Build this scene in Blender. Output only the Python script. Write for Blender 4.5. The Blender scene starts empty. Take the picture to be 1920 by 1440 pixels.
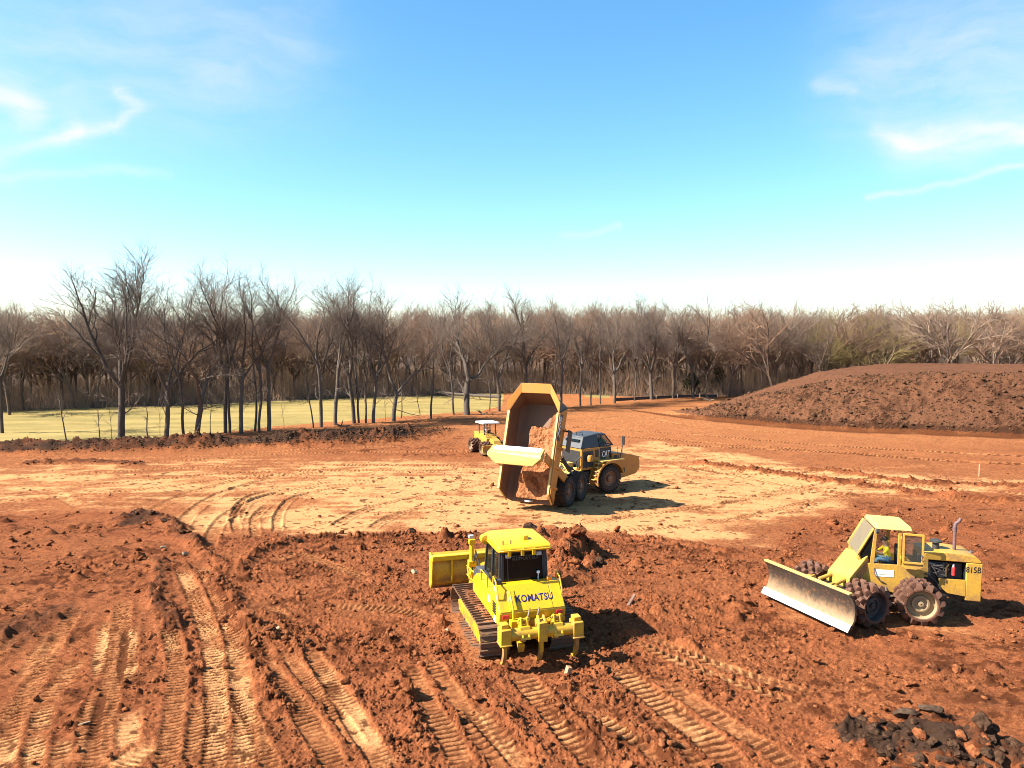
import bpy, bmesh, math, random
import numpy as np
from mathutils import Matrix, Vector
R = math.radians
scene = bpy.context.scene
col = scene.collection

# ------------------------------------------------------------------ camera
CAM_H, FOC, HORIZON = 9.8, 1400.0, 630.0          # metres; focal length and horizon row for a 1920x1440 frame
PITCH = math.atan((720.0 - HORIZON) / FOC)
cam_data = bpy.data.cameras.new("camera")
cam_data.sensor_width = 36.0
cam_data.lens = 36.0 * FOC / 1920.0
cam_data.clip_end = 9000.0
cam = bpy.data.objects.new("camera", cam_data)
cam.location = (0, 0, CAM_H)
cam.rotation_euler = (math.pi / 2 - PITCH, 0, 0)
col.objects.link(cam)
scene.camera = cam

# ------------------------------------------------------------------ daylight
SUN_EL = R(41)
SUN_TRAVEL = Vector((1.0, 0.22, 0)).normalized()  # horizontal direction the light travels in
SKY_STRENGTH, SUN_STRENGTH, EXPOSURE = 0.079, 5.0, 1.85
to_sun = Vector((-SUN_TRAVEL.x * math.cos(SUN_EL), -SUN_TRAVEL.y * math.cos(SUN_EL), math.sin(SUN_EL)))
sun_data = bpy.data.lights.new("sun", 'SUN')
sun_data.energy = SUN_STRENGTH
sun_data.angle = R(0.5)
sun_data.color = (1.0, 0.94, 0.84)
sun = bpy.data.objects.new("sun", sun_data)
sun.rotation_euler = to_sun.to_track_quat('Z', 'Y').to_euler()
sun.location = (-40, -10, 60)
col.objects.link(sun)

world = bpy.data.worlds.new("World")
scene.world = world
world.use_nodes = True
wt = world.node_tree
for n in list(wt.nodes):
    wt.nodes.remove(n)
def wn(kind, **kw):
    n = wt.nodes.new(kind)
    for k, v in kw.items():
        setattr(n, k, v)
    return n
def wmath(op, a, b=None, clamp=False):
    n = wn('ShaderNodeMath', operation=op)
    n.use_clamp = clamp
    for i, s in enumerate((a, b)):
        if s is None: continue
        if isinstance(s, (int, float)): n.inputs[i].default_value = s
        else: wt.links.new(s, n.inputs[i])
    return n.outputs[0]
sky = wn('ShaderNodeTexSky', sky_type='NISHITA')
sky.sun_disc = False
sky.sun_elevation = SUN_EL
sky.sun_rotation = math.atan2(to_sun.x, to_sun.y)
sky.altitude = 300
sky.air_density = 1.0
sky.dust_density = 0.9
sky.ozone_density = 3.0
hsv = wn('ShaderNodeHueSaturation')
hsv.inputs['Hue'].default_value = 0.489
hsv.inputs['Saturation'].default_value = 1.22
hsv.inputs['Value'].default_value = 1.0
wt.links.new(sky.outputs[0], hsv.inputs['Color'])
geo = wn('ShaderNodeTexCoord')
sep = wn('ShaderNodeSeparateXYZ')
wt.links.new(geo.outputs['Generated'], sep.inputs[0])
az = wmath('ARCTAN2', sep.outputs[0], sep.outputs[1])
el = wmath('ARCSINE', sep.outputs[2])
cmb = wn('ShaderNodeCombineXYZ')
wt.links.new(az, cmb.inputs[0]); wt.links.new(el, cmb.inputs[1])
nz = wn('ShaderNodeTexNoise'); nz.inputs['Scale'].default_value = 9.0; nz.inputs['Detail'].default_value = 5.0
wt.links.new(cmb.outputs[0], nz.inputs['Vector'])
off = wn('ShaderNodeVectorMath', operation='MULTIPLY_ADD')
wt.links.new(nz.outputs['Color'], off.inputs[0]); off.inputs[1].default_value = (0.09, 0.05, 0); off.inputs[2].default_value = (-0.045, -0.025, 0)
wob = wn('ShaderNodeVectorMath', operation='ADD')
wt.links.new(cmb.outputs[0], wob.inputs[0]); wt.links.new(off.outputs[0], wob.inputs[1])
flat = wn('ShaderNodeVectorMath', operation='MULTIPLY')
flat.inputs[1].default_value = (1, 1, 0)
wt.links.new(wob.outputs[0], flat.inputs[0])
def sky_dir(px, py):                                # picture position -> compass bearing and elevation of that bit of sky
    f = Vector((0, math.cos(PITCH), -math.sin(PITCH))); u = Vector((0, math.sin(PITCH), math.cos(PITCH)))
    d = (f + Vector((1, 0, 0)) * ((px - 960) / FOC) - u * ((py - 720) / FOC)).normalized()
    return math.atan2(d.x, d.y), math.asin(d.z)
def wisp(pts, width, amp):
    out = None
    for (p, q) in zip(pts[:-1], pts[1:]):
        a, b = sky_dir(*p), sky_dir(*q)
        ax, ay = a; bx, by = b
        pa = wn('ShaderNodeVectorMath', operation='SUBTRACT'); pa.inputs[1].default_value = (ax, ay, 0)
        wt.links.new(flat.outputs[0], pa.inputs[0])
        dt = wn('ShaderNodeVectorMath', operation='DOT_PRODUCT'); dt.inputs[1].default_value = (bx - ax, by - ay, 0)
        wt.links.new(pa.outputs[0], dt.inputs[0])
        t = wmath('DIVIDE', dt.outputs['Value'], (bx - ax) ** 2 + (by - ay) ** 2, True)
        sc = wn('ShaderNodeVectorMath', operation='SCALE'); sc.inputs[0].default_value = (bx - ax, by - ay, 0)
        wt.links.new(t, sc.inputs['Scale'])
        df = wn('ShaderNodeVectorMath', operation='DISTANCE')
        wt.links.new(pa.outputs[0], df.inputs[0]); wt.links.new(sc.outputs[0], df.inputs[1])
        e = wmath('EXPONENT', wmath('MULTIPLY', wmath('POWER', wmath('DIVIDE', df.outputs['Value'], width), 2.0), -1.0))
        out = e if out is None else wmath('MAXIMUM', out, e)
    return wmath('MULTIPLY', out, amp)
wisps = [
    wisp([(-60, 300), (60, 272), (125, 240), (235, 235), (272, 208), (232, 172)], 0.0075, 0.55),
    wisp([(118, 222), (132, 240)], 0.012, 0.35),
    wisp([(-40, 165), (30, 175), (45, 210)], 0.014, 0.55),
    wisp([(-60, 318), (300, 325)], 0.006, 0.3),
    wisp([(-100, 90), (250, 60), (520, 75)], 0.075, 0.30),
    wisp([(0, 200), (420, 170)], 0.06, 0.20),
    wisp([(1640, 242), (1800, 250), (1990, 240)], 0.012, 0.45),
    wisp([(1700, 268), (1810, 272), (2000, 235)], 0.022, 0.58),
    wisp([(1620, 375), (1740, 345), (1850, 318), (1990, 300)], 0.004, 0.6),
    wisp([(1545, 160), (1570, 182)], 0.009, 0.30),
    wisp([(1700, 90), (2000, 60)], 0.075, 0.36),
    wisp([(1640, 180), (1990, 150)], 0.055, 0.26),
    wisp([(1065, 445), (1145, 432)], 0.006, 0.32),
]
tot = wisps[0]
for w_ in wisps[1:]:
    tot = wmath('ADD', tot, w_)
mp = wn('ShaderNodeMapping'); mp.inputs['Scale'].default_value = (7, 26, 1); mp.inputs['Rotation'].default_value = (0, 0, R(-8))
wt.links.new(wob.outputs[0], mp.inputs['Vector'])
st = wn('ShaderNodeTexNoise'); st.inputs['Scale'].default_value = 1.0; st.inputs['Detail'].default_value = 7.0; st.inputs['Roughness'].default_value = 0.62
wt.links.new(mp.outputs[0], st.inputs['Vector'])
streak = wmath('MULTIPLY_ADD', st.outputs['Fac'], 2.6); streak.node.inputs[2].default_value = -0.5
cloud = wmath('MULTIPLY', wmath('MULTIPLY', tot, 0.8), streak, True)
cmix = wn('ShaderNodeMix', data_type='RGBA')
wt.links.new(cloud, cmix.inputs['Factor'])
wt.links.new(hsv.outputs[0], cmix.inputs['A'])
cmix.inputs['B'].default_value = (3.6, 3.65, 3.75, 1)
bg = wn('ShaderNodeBackground'); bg.inputs['Strength'].default_value = SKY_STRENGTH
wt.links.new(cmix.outputs['Result'], bg.inputs['Color'])
wo = wn('ShaderNodeOutputWorld')
wt.links.new(bg.outputs[0], wo.inputs['Surface'])

scene.view_settings.view_transform = 'Standard'
scene.view_settings.look = 'None'
scene.view_settings.exposure = EXPOSURE
scene.view_settings.gamma = 1.0
scene.view_settings.use_curve_mapping = False
scene.cycles.filter_width = 1.0
scene.cycles.max_bounces = 5
scene.cycles.diffuse_bounces = 3
scene.cycles.transparent_max_bounces = 8

# ------------------------------------------------------------------ helpers
def link(o, parent=None):
    col.objects.link(o)
    if parent is not None: o.parent = parent
    return o
def tag(o, label=None, cat=None, group=None, kind=None):
    if label: o['label'] = label
    if cat: o['category'] = cat
    if group: o['group'] = group
    if kind: o['kind'] = kind
    return o
def empty(name, loc=(0, 0, 0), rz=0.0, parent=None):
    o = bpy.data.objects.new(name, None)
    o.empty_display_size = 0.3
    o.location = loc; o.rotation_euler = (0, 0, rz)
    return link(o, parent)
def copy_tree(o, parent=None):
    c = o.copy(); col.objects.link(c); c.parent = parent
    for ch in o.children: copy_tree(ch, c)
    return c

def np_mesh(name, V, F, mat=None, smooth=False, mats=None, mat_idx=None):
    """V (n,3); F (m,3) or (m,4) int array -> mesh"""
    me = bpy.data.meshes.new(name)
    V = np.ascontiguousarray(V, dtype=np.float32); F = np.ascontiguousarray(F, dtype=np.int32)
    k = F.shape[1]
    me.vertices.add(len(V)); me.vertices.foreach_set('co', V.ravel())
    me.loops.add(F.size); me.loops.foreach_set('vertex_index', F.ravel())
    me.polygons.add(len(F)); me.polygons.foreach_set('loop_start', np.arange(0, F.size, k, dtype=np.int32))
    me.update(calc_edges=True)
    if smooth: me.shade_smooth()
    if mat: me.materials.append(mat)
    return me

class MB:
    """collects shapes, then links them as one mesh object"""
    def __init__(self): self.v, self.f = [], []
    def add(self, vs, fs, M=None):
        b = len(self.v)
        for p in vs:
            p = Vector(p)
            self.v.append(tuple(M @ p) if M is not None else tuple(p))
        for f in fs: self.f.append([b + i for i in f])
        return self
    def box(self, c, s, M=None, taper=None):
        x, y, z = (s[0] / 2, s[1] / 2, s[2] / 2); cx, cy, cz = c
        tx, ty = taper if taper else (1, 1)
        vs = [(cx - x, cy - y, cz - z), (cx + x, cy - y, cz - z), (cx + x, cy + y, cz - z), (cx - x, cy + y, cz - z),
              (cx - x * tx, cy - y * ty, cz + z), (cx + x * tx, cy - y * ty, cz + z), (cx + x * tx, cy + y * ty, cz + z), (cx - x * tx, cy + y * ty, cz + z)]
        return self.add(vs, [(0, 3, 2, 1), (4, 5, 6, 7), (0, 1, 5, 4), (1, 2, 6, 5), (2, 3, 7, 6), (3, 0, 4, 7)], M)
    def span(self, x0, x1, y0, y1, z0, z1, M=None):
        return self.box(((x0 + x1) / 2, (y0 + y1) / 2, (z0 + z1) / 2), (abs(x1 - x0), abs(y1 - y0), abs(z1 - z0)), M)
    def prism(self, poly, a, b, axis='y', M=None, poly2=None):
        """outline in the plane across `axis`, extruded from a to b"""
        poly2 = poly2 or poly
        def put(p, t):
            if axis == 'y': return (p[0], t, p[1])
            if axis == 'x': return (t, p[0], p[1])
            return (p[0], p[1], t)
        n = len(poly)
        vs = [put(p, a) for p in poly] + [put(p, b) for p in poly2]
        fs = [tuple(range(n - 1, -1, -1)), tuple(range(n, 2 * n))]
        fs += [(i, (i + 1) % n, n + (i + 1) % n, n + i) for i in range(n)]
        return self.add(vs, fs, M)
    def hull(self, rings, M=None, caps=True):
        n = len(rings[0]); vs = [p for r in rings for p in r]; fs = []
        for k in range(len(rings) - 1):
            for i in range(n):
                j = (i + 1) % n
                fs.append((k * n + i, k * n + j, (k + 1) * n + j, (k + 1) * n + i))
        if caps:
            fs.append(tuple(range(n - 1, -1, -1))); fs.append(tuple((len(rings) - 1) * n + i for i in range(n)))
        return self.add(vs, fs, M)
    def tube(self, pts, r, n=8, M=None, caps=True):
        pts = [Vector(p) for p in pts]
        rr = r if isinstance(r, (list, tuple)) else [r] * len(pts)
        rings = []; up = None
        for i, p in enumerate(pts):
            d = (pts[min(i + 1, len(pts) - 1)] - pts[max(i - 1, 0)]).normalized()
            if up is None:
                up = Vector((0, 0, 1)) if abs(d.z) < 0.9 else Vector((1, 0, 0))
            a = d.cross(up).normalized(); b = a.cross(d).normalized(); up = b
            rings.append([tuple(p + (a * math.cos(t) + b * math.sin(t)) * rr[i]) for t in (2 * math.pi * k / n for k in range(n))])
        return self.hull(rings, M, caps)
    def cyl(self, p0, p1, r, n=14, r2=None, M=None):
        return self.tube([p0, p1], [r, r if r2 is None else r2], n, M)
    def lathe(self, prof, o, axis, n=24, M=None, caps=True):
        """prof: (radius, distance along axis)"""
        o = Vector(o); d = Vector(axis).normalized()
        up = Vector((0, 0, 1)) if abs(d.z) < 0.9 else Vector((1, 0, 0))
        a = d.cross(up).normalized(); b = d.cross(a).normalized()
        rings = [[tuple(o + d * t + (a * math.cos(q) + b * math.sin(q)) * max(r, 1e-4)) for q in (2 * math.pi * k / n for k in range(n))] for (r, t) in prof]
        return self.hull(rings, M, caps)
    def plate(self, quad, th, M=None):
        """a plate of some thickness on four (or more) corner points"""
        q = [Vector(p) for p in quad]
        nrm = (q[1] - q[0]).cross(q[2] - q[0]).normalized() * th
        n = len(q); vs = [tuple(p) for p in q] + [tuple(p + nrm) for p in q]
        fs = [tuple(range(n - 1, -1, -1)), tuple(range(n, 2 * n))] + [(i, (i + 1) % n, n + (i + 1) % n, n + i) for i in range(n)]
        return self.add(vs, fs, M)
    def frame(self, quad, w, th, M=None):
        """bars of width w along the edges of a quad"""
        q = [Vector(p) for p in quad]; n = len(q)
        c = sum(q, Vector()) / n
        nrm = (q[1] - q[0]).cross(q[2] - q[0]).normalized() * th
        inn = []
        for i in range(n):
            e0 = (q[i] - q[i - 1]).normalized(); e1 = (q[(i + 1) % n] - q[i]).normalized()
            bis = (e1 - e0); L = bis.length
            s = w / max(0.3, math.sin(math.acos(max(-1, min(1, -e0.dot(e1)))) / 2))
            inn.append(q[i] + bis / L * s if L > 1e-6 else q[i])
        vs = [tuple(p) for p in q + inn] + [tuple(p + nrm) for p in q + inn]
        fs = []
        for i in range(n):
            j = (i + 1) % n
            fs += [(i, j, n + j, n + i), (2 * n + i, 3 * n + i, 3 * n + j, 2 * n + j), (i, 2 * n + i, 2 * n + j, j), (n + i, n + j, 3 * n + j, 3 * n + i)]
        return self.add(vs, fs, M)
    def mesh(self, name, mat, smooth=35, M=None):
        me = bpy.data.meshes.new(name)
        me.from_pydata(self.v, [], self.f)
        bm = bmesh.new(); bm.from_mesh(me)
        bmesh.ops.recalc_face_normals(bm, faces=bm.faces[:])
        if M is not None: bmesh.ops.transform(bm, matrix=M, verts=bm.verts[:])
        bm.to_mesh(me); bm.free()
        if smooth:
            me.shade_smooth(); me.set_sharp_from_angle(angle=R(smooth))
        if mat: me.materials.append(mat)
        return me
    def build(self, name, mat, parent=None, bevel=0.0, smooth=35, M=None, label=None):
        o = bpy.data.objects.new(name, self.mesh(name, mat, smooth, M))
        link(o, parent)
        if bevel:
            b = o.modifiers.new("bevel", 'BEVEL'); b.width = bevel; b.segments = 2; b.limit_method = 'ANGLE'; b.angle_limit = R(40)
            b.harden_normals = False
        if label: o['label'] = label
        return o
def put(name, me, parent, M=None):
    o = bpy.data.objects.new(name, me); link(o, parent)
    if M is not None: o.matrix_local = M
    return o
def lettering(body, height, M, mat, parent, name="lettering", bold=0.0, depth=0.0025, width=None, shear=0.0):
    cu = bpy.data.curves.new("text", 'FONT')
    cu.body = body; cu.size = 1.0; cu.extrude = 0.0; cu.offset = bold; cu.align_x = 'CENTER'; cu.align_y = 'CENTER'; cu.shear = shear
    cu.resolution_u = 4; cu.space_character = 1.0 + bold * 1.6
    t = bpy.data.objects.new("text", cu); col.objects.link(t)
    dg = bpy.context.evaluated_depsgraph_get()
    me = bpy.data.meshes.new_from_object(t.evaluated_get(dg))
    bpy.data.objects.remove(t)
    n = len(me.vertices); co = np.empty(n * 3, dtype=np.float32); me.vertices.foreach_get('co', co); co = co.reshape(-1, 3)
    h = co[:, 1].max() - co[:, 1].min(); w = co[:, 0].max() - co[:, 0].min()
    s = height / h; sx = s if width is None else width / w
    co[:, 0] = (co[:, 0] - (co[:, 0].max() + co[:, 0].min()) / 2) * sx
    co[:, 1] = (co[:, 1] - (co[:, 1].max() + co[:, 1].min()) / 2) * s
    me.vertices.foreach_set('co', co.ravel())
    bm = bmesh.new(); bm.from_mesh(me)
    r = bmesh.ops.extrude_face_region(bm, geom=bm.faces[:])
    bmesh.ops.translate(bm, vec=(0, 0, depth), verts=[e for e in r['geom'] if isinstance(e, bmesh.types.BMVert)])
    bmesh.ops.recalc_face_normals(bm, faces=bm.faces[:])
    bmesh.ops.transform(bm, matrix=M, verts=bm.verts[:])
    bm.to_mesh(me); bm.free()
    me.materials.clear(); me.materials.append(mat)
    o = bpy.data.objects.new(name, me)
    return link(o, parent)
def face_matrix(origin, right, up):
    x = Vector(right).normalized(); y = Vector(up).normalized(); z = x.cross(y).normalized(); y = z.cross(x)
    return Matrix(((x.x, y.x, z.x, origin[0]), (x.y, y.y, z.y, origin[1]), (x.z, y.z, z.z, origin[2]), (0, 0, 0, 1)))

# ------------------------------------------------------------------ materials
class NT:
    def __init__(self, name):
        self.m = bpy.data.materials.new(name); self.m.use_nodes = True
        self.t = self.m.node_tree
        self.b = self.t.nodes['Principled BSDF']
    def n(self, kind, **kw):
        x = self.t.nodes.new(kind)
        for k, v in kw.items(): setattr(x, k, v)
        return x
    def set(self, node, key, val):
        if hasattr(val, 'links') or hasattr(val, 'is_linked'): self.t.links.new(val, node.inputs[key])
        else: node.inputs[key].default_value = val
        return node
    def noise(self, scale, detail=4.0, rough=0.55, vec=None, dist=0.0, col=False):
        x = self.n('ShaderNodeTexNoise'); x.inputs['Scale'].default_value = scale; x.inputs['Detail'].default_value = detail
        x.inputs['Roughness'].default_value = rough; x.inputs['Distortion'].default_value = dist
        if vec is not None: self.t.links.new(vec, x.inputs['Vector'])
        return x.outputs['Color' if col else 'Fac']
    def math(self, op, a, b=None, c=None, clamp=False):
        x = self.n('ShaderNodeMath', operation=op); x.use_clamp = clamp
        for i, s in enumerate((a, b, c)):
            if s is not None: self.set(x, i, s)
        return x.outputs[0]
    def ramp(self, fac, lo, hi):
        x = self.n('ShaderNodeMapRange'); x.interpolation_type = 'SMOOTHSTEP'
        self.set(x, 'Value', fac); x.inputs['From Min'].default_value = lo; x.inputs['From Max'].default_value = hi
        return x.outputs[0]
    def mix(self, fac, a, b):
        x = self.n('ShaderNodeMix', data_type='RGBA'); self.set(x, 'Factor', fac)
        for k, c in (('A', a), ('B', b)):
            if isinstance(c, tuple): x.inputs[k].default_value = (*c[:3], 1)
            else: self.t.links.new(c, x.inputs[k])
        return x.outputs['Result']
    def obj(self): return self.n('ShaderNodeTexCoord').outputs['Object']
    def pos(self): return self.n('ShaderNodeNewGeometry').outputs['Position']
    def attr(self, name): return self.n('ShaderNodeAttribute', attribute_name=name).outputs['Fac']
    def bump(self, h, strength=0.5, dist=0.02):
        x = self.n('ShaderNodeBump'); x.inputs['Strength'].default_value = strength; x.inputs['Distance'].default_value = dist
        self.t.links.new(h, x.inputs['Height']); self.t.links.new(x.outputs[0], self.b.inputs['Normal'])
    def done(self, color, rough=0.6, metal=0.0, spec=0.5):
        if isinstance(color, tuple): self.b.inputs['Base Color'].default_value = (*color[:3], 1)
        else: self.t.links.new(color, self.b.inputs['Base Color'])
        self.set(self.b, 'Roughness', rough); self.b.inputs['Metallic'].default_value = metal
        self.b.inputs['Specular IOR Level'].default_value = spec
        return self.m
DUST = (0.20, 0.095, 0.046)
def paint(name, c, dirt=0.35, rough=0.42, dust=DUST, scale=2.2, chips=None, top=0.5, mud=0.75):
    c = tuple(v * 0.72 for v in c)
    k = NT(name); o = k.obj()
    n1 = k.noise(scale, 6, 0.62, o); n2 = k.noise(scale * 7, 4, 0.6, o)
    d = k.math('ADD', k.math('MULTIPLY', n1, 0.7), k.math('MULTIPLY', n2, 0.3))
    f = k.math('MULTIPLY', k.ramp(d, 0.46, 0.68), dirt)
    nrm = k.n('ShaderNodeSeparateXYZ'); k.t.links.new(k.n('ShaderNodeNewGeometry').outputs['Normal'], nrm.inputs[0])
    up = k.math('MULTIPLY', k.math('MULTIPLY', k.ramp(nrm.outputs[2], 0.3, 1.0), k.ramp(n1, 0.35, 0.75)), top * dirt)
    f = k.math('MAXIMUM', f, up)
    cc = k.mix(k.ramp(n2, 0.3, 0.8), c, tuple(x * 0.88 for x in c))
    cc = k.mix(f, cc, dust)
    zz = k.n('ShaderNodeSeparateXYZ'); k.t.links.new(o, zz.inputs[0])                  # mud thrown up on the lower parts
    splash = k.math('MULTIPLY', k.ramp(k.math('ADD', zz.outputs[2], k.math('MULTIPLY_ADD', n2, 1.6, -0.8)), 1.35, 0.35), k.ramp(k.math('ADD', k.math('MULTIPLY', n1, 0.6), k.math('MULTIPLY', n2, 0.4)), 0.40, 0.56))
    cc = k.mix(k.math('MULTIPLY', splash, mud), cc, tuple(v * 0.8 for v in dust))
    if chips:
        cc = k.mix(k.math('MULTIPLY', k.ramp(k.noise(scale * 9, 3, 0.7, o), 0.66, 0.70), 0.85), cc, chips)
    k.bump(n2, 0.12, 0.01)
    return k.done(cc, k.math('ADD', k.math('MULTIPLY', f, 0.45), rough))
def plain(name, c, rough=0.6, metal=0.0, var=0.25, scale=6.0, bump=0.2, spec=0.5):
    k = NT(name); o = k.obj(); n = k.noise(scale, 5, 0.6, o)
    cc = k.mix(k.ramp(n, 0.3, 0.72), tuple(x * (1 - var) for x in c), tuple(min(1, x * (1 + var)) for x in c))
    k.bump(n, bump, 0.012)
    return k.done(cc, rough, metal, spec)
M = {}
M['komatsu'] = paint('dozer_yellow', (0.80, 0.46, 0.010), 0.30, 0.35, scale=1.4)
M['komatsu_dusty'] = paint('dozer_yellow_worn', (0.72, 0.39, 0.02), 0.75, 0.45, scale=2.5)
M['cat'] = paint('truck_yellow', (0.56, 0.225, 0.028), 0.4, 0.42)
M['cat_pale'] = paint('truck_yellow_pale', (0.72, 0.46, 0.12), 0.45, 0.5)
M['old'] = paint('compactor_yellow', (0.60, 0.33, 0.040), 0.7, 0.5, scale=1.8, chips=(0.10, 0.06, 0.04))
M['black'] = plain('black_paint', (0.016, 0.016, 0.017), 0.5, var=0.3)
M['dark'] = plain('dark_frame', (0.03, 0.028, 0.026), 0.7, var=0.35)
M['grey'] = plain('dark_grey_plastic', (0.040, 0.042, 0.045), 0.55, var=0.2)
M['steel'] = plain('worn_steel', (0.20, 0.16, 0.13), 0.5, 0.5, var=0.35)
M['chrome'] = plain('cylinder_rod', (0.65, 0.65, 0.65), 0.18, 1.0, var=0.05, bump=0.02)
M['rubber'] = paint('tyre_rubber', (0.030, 0.024, 0.020), 0.7, 0.9, dust=(0.075, 0.042, 0.024), scale=2.5, top=0.9)
M['rim'] = paint('wheel_rim', (0.30, 0.125, 0.055), 0.7, 0.6, scale=3.5)
M['white'] = plain('white_paint', (0.74, 0.74, 0.72), 0.5, var=0.06, bump=0.05)
M['red'] = plain('red_paint', (0.55, 0.03, 0.03), 0.4, var=0.1)
M['orange'] = plain('orange_lens', (0.85, 0.25, 0.02), 0.3, var=0.05)
M['blue'] = plain('blue_letters', (0.022, 0.016, 0.085), 0.5, var=0.05, bump=0)
M['ink'] = plain('black_letters', (0.012, 0.012, 0.012), 0.5, var=0.05, bump=0)
M['wood'] = plain('stake_wood', (0.62, 0.46, 0.26), 0.8, var=0.15, scale=14)
M['seat'] = plain('seat_vinyl', (0.03, 0.028, 0.026), 0.7)
def glass(name, tint, rough=0.04, alpha=0.35):
    k = NT(name)
    k.b.inputs['Alpha'].default_value = alpha
    return k.done(tint, rough, 0.0, 0.2)
M['glass'] = glass('dark_window_glass', (0.006, 0.008, 0.007), 0.04, 0.965)
M['clear'] = glass('clear_window_glass', (0.05, 0.055, 0.05), 0.05, 0.28)
M['dusty_glass'] = glass('dusty_window_glass', (0.22, 0.18, 0.12), 0.25, 0.55)
M['lamp'] = plain('lamp_lens', (0.34, 0.34, 0.33), 0.15, var=0.03, bump=0)
# ------------------------------------------------------------------ terrain
def sstep(a, b, x):
    t = np.clip((np.asarray(x, dtype=np.float64) - a) / (b - a), 0, 1)
    return t * t * (3 - 2 * t)
def hash2(i, j, seed):
    h = (i.astype(np.int64) * 374761393 + j.astype(np.int64) * 668265263 + seed * 1274126177) & 0xFFFFFFFF
    h = ((h ^ (h >> 13)) * 1103515245) & 0xFFFFFFFF
    h = ((h ^ (h >> 15)) * 2246822519) & 0xFFFFFFFF
    return ((h ^ (h >> 16)) & 0xFFFFFF) / float(0xFFFFFF)
def vnoise(x, y, seed=0):
    xi = np.floor(x); yi = np.floor(y); fx = x - xi; fy = y - yi
    xi = xi.astype(np.int64); yi = yi.astype(np.int64)
    u = fx * fx * fx * (fx * (fx * 6 - 15) + 10); v = fy * fy * fy * (fy * (fy * 6 - 15) + 10)
    a = hash2(xi, yi, seed); b = hash2(xi + 1, yi, seed); c = hash2(xi, yi + 1, seed); d = hash2(xi + 1, yi + 1, seed)
    return (a * (1 - u) + b * u) * (1 - v) + (c * (1 - u) + d * u) * v
def fbm(x, y, scale, octs=4, seed=0, gain=0.5):
    s = 0.0; a = 1.0; t = 0.0; f = 1.0 / scale
    for o in range(octs):
        s = s + a * vnoise(x * f + 17.3 * o, y * f - 9.1 * o, seed + o); t += a; a *= gain; f *= 2.03
    return s / t
def lumps(x, y, cell, seed, fill=0.7, rmin=0.25, rmax=0.62):
    """rounded, angular-edged clods of random size, one at most per cell"""
    gx = x / cell; gy = y / cell
    xi = np.floor(gx).astype(np.int64); yi = np.floor(gy).astype(np.int64)
    out = np.zeros_like(x)
    for di in (-1, 0, 1):
        for dj in (-1, 0, 1):
            ci = xi + di; cj = yi + dj
            cx = ci + hash2(ci, cj, seed); cy = cj + hash2(ci, cj, seed + 1)
            r = rmin + (rmax - rmin) * hash2(ci, cj, seed + 2) ** 2
            on = hash2(ci, cj, seed + 3) < fill
            th = hash2(ci, cj, seed + 4) * math.pi
            ax = (gx - cx); ay = (gy - cy)
            bx = (ax * np.cos(th) + ay * np.sin(th)); by = (-ax * np.sin(th) + ay * np.cos(th)) * 1.5
            d = np.sqrt(bx * bx + by * by) / r
            h = np.clip(1.25 - d * 1.25, 0, 0.75) * r * (0.6 + 0.4 * hash2(ci, cj, seed + 5)) * on
            h = h + np.where(h > 0, bx * 0.25 * np.clip(h * 4, 0, 1) * r, 0)
            out = np.maximum(out, h)
    return out * cell
def macro(x, y):
    """the lie of the land without berms, mounds and clods"""
    x = np.asarray(x, dtype=np.float64); y = np.asarray(y, dtype=np.float64)
    z = -0.8 * sstep(26, 46, y)
    z = z + 9.0 * sstep(122, 270, y)
    z = z + 0.25 * (fbm(x, y, 16.0, 2, 5) - 0.5) * sstep(30, 50, y) + 0.10 * (fbm(x, y, 7.0, 2, 6) - 0.5)
    return z
def at(px, py):
    """the point of the ground seen at a place in the photograph"""
    f = Vector((0, math.cos(PITCH), -math.sin(PITCH))); u = Vector((0, math.sin(PITCH), math.cos(PITCH)))
    d = f + Vector((1, 0, 0)) * ((px - 960) / FOC) - u * ((py - 720) / FOC)
    z = 0.0
    for _ in range(12):
        t = (z - CAM_H) / d.z
        z = float(macro(np.array([d.x * t]), np.array([d.y * t]))[0])
    return (d.x * t, d.y * t)
def ats(pts): return np.array([at(*p) for p in pts])
def seg_dist(x, y, P):
    """distance to a polyline, arc length there, side"""
    best = np.full(x.shape, 1e9); arc = np.zeros_like(x); side = np.zeros_like(x); L = 0.0
    for a, b in zip(P[:-1], P[1:]):
        dx, dy = b - a; l2 = dx * dx + dy * dy; l = math.sqrt(l2)
        t = np.clip(((x - a[0]) * dx + (y - a[1]) * dy) / l2, 0, 1)
        ex = x - a[0] - t * dx; ey = y - a[1] - t * dy
        d = np.hypot(ex, ey); m = d < best
        best = np.where(m, d, best); arc = np.where(m, L + t * l, arc)
        side = np.where(m, np.sign(dx * ey - dy * ex), side); L += l
    return best, arc, side, L
def smooth_line(P, n=6):
    P = [np.array(p) for p in P]; out = []
    for i in range(len(P) - 1):
        p0 = P[max(i - 1, 0)]; p1 = P[i]; p2 = P[i + 1]; p3 = P[min(i + 2, len(P) - 1)]
        for k in range(n):
            t = k / n
            out.append(0.5 * ((2 * p1) + (-p0 + p2) * t + (2 * p0 - 5 * p1 + 4 * p2 - p3) * t * t + (-p0 + 3 * p1 - 3 * p2 + p3) * t ** 3))
    out.append(P[-1]); return np.array(out)
def inside(x, y, P):
    """signed distance to a polygon, positive inside"""
    c = np.zeros(x.shape, dtype=bool); n = len(P)
    for i in range(n):
        (x0, y0), (x1, y1) = P[i], P[(i + 1) % n]
        if abs(y1 - y0) < 1e-9: continue
        c ^= ((y0 > y) != (y1 > y)) & (x < (x1 - x0) * (y - y0) / (y1 - y0) + x0)
    d, _, _, _ = seg_dist(x, y, np.vstack([P, P[:1]]))
    return np.where(c, d, -d)

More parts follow.
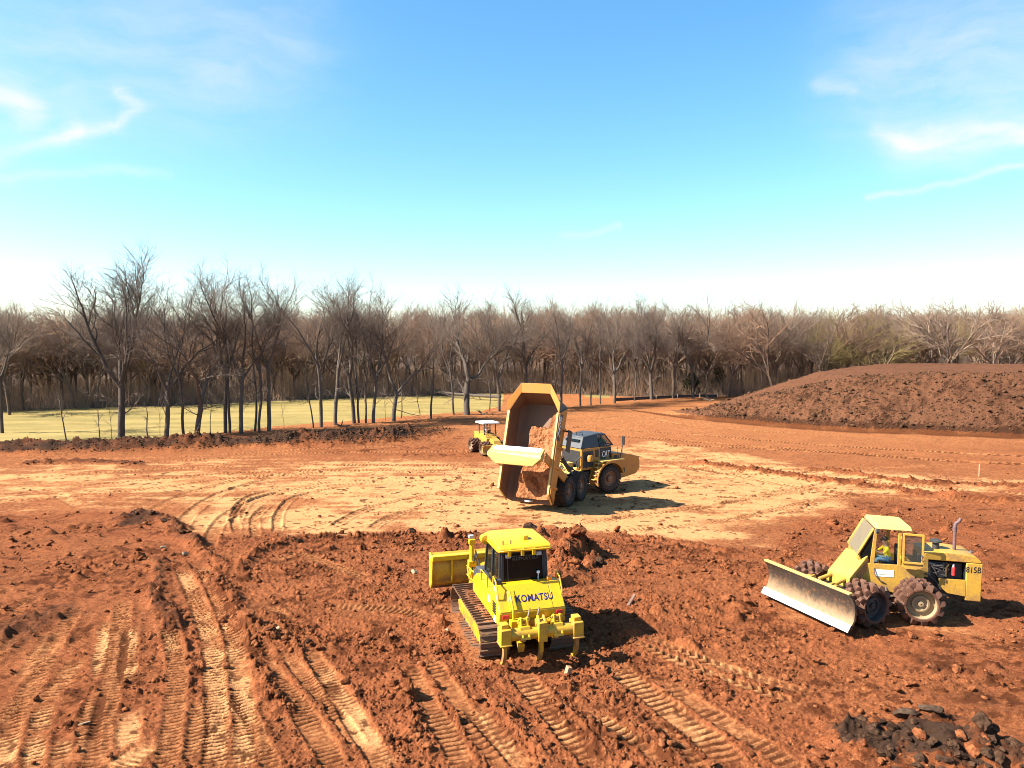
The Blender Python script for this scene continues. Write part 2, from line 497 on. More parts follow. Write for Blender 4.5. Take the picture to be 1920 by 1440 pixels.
NC = 980
tt = np.linspace(-1, 1, NC)
xs = 0.80 * tt + 0.95 * np.sign(tt) * np.abs(tt) ** 7
rows = [-60.0, -25.0, -5.0, 4.0, 9.0, 12.0, 13.4]
y_ = 14.0
while y_ < 24: rows.append(y_); y_ *= 1.0016
while y_ < 100: rows.append(y_); y_ *= 1.0027
while y_ < 150: rows.append(y_); y_ *= 1.006
while y_ < 4000: rows.append(y_); y_ *= 1.08
ys = np.array(rows); NR = len(ys)
half = 0.72 * np.maximum(ys, 14.0) + 2.0
half[:4] = 40.0
GX = xs[None, :] * half[:, None]; GY = np.repeat(ys[:, None], NC, 1)
X = GX.ravel(); Y = GY.ravel()
jx = (hash2(np.arange(X.size), np.arange(X.size) * 3 + 1, 9) - 0.5); jy = (hash2(np.arange(X.size), np.arange(X.size) * 5 + 2, 10) - 0.5)
near = (Y > 14) & (Y < 100)
X = X + np.where(near, jx * 0.018 / 17 * Y, 0); Y = Y + np.where(near, jy * 0.020 / 17 * Y, 0)
Z = macro(X, Y)
vis = (Y > 13) & (Y < 135)
I = np.nonzero(vis)[0]
x = X[I]; y = Y[I]; z = Z[I]
wx = x + 1.3 * (fbm(x, y, 3.2, 3, 31) - 0.5) + 0.5 * (fbm(x, y, 0.7, 2, 33) - 0.5)
wy = y + 2.2 * (fbm(x, y, 3.2, 3, 41) - 0.5) + 0.8 * (fbm(x, y, 0.7, 2, 43) - 0.5)

TAN = ats([(-300, 890), (0, 868), (250, 860), (520, 856), (760, 860), (900, 864), (1010, 850), (1230, 826), (1330, 838), (1500, 866), (1640, 884), (1780, 896), (1960, 900), (2200, 905), (2200, 915), (1960, 915),
           (1760, 926), (1600, 942), (1500, 985), (1440, 1025), (1330, 1024), (1210, 1010), (1080, 1000), (990, 988), (860, 1004), (760, 996), (540, 1006), (500, 998), (440, 1006), (340, 996), (300, 965), (180, 960), (0, 960), (-300, 960)])
dtan = inside(wx, wy, TAN)
tan = sstep(-1.2, 3.2, dtan + 3.0 * (fbm(x, y, 1.6, 4, 47, 0.6) - 0.5))
streak = fbm(x * 0.55 + y * 0.15, y * 0.62 - x * 0.06, 1.0, 6, 51, 0.68)
patch = fbm(x, y, 5.0, 4, 55)
swipe = fbm(x * 0.16 + 0.25 * np.sin(y * 0.16), y * 1.3 + 0.05 * x + 0.012 * x * x * 0.3, 1.0, 4, 57, 0.6)
left = sstep(-9, -22, x)
tan = tan * np.clip(sstep(0.38, 0.62, streak * 0.36 + 0.42 * swipe + patch * 0.22 - 0.04 * left) * 0.90 + 0.28 - 0.08 * left, 0, 1)
def blob(px, py, rx, ry, amt):
    global tan
    cx, cy = at(px, py); kx = abs(at(px + rx, py)[0] - cx); ky = abs(at(px, py - ry)[1] - cy)
    d = np.hypot((wx - cx) / kx, (wy - cy) / ky)
    tan = np.clip(tan + amt * sstep(1.15, 0.6, d) * (0.55 + 0.9 * (fbm(x, y, 0.9, 4, 61) - 0.3)), 0, 1)
for b in ((565, 975, 70, 26, 0.7), (640, 985, 80, 14, 0.6), (845, 978, 90, 26, 0.7), (700, 915, 190, 22, 0.35), (1180, 975, 170, 28, 0.55), (1050, 945, 160, 22, 0.3), (1340, 905, 190, 26, 0.4),
          (1620, 892, 230, 14, 0.32), (1830, 908, 160, 10, 0.30), (1240, 990, 130, 20, 0.35), (1480, 930, 120, 22, 0.25), (360, 985, 60, 22, 0.55), (440, 960, 50, 40, 0.4), (140, 905, 160, 16, 0.2), (330, 905, 160, 12, 0.3)):
    blob(*b)
# loose clods almost everywhere the dozer worked, smoother ground on the haul roads behind
d_near = sstep(0.3, -0.9, dtan) * sstep(62, 40, y)
ROUGH = d_near * (0.55 + 0.9 * fbm(x, y, 2.6, 3, 71))
backrough = inside(wx, wy, ats([(500, 832), (700, 815), (900, 812), (930, 862), (800, 860), (560, 852)]))
ROUGH = np.maximum(ROUGH, 0.8 * sstep(-1, 2, backrough))
ROUGH = np.maximum(ROUGH, 0.30 * (1 - tan) * sstep(-0.3, 0.8, dtan))
ROUGH = np.maximum(ROUGH, 0.16 + 0.25 * sstep(0.5, 0.7, fbm(x, y, 1.1, 4, 73)))
mud = 0.0 * x
groove_dark = 0.0 * x; calm = 0.0 * x                                                       # where wheels pressed the clods flat
add = 0.0 * x
def track(pts, width, depth=0.05, pitch=0.2, bar=0.03, tanned=0.3, chev=0.0, ridge=0.03, flatten=0.85, fade=0.15, gap=0.0):
    """prints pressed into the soil by a crawler or a padded wheel"""
    global tan, calm, add, groove_dark
    P = smooth_line(ats(pts)); m = np.nonzero((x > P[:, 0].min() - 2) & (x < P[:, 0].max() + 2) & (y > P[:, 1].min() - 2) & (y < P[:, 1].max() + 2))[0]
    if not len(m): return
    d, arc, side, L = seg_dist(x[m], y[m], P)
    wob = 0.10 * (fbm(x[m], y[m], 0.8, 3, 83) - 0.5)
    ins = sstep(width / 2 + 0.05, width / 2 - 0.05, d + wob)
    ends = sstep(0.0, 1.2, arc) * sstep(L, L - 1.2, arc) if fade else 1.0
    worn = sstep(0.28, 0.46, fbm(x[m], y[m], 1.8, 3, 87) + gap)
    ph = (arc + chev * d + 0.05 * (fbm(x[m], y[m], 1.1, 2, 85) - 0.5)) / pitch
    saw = ph - np.floor(ph)
    prof = np.where(saw < 0.3, 1.0, 0.0) * sstep(0, 0.10, saw) + sstep(0.62, 0.3, saw) * (saw >= 0.3)
    add[m] += ins * ends * (-depth + 1.5 * bar * prof * (0.35 + 0.65 * worn))
    groove = ins * ends * (1 - sstep(0.05, 0.55, prof)) * (0.35 + 0.65 * worn) * np.clip(bar / 0.03, 0.3, 1.3)
    groove_dark[m] = np.maximum(groove_dark[m], 0.85 * groove)  # darker red in the grooves between the bar prints
    edge = np.exp(-((d - width / 2 - 0.06) / 0.09) ** 2)
    add[m] += edge * ends * ridge * (0.4 + 1.2 * fbm(x[m], y[m], 0.35, 3, 89))
    calm[m] = np.maximum(calm[m], ins * ends * flatten)
    core = sstep(width / 2 + 0.05, width / 2 * 0.5, d + 2.5 * wob)
    tan[m] = np.clip(np.maximum(tan[m], core * ends * tanned * (0.45 + 0.75 * sstep(0.35, 0.6, fbm(x[m], y[m], 1.3, 4, 91)))), 0, 1)
crawl = [
    ([(232, 1120), (222, 1220), (196, 1340), (172, 1470)], 0.55, 0.035, 0.17, 0.04, 0.22), ([(292, 1110), (330, 1230), (326, 1340), (305, 1470)], 0.5, 0.03, 0.17, 0.035, 0.15),
    ([(150, 1130), (70, 1270), (15, 1380), (-20, 1470)], 0.5, 0.03, 0.17, 0.04, 0.22), ([(70, 1110), (-20, 1210), (-90, 1300)], 0.5, 0.03, 0.17, 0.04, 0.2),
    ([(500, 1130), (560, 1195), (600, 1250), (640, 1320)], 0.5, 0.045, 0.17, 0.035, 0.2), ([(430, 1290), (480, 1370), (520, 1470)], 0.4, 0.03, 0.17, 0.035, 0.12),
    ([(760, 1240), (800, 1320), (850, 1400), (880, 1470)], 0.6, 0.05, 0.2, 0.03, 0.3), ([(1180, 1330), (1270, 1400), (1340, 1470)], 0.45, 0.05, 0.24, 0.04, 0.3), ([(1230, 1270), (1340, 1345), (1460, 1420), (1530, 1470)], 0.6, 0.04, 0.24, 0.03, 0.25),
    ([(338, 1065), (366, 1120), (394, 1200), (405, 1290), (408, 1370), (405, 1460)], 0.60, 0.055, 0.17, 0.045, 0.70),
    ([(378, 1062), (412, 1130), (440, 1205), (452, 1290), (458, 1370), (456, 1460)], 0.60, 0.055, 0.17, 0.045, 0.90),
    ([(470, 1200), (515, 1270), (575, 1350), (645, 1460)], 0.60, 0.05, 0.17, 0.04, 0.18),
    ([(520, 1205), (570, 1270), (640, 1350), (690, 1420)], 0.42, 0.05, 0.17, 0.035, 0.10),
    ([(590, 1235), (636, 1300), (690, 1385), (735, 1460)], 0.62, 0.05, 0.19, 0.02, 0.85),
    ([(962, 1252), (1005, 1300), (1060, 1365), (1140, 1460)], 0.75, 0.09, 0.24, 0.03, 0.62),
    ([(1095, 1325), (1150, 1365), (1205, 1400), (1275, 1460)], 0.40, 0.07, 0.24, 0.06, 0.50),
    ([(1140, 1238), (1195, 1285), (1260, 1335), (1330, 1390), (1400, 1460)], 0.80, 0.09, 0.24, 0.035, 0.52),
    ([(880, 1310), (925, 1365), (1020, 1460)], 0.75, 0.08, 0.24, 0.02, 0.60),
    ([(795, 1225), (850, 1300), (900, 1380), (960, 1460)], 0.5, 0.04, 0.24, 0.03, 0.12),
    ([(200, 1158), (192, 1215), (182, 1285)], 0.36, 0.03, 0.17, 0.045, 0.77), ([(246, 1170), (240, 1225), (236, 1290)], 0.48, 0.03, 0.17, 0.045, 0.82),
    ([(300, 1140), (318, 1190), (328, 1245)], 0.50, 0.03, 0.17, 0.045, 0.62), ([(60, 1150), (30, 1190), (0, 1225), (-40, 1260)], 0.40, 0.03, 0.17, 0.045, 0.72),
    ([(110, 1180), (70, 1240), (45, 1290)], 0.60, 0.03, 0.17, 0.045, 0.62), ([(150, 1230), (110, 1290), (60, 1340)], 0.5, 0.03, 0.17, 0.045, 0.47),
    ([(30, 1300), (20, 1340), (10, 1380)], 0.5, 0.03, 0.17, 0.04, 0.52), ([(86, 1310), (78, 1350), (70, 1390)], 0.5, 0.03, 0.17, 0.04, 0.62),
    ([(20, 1360), (10, 1410), (0, 1460)], 0.6, 0.04, 0.17, 0.045, 0.95), ([(70, 1365), (64, 1410), (60, 1460)], 0.5, 0.04, 0.17, 0.045, 0.82),
    ([(120, 1370), (112, 1460)], 0.45, 0.03, 0.17, 0.045, 0.62), ([(245, 1318), (240, 1370), (232, 1420)], 0.62, 0.04, 0.19, 0.02, 0.95),
    ([(300, 1380), (250, 1420), (180, 1470)], 0.7, 0.04, 0.18, 0.03, 0.95), ([(190, 1290), (170, 1350), (160, 1440)], 0.5, 0.03, 0.17, 0.045, 0.32),
    ([(380, 1300), (372, 1370), (360, 1450)], 0.5, 0.02, 0.17, 0.03, 0.27),
    ([(700, 1090), (620, 1060), (560, 1040), (500, 1060)], 0.6, 0.03, 0.2, 0.03, 0.0), ([(830, 1160), (700, 1140), (600, 1140)], 0.6, 0.03, 0.2, 0.03, 0.05),
]
for c in crawl:
    track(*c)
for c in ([(1175, 1195), (1260, 1236), (1380, 1280), (1520, 1330)], [(1205, 1190), (1290, 1226), (1410, 1268), (1550, 1312)]):
    track(c, 0.42, 0.03, 0.30, 0.05, 0.38, chev=0.7, ridge=0.02)
wheel = [
    ([(620, 990), (700, 950), (850, 920), (930, 905)], 0.6, 0.06, 0.3, 0.02, 0.1), ([(690, 995), (760, 960), (900, 935)], 0.6, 0.05, 0.3, 0.02, 0.15), ([(280, 960), (340, 930), (450, 900), (620, 880)], 0.7, 0.05, 0.3, 0.02, 0.1),
    ([(1080, 985), (1250, 960), (1450, 930), (1650, 900)], 0.7, 0.05, 0.3, 0.02, 0.12), ([(1120, 1000), (1300, 985), (1480, 950), (1640, 920)], 0.7, 0.05, 0.3, 0.02, 0.2), ([(1290, 960), (1400, 935), (1560, 905)], 0.6, 0.05, 0.3, 0.02, 0.1),
    ([(1240, 905), (1330, 890), (1430, 880)], 0.6, 0.05, 0.3, 0.02, 0.15), ([(840, 900), (700, 905), (560, 918), (470, 940), (440, 980)], 0.6, 0.05, 0.3, 0.02, 0.1),
    ([(330, 1010), (360, 960), (430, 920), (560, 890), (800, 880), (930, 885)], 0.8, 0.06, 0.3, 0.015, 0.75), ([(390, 1030), (420, 970), (500, 930), (620, 905), (760, 900)], 0.7, 0.06, 0.3, 0.02, 0.2),
    ([(520, 1000), (524, 960), (560, 930), (660, 910)], 0.5, 0.08, 0.3, 0.02, 0.0), ([(445, 1000), (440, 960), (470, 930), (540, 915)], 0.45, 0.08, 0.3, 0.03, 0.0),
    ([(480, 1010), (478, 970), (505, 945)], 0.5, 0.06, 0.25, 0.03, 0.5), ([(0, 900), (300, 880), (600, 872), (900, 874)], 0.8, 0.04, 0.3, 0.02, 0.6),
    ([(0, 930), (280, 900), (520, 884), (840, 884)], 0.8, 0.04, 0.3, 0.02, 0.3), ([(-50, 945), (200, 925), (450, 895), (600, 890)], 0.8, 0.04, 0.3, 0.02, 0.05),
    ([(60, 915), (110, 930), (150, 950)], 0.8, 0.04, 0.3, 0.02, 0.8), ([(1240, 850), (1500, 892), (1900, 925), (2100, 940)], 0.9, 0.05, 0.35, 0.02, 0.7), ([(1240, 866), (1500, 915), (1700, 935), (2000, 945)], 0.9, 0.05, 0.35, 0.02, 0.1),
    ([(1230, 832), (1500, 845), (1900, 870), (2100, 880)], 1.0, 0.06, 0.35, 0.03, 0.1), ([(1060, 800), (1300, 815), (1600, 838), (2000, 860)], 1.0, 0.06, 0.35, 0.03, 0.35), ([(1060, 815), (1300, 828), (1600, 850), (2000, 875)], 1.0, 0.06, 0.35, 0.03, 0.0),
    ([(1100, 790), (1200, 780), (1300, 800), (1500, 812)], 1.0, 0.06, 0.35, 0.02, 0.3), ([(1290, 875), (1400, 890), (1600, 880), (1800, 870)], 0.9, 0.06, 0.35, 0.02, 0.0),
    ([(0, 872), (300, 866), (560, 850), (900, 845)], 1.0, 0.05, 0.35, 0.02, 0.25), ([(0, 862), (300, 858), (520, 846), (760, 836)], 1.0, 0.05, 0.35, 0.02, 0.1),
]
for c in wheel:
    track(*c, flatten=0.6, ridge=0.05)
def windrow(pts, width, height, dark=0.0, lump=1.0):
    """a low ridge of loose soil left by the blade"""
    global add, ROUGH, tan, mud
    P = smooth_line(ats(pts)); m = np.nonzero((x > P[:, 0].min() - 3) & (x < P[:, 0].max() + 3) & (y > P[:, 1].min() - 3) & (y < P[:, 1].max() + 3))[0]
    d, arc, side, L = seg_dist(x[m], y[m], P)
    d = d + 0.5 * width * (fbm(x[m], y[m], 0.8, 3, 101) - 0.5)
    k = np.exp(-(d / width) ** 2) * sstep(0, 1.0, arc) * sstep(L, L - 1.0, arc)
    k = k * (0.35 + 1.1 * fbm(x[m], y[m], 0.9, 3, 103))
    add[m] += height * k; ROUGH[m] = np.maximum(ROUGH[m], np.clip(k * 2.2, 0, 1.5) * lump); tan[m] *= 1 - np.clip(1.5 * k, 0, 1)
    calm[m] *= 1 - np.clip(1.6 * k, 0, 1)
    mud[m] = np.maximum(mud[m], np.clip(k * 1.4, 0, 1) * dark)
for c in ([(190, 985), (270, 972), (325, 985), (345, 1012), (380, 1030)], 0.55, 0.30, 0.45), ([(345, 1012), (395, 1050), (440, 1070), (480, 1040), (560, 1012), (650, 1008)], 0.40, 0.22, 0.05), \
         ([(290, 1045), (300, 1085), (290, 1120), (320, 1160), (325, 1200)], 0.35, 0.20, 0.45), ([(385, 1070), (430, 1125), (470, 1180), (540, 1215), (600, 1235)], 0.45, 0.28, 0.0), \
         ([(640, 1012), (760, 1006), (850, 1010), (900, 1000)], 0.45, 0.22, 0.05), ([(480, 1150), (560, 1190), (620, 1230)], 0.4, 0.22, 0.0), \
         ([(1130, 1000), (1210, 1012), (1300, 1022), (1400, 1045)], 0.35, 0.16, 0.0), ([(470, 1190), (500, 1290), (560, 1360)], 0.3, 0.12, 0.2), ([(1020, 1300), (1090, 1370), (1150, 1440)], 0.3, 0.14, 0.0), \
         ([(900, 1290), (960, 1360), (1040, 1450)], 0.3, 0.14, 0.0), ([(1150, 1320), (1230, 1390), (1300, 1450)], 0.3, 0.12, 0.0), ([(740, 1250), (770, 1340), (800, 1450)], 0.3, 0.12, 0.0), \
         ([(1290, 868), (1420, 885), (1520, 900), (1640, 915), (1800, 935), (1960, 945)], 0.7, 0.35, 0.0), ([(1500, 880), (1600, 890), (1700, 905), (1960, 915)], 0.5, 0.30, 0.25), ([(30, 870), (150, 866), (280, 872)], 0.7, 0.22, 0.5):
    windrow(*c)
# heap of dark mud in the near right corner, heap of red clods before the dozer
def heap(px, py, rx, ry, hgt, dark, seed):
    global add, ROUGH, tan, mud, calm
    cx, cy = at(px, py); kx = abs(at(px + rx, py)[0] - cx); ky = abs(at(px, py - ry)[1] - cy)
    d = np.hypot((wx - cx) / kx, (wy - cy) / ky); k = sstep(1.25, 0.15, d)
    n = fbm(x, y, 0.55, 4, seed)
    add += hgt * k * (0.3 + 1.3 * n); ROUGH = np.maximum(ROUGH, 1.5 * k); tan = tan * (1 - k); calm = calm * (1 - k)
    mud = np.maximum(mud, dark * sstep(1.15, 0.5, d + 0.9 * (n - 0.5)))
for h in ((1620, 1385, 90, 40, 0.24, 0.72, 111), (1760, 1395, 110, 50, 0.36, 0.70, 113), (1880, 1410, 80, 40, 0.22, 0.55, 115), (1770, 1355, 60, 14, 0.12, 0.5, 117),
          (1050, 1050, 55, 32, 0.85, 0.0, 121), (1085, 1036, 45, 22, 0.60, 0.0, 123), (1005, 1015, 35, 14, 0.45, 0.1, 125), (260, 975, 70, 14, 0.15, 0.55, 127), (60, 1180, 80, 60, 0.05, 0.45, 129), (200, 1060, 160, 60, 0.06, 0.25, 131),
          (1840, 1270, 140, 70, 0.04, 0.35, 133), (1460, 1090, 120, 30, 0.05, 0.2, 135)):
    heap(*h)
# long berm of dark soil at the foot of the trees
BERM = smooth_line(ats([(-350, 852), (0, 848), (200, 846), (420, 838), (560, 832), (680, 826), (800, 814), (900, 800)]))
d, arc, side, L = seg_dist(x, y, BERM)
d = d + 1.2 * (fbm(x, y, 2.5, 3, 141) - 0.5)
berm = sstep(3.4, 0.5, d) * sstep(L, L * 0.78, arc) * (y > 55)
add += berm * 0.95 * (0.55 + 0.9 * fbm(x, y, 3.0, 3, 143)); ROUGH = np.where(berm > 0.05, np.maximum(ROUGH, 1.6 * berm), ROUGH)
mud = np.maximum(mud, 0.62 * sstep(0.1, 0.6, berm) * (0.5 + 0.9 * fbm(x, y, 2.0, 3, 145))); tan = tan * (1 - sstep(0.05, 0.3, berm))
# spoil bank on the right
TOE = np.array([(17, 106), (21, 99), (24.5, 93.5), (30, 88), (36, 83.5), (45, 80), (53, 77.5), (66, 75), (90, 72), (130, 70)], dtype=float)
toe = np.interp(x, TOE[:, 0], TOE[:, 1], left=140)
top = np.interp(x, [20, 25, 30, 36, 42, 50, 60, 130], [0, 1.2, 2.7, 4.3, 5.5, 6.1, 6.3, 6.9])
u = y - toe + 1.2 * (fbm(x, y, 5.0, 3, 151) - 0.5)
rise = 0.62 * np.maximum(u, 0)
bank = np.where(u > 0, -0.7 * np.log(np.exp(-rise / 0.7) + np.exp(-np.maximum(top, 0.01) / 0.7)), 0)
bw = np.clip((x - 22) * 1.1, 3.0, 40)
bank = np.clip(bank, 0, None) * sstep(bw + 7, bw, u) * sstep(19, 23, x)
MOUND = sstep(0.15, 0.8, bank)
slope = MOUND * sstep(0.0, 0.6, np.clip(top - bank, 0, 1) + 0.2)
add += bank; ROUGH = np.where(MOUND > 0.3, 1.1 * slope + 0.35, ROUGH)
layer = fbm(x * 0.3, bank * 1.6, 1.0, 3, 157)
tan = tan * (1 - MOUND); calm = calm * (1 - MOUND)
def pressed(cx, cy, ang, lx, ly):
    global calm, add
    ca, sa = math.cos(ang), math.sin(ang); dx = (x - cx) * ca + (y - cy) * sa; dy = -(x - cx) * sa + (y - cy) * ca
    k = sstep(1.0, 0.75, np.maximum(np.abs(dx) / lx, np.abs(dy) / ly)); calm = np.maximum(calm, 0.75 * k); add = add * (1 - k)
pressed(-0.05, 24.6, 1.854, 2.9, 2.2); pressed(12.9, 26.5, 2.9, 3.4, 2.2); pressed(3.6, 49.0, 1.08, 5.5, 2.4)
# detail relief
rg = ROUGH * (1 - calm)
near_ = sstep(75, 45, y)
relief = rg * (0.10 * (fbm(x, y, 0.55, 4, 201, 0.65) - 0.5) + 0.6 * lumps(x, y, 0.42, 211, 0.35) * sstep(0.35, 0.75, fbm(x, y, 1.5, 2, 215)) + 1.25 * lumps(x, y, 0.19, 221, 0.75) + 1.3 * near_ * lumps(x, y, 0.10, 231, 0.8))
relief += sstep(0.75, 1.3, rg) * 0.9 * lumps(x, y, 0.95, 241, 0.40) * sstep(16, 18, y)
relief += MOUND * slope * (0.75 * lumps(x * 0.8, y, 0.8, 253, 0.6) + 0.45 * lumps(x * 0.8, y, 1.3, 251, 0.35) + 0.2 * lumps(x, y, 2.6, 255, 0.2) + 0.35 * (fbm(x, y, 2.0, 4, 257) - 0.5))
relief += berm * (0.7 * lumps(x, y, 1.1, 261, 0.6) + 1.3 * lumps(x, y, 0.6, 263, 0.7) + 0.35 * (fbm(x, y, 0.8, 4, 265, 0.65) - 0.5))
relief += (1 - rg.clip(0, 1)) * (0.05 * (fbm(x, y, 0.3, 3, 271) - 0.5) + 0.10 * (fbm(x, y, 2.0, 3, 275) - 0.5))
z = z + add + relief
Z[I] = z
A_tan = np.zeros(X.size); A_mud = np.zeros(X.size); A_dry = np.zeros(X.size)
A_darken = np.zeros(X.size)
A_darken[I] = np.clip(np.maximum(groove_dark, np.clip(rg, 0, 1.2) * (0.75 * sstep(0.50, 0.66, fbm(x, y, 0.33, 3, 291, 0.6)) * sstep(0.40, 0.60, fbm(x, y, 2.2, 3, 295)) + 0.35 * sstep(0.5, 0.7, fbm(x, y, 0.9, 3, 297))) + tan * 0.85 * sstep(0.58, 0.72, fbm(x, y, 0.5, 4, 299, 0.7))), 0, 1)
A_darken[I] = np.maximum(A_darken[I], 0.75 * sstep(-3.0, -0.3, u) * (u < 1.5) * (y > 60) * (x > 15) * (0.5 + 0.8 * fbm(x, y, 1.5, 3, 293)))
A_tan[I] = tan * (1 - 0.8 * groove_dark); A_mud[I] = mud
A_dry[I] = np.clip(calm * 0.7 + 0.5 * sstep(60, 90, y) * (1 - berm) + 0.35 * (1 - np.clip(ROUGH, 0, 1)) + 0.25 * (fbm(x, y, 4.0, 3, 281) - 0.4), 0, 1)
# which sheet each quad belongs to
FOREST_EDGE = ats([(-900, 800), (-300, 785), (0, 772), (160, 766), (300, 761), (500, 752), (700, 745), (900, 738), (1000, 737), (1100, 741), (1200, 744), (1340, 744), (1500, 742), (1700, 738), (2000, 736), (2600, 734)])
GRASS = ats([(-900, 838), (-300, 833), (0, 830), (120, 827), (330, 822), (430, 810), (560, 797), (680, 786), (800, 776), (905, 770), (940, 762), (946, 728), (1082, 728), (1088, 745), (1142, 747), (1150, 728), (2600, 724)])
edge_y = np.interp(X, FOREST_EDGE[:, 0], FOREST_EDGE[:, 1])
gx = X; gw = Y + 2.0 * (fbm(X, Y, 4.0, 3, 301) - 0.5) + np.where(Y > 60, 4.0 * (fbm(X, Y, 14.0, 2, 303) - 0.5), 0)
grass_y = np.interp(X, GRASS[:, 0], GRASS[:, 1], right=1e5)
sheet = np.zeros(X.size, dtype=np.int8)                                # 0 soil, 1 grass, 2 wood floor, 3 spoil bank
sheet[gw > grass_y] = 1
sheet[(gw > edge_y)] = 2
ms = np.zeros(X.size, dtype=bool); ms[I] = MOUND > 0.1
sheet[ms] = 3
idx = np.arange(NR * NC).reshape(NR, NC)
quads = np.stack([idx[:-1, :-1], idx[:-1, 1:], idx[1:, 1:], idx[1:, :-1]], -1).reshape(-1, 4)
qs = sheet[quads[:, 0]]
ALLV = np.stack([X, Y, Z], 1)
def ground_z(px, py):
    r = int(np.clip(np.searchsorted(ys, py) - 1, 0, NR - 2)); f = (py - ys[r]) / (ys[r + 1] - ys[r])
    def row(k):
        return float(np.interp(px, GX[k], Z[k * NC:(k + 1) * NC]))
    return row(r) * (1 - f) + row(r + 1) * f
def ground_avg(px, py, rad=0.5):
    return sum(ground_z(px + dx * rad, py + dy * rad) for dx in (-1, 0, 1) for dy in (-1, 0, 1)) / 9.0

# soil: colours mixed by zone, darker in the track grooves
def soil_material(name, red, dry, bank=False):
    red = tuple(v * 0.54 for v in red); dry = tuple(v * 0.60 for v in dry)
    k = NT(name); p = k.pos()
    n1 = k.noise(0.55, 5, 0.6, p); n2 = k.noise(5.0, 6, 0.65, p); n3 = k.noise(26.0, 4, 0.7, p)
    tanv = k.attr('tan'); mudv = k.attr('mud'); dryv = k.attr('dry')
    red_d = tuple(v * 0.62 for v in red)
    c = k.mix(k.ramp(k.math('ADD', k.math('MULTIPLY', n1, 0.45), k.math('MULTIPLY', n2, 0.55)), 0.38, 0.62), red_d, red)
    c = k.mix(k.math('MULTIPLY', k.ramp(n3, 0.50, 0.75), 0.55), c, dry)
    c = k.mix(k.math('MULTIPLY', dryv, k.ramp(n2, 0.30, 0.65)), c, dry)
    n4 = k.noise(15.0, 3, 0.75, p)
    c = k.mix(k.math('MULTIPLY', k.ramp(n4, 0.56, 0.64), 0.65), c, tuple(v * 0.28 for v in red))
    c = k.mix(k.math('MULTIPLY', k.ramp(n4, 0.40, 0.34), 0.55), c, tuple(min(1, v * 1.25) for v in dry))
    straw = k.mix(k.ramp(n3, 0.35, 0.70), (0.30, 0.125, 0.050), (0.51, 0.282, 0.115))
    edge = k.math('ADD', tanv, k.math('MULTIPLY_ADD', n2, 0.9, -0.45)); edge = k.math('ADD', edge, k.math('MULTIPLY_ADD', n3, 0.7, -0.35))
    c = k.mix(k.math('MULTIPLY', k.ramp(edge, 0.12, 0.92), k.ramp(tanv, 0.02, 0.30)), c, straw)
    c = k.mix(k.math('MULTIPLY', k.ramp(k.math('ADD', k.attr('darken'), k.math('MULTIPLY_ADD', n3, 0.5, -0.25)), 0.15, 0.75), 0.85), c, tuple(v * 0.30 for v in red))
    m2 = k.ramp(k.math('ADD', mudv, k.math('MULTIPLY_ADD', n2, 0.8, -0.4)), 0.25, 0.7)
    c = k.mix(m2, c, k.mix(n3, (0.018, 0.010, 0.007), (0.048, 0.026, 0.016)))
    hgt = k.math('ADD', k.math('MULTIPLY', n2, 0.5), k.math('MULTIPLY', n3, 0.5))
    k.bump(hgt, 0.9, 0.06)
    return k.done(c, 1.0, 0, 0.04)
M['soil'] = soil_material('red_soil', (0.325, 0.098, 0.038), (0.57, 0.238, 0.090))
M['bank'] = soil_material('spoil_bank_soil', (0.170, 0.072, 0.038), (0.245, 0.105, 0.053))
def field_material():
    k = NT('dormant_grass'); p = k.pos()
    mp = k.n('ShaderNodeMapping'); mp.inputs['Scale'].default_value = (0.25, 1.0, 1); k.t.links.new(p, mp.inputs['Vector'])
    n1 = k.noise(0.35, 5, 0.6, mp.outputs[0]); n2 = k.noise(3.0, 5, 0.7, mp.outputs[0])
    c = k.mix(k.ramp(n1, 0.35, 0.65), (0.175, 0.132, 0.044), (0.265, 0.190, 0.066))
    c = k.mix(k.math('MULTIPLY', k.ramp(n2, 0.45, 0.75), 0.6), c, (0.15, 0.125, 0.038))
    k.bump(n2, 0.8, 0.08)
    return k.done(c, 0.95, 0, 0.1)
M['field'] = field_material()
M['litter'] = plain('leaf_litter', (0.075, 0.045, 0.026), 0.95, var=0.4, scale=0.8)
sheets = []
for k, (nm, mat) in enumerate((('ground', M['soil']), ('field', M['field']), ('forest_floor', M['litter']), ('spoil_bank_hill', M['bank']))):
    q = quads[qs == k]
    used = np.unique(q); remap = np.zeros(X.size, dtype=np.int32); remap[used] = np.arange(len(used))
    me = np_mesh(nm, ALLV[used], remap[q], mat, smooth=True)
    for an, av in (('tan', A_tan), ('mud', A_mud), ('dry', A_dry), ('darken', A_darken)):
        me.attributes.new(an, 'FLOAT', 'POINT').data.foreach_set('value', av[used].astype(np.float32))
    sheets.append(tag(link(bpy.data.objects.new(nm, me)), kind='structure'))
GROUND, FIELD, WOODFLOOR, BANK = sheets

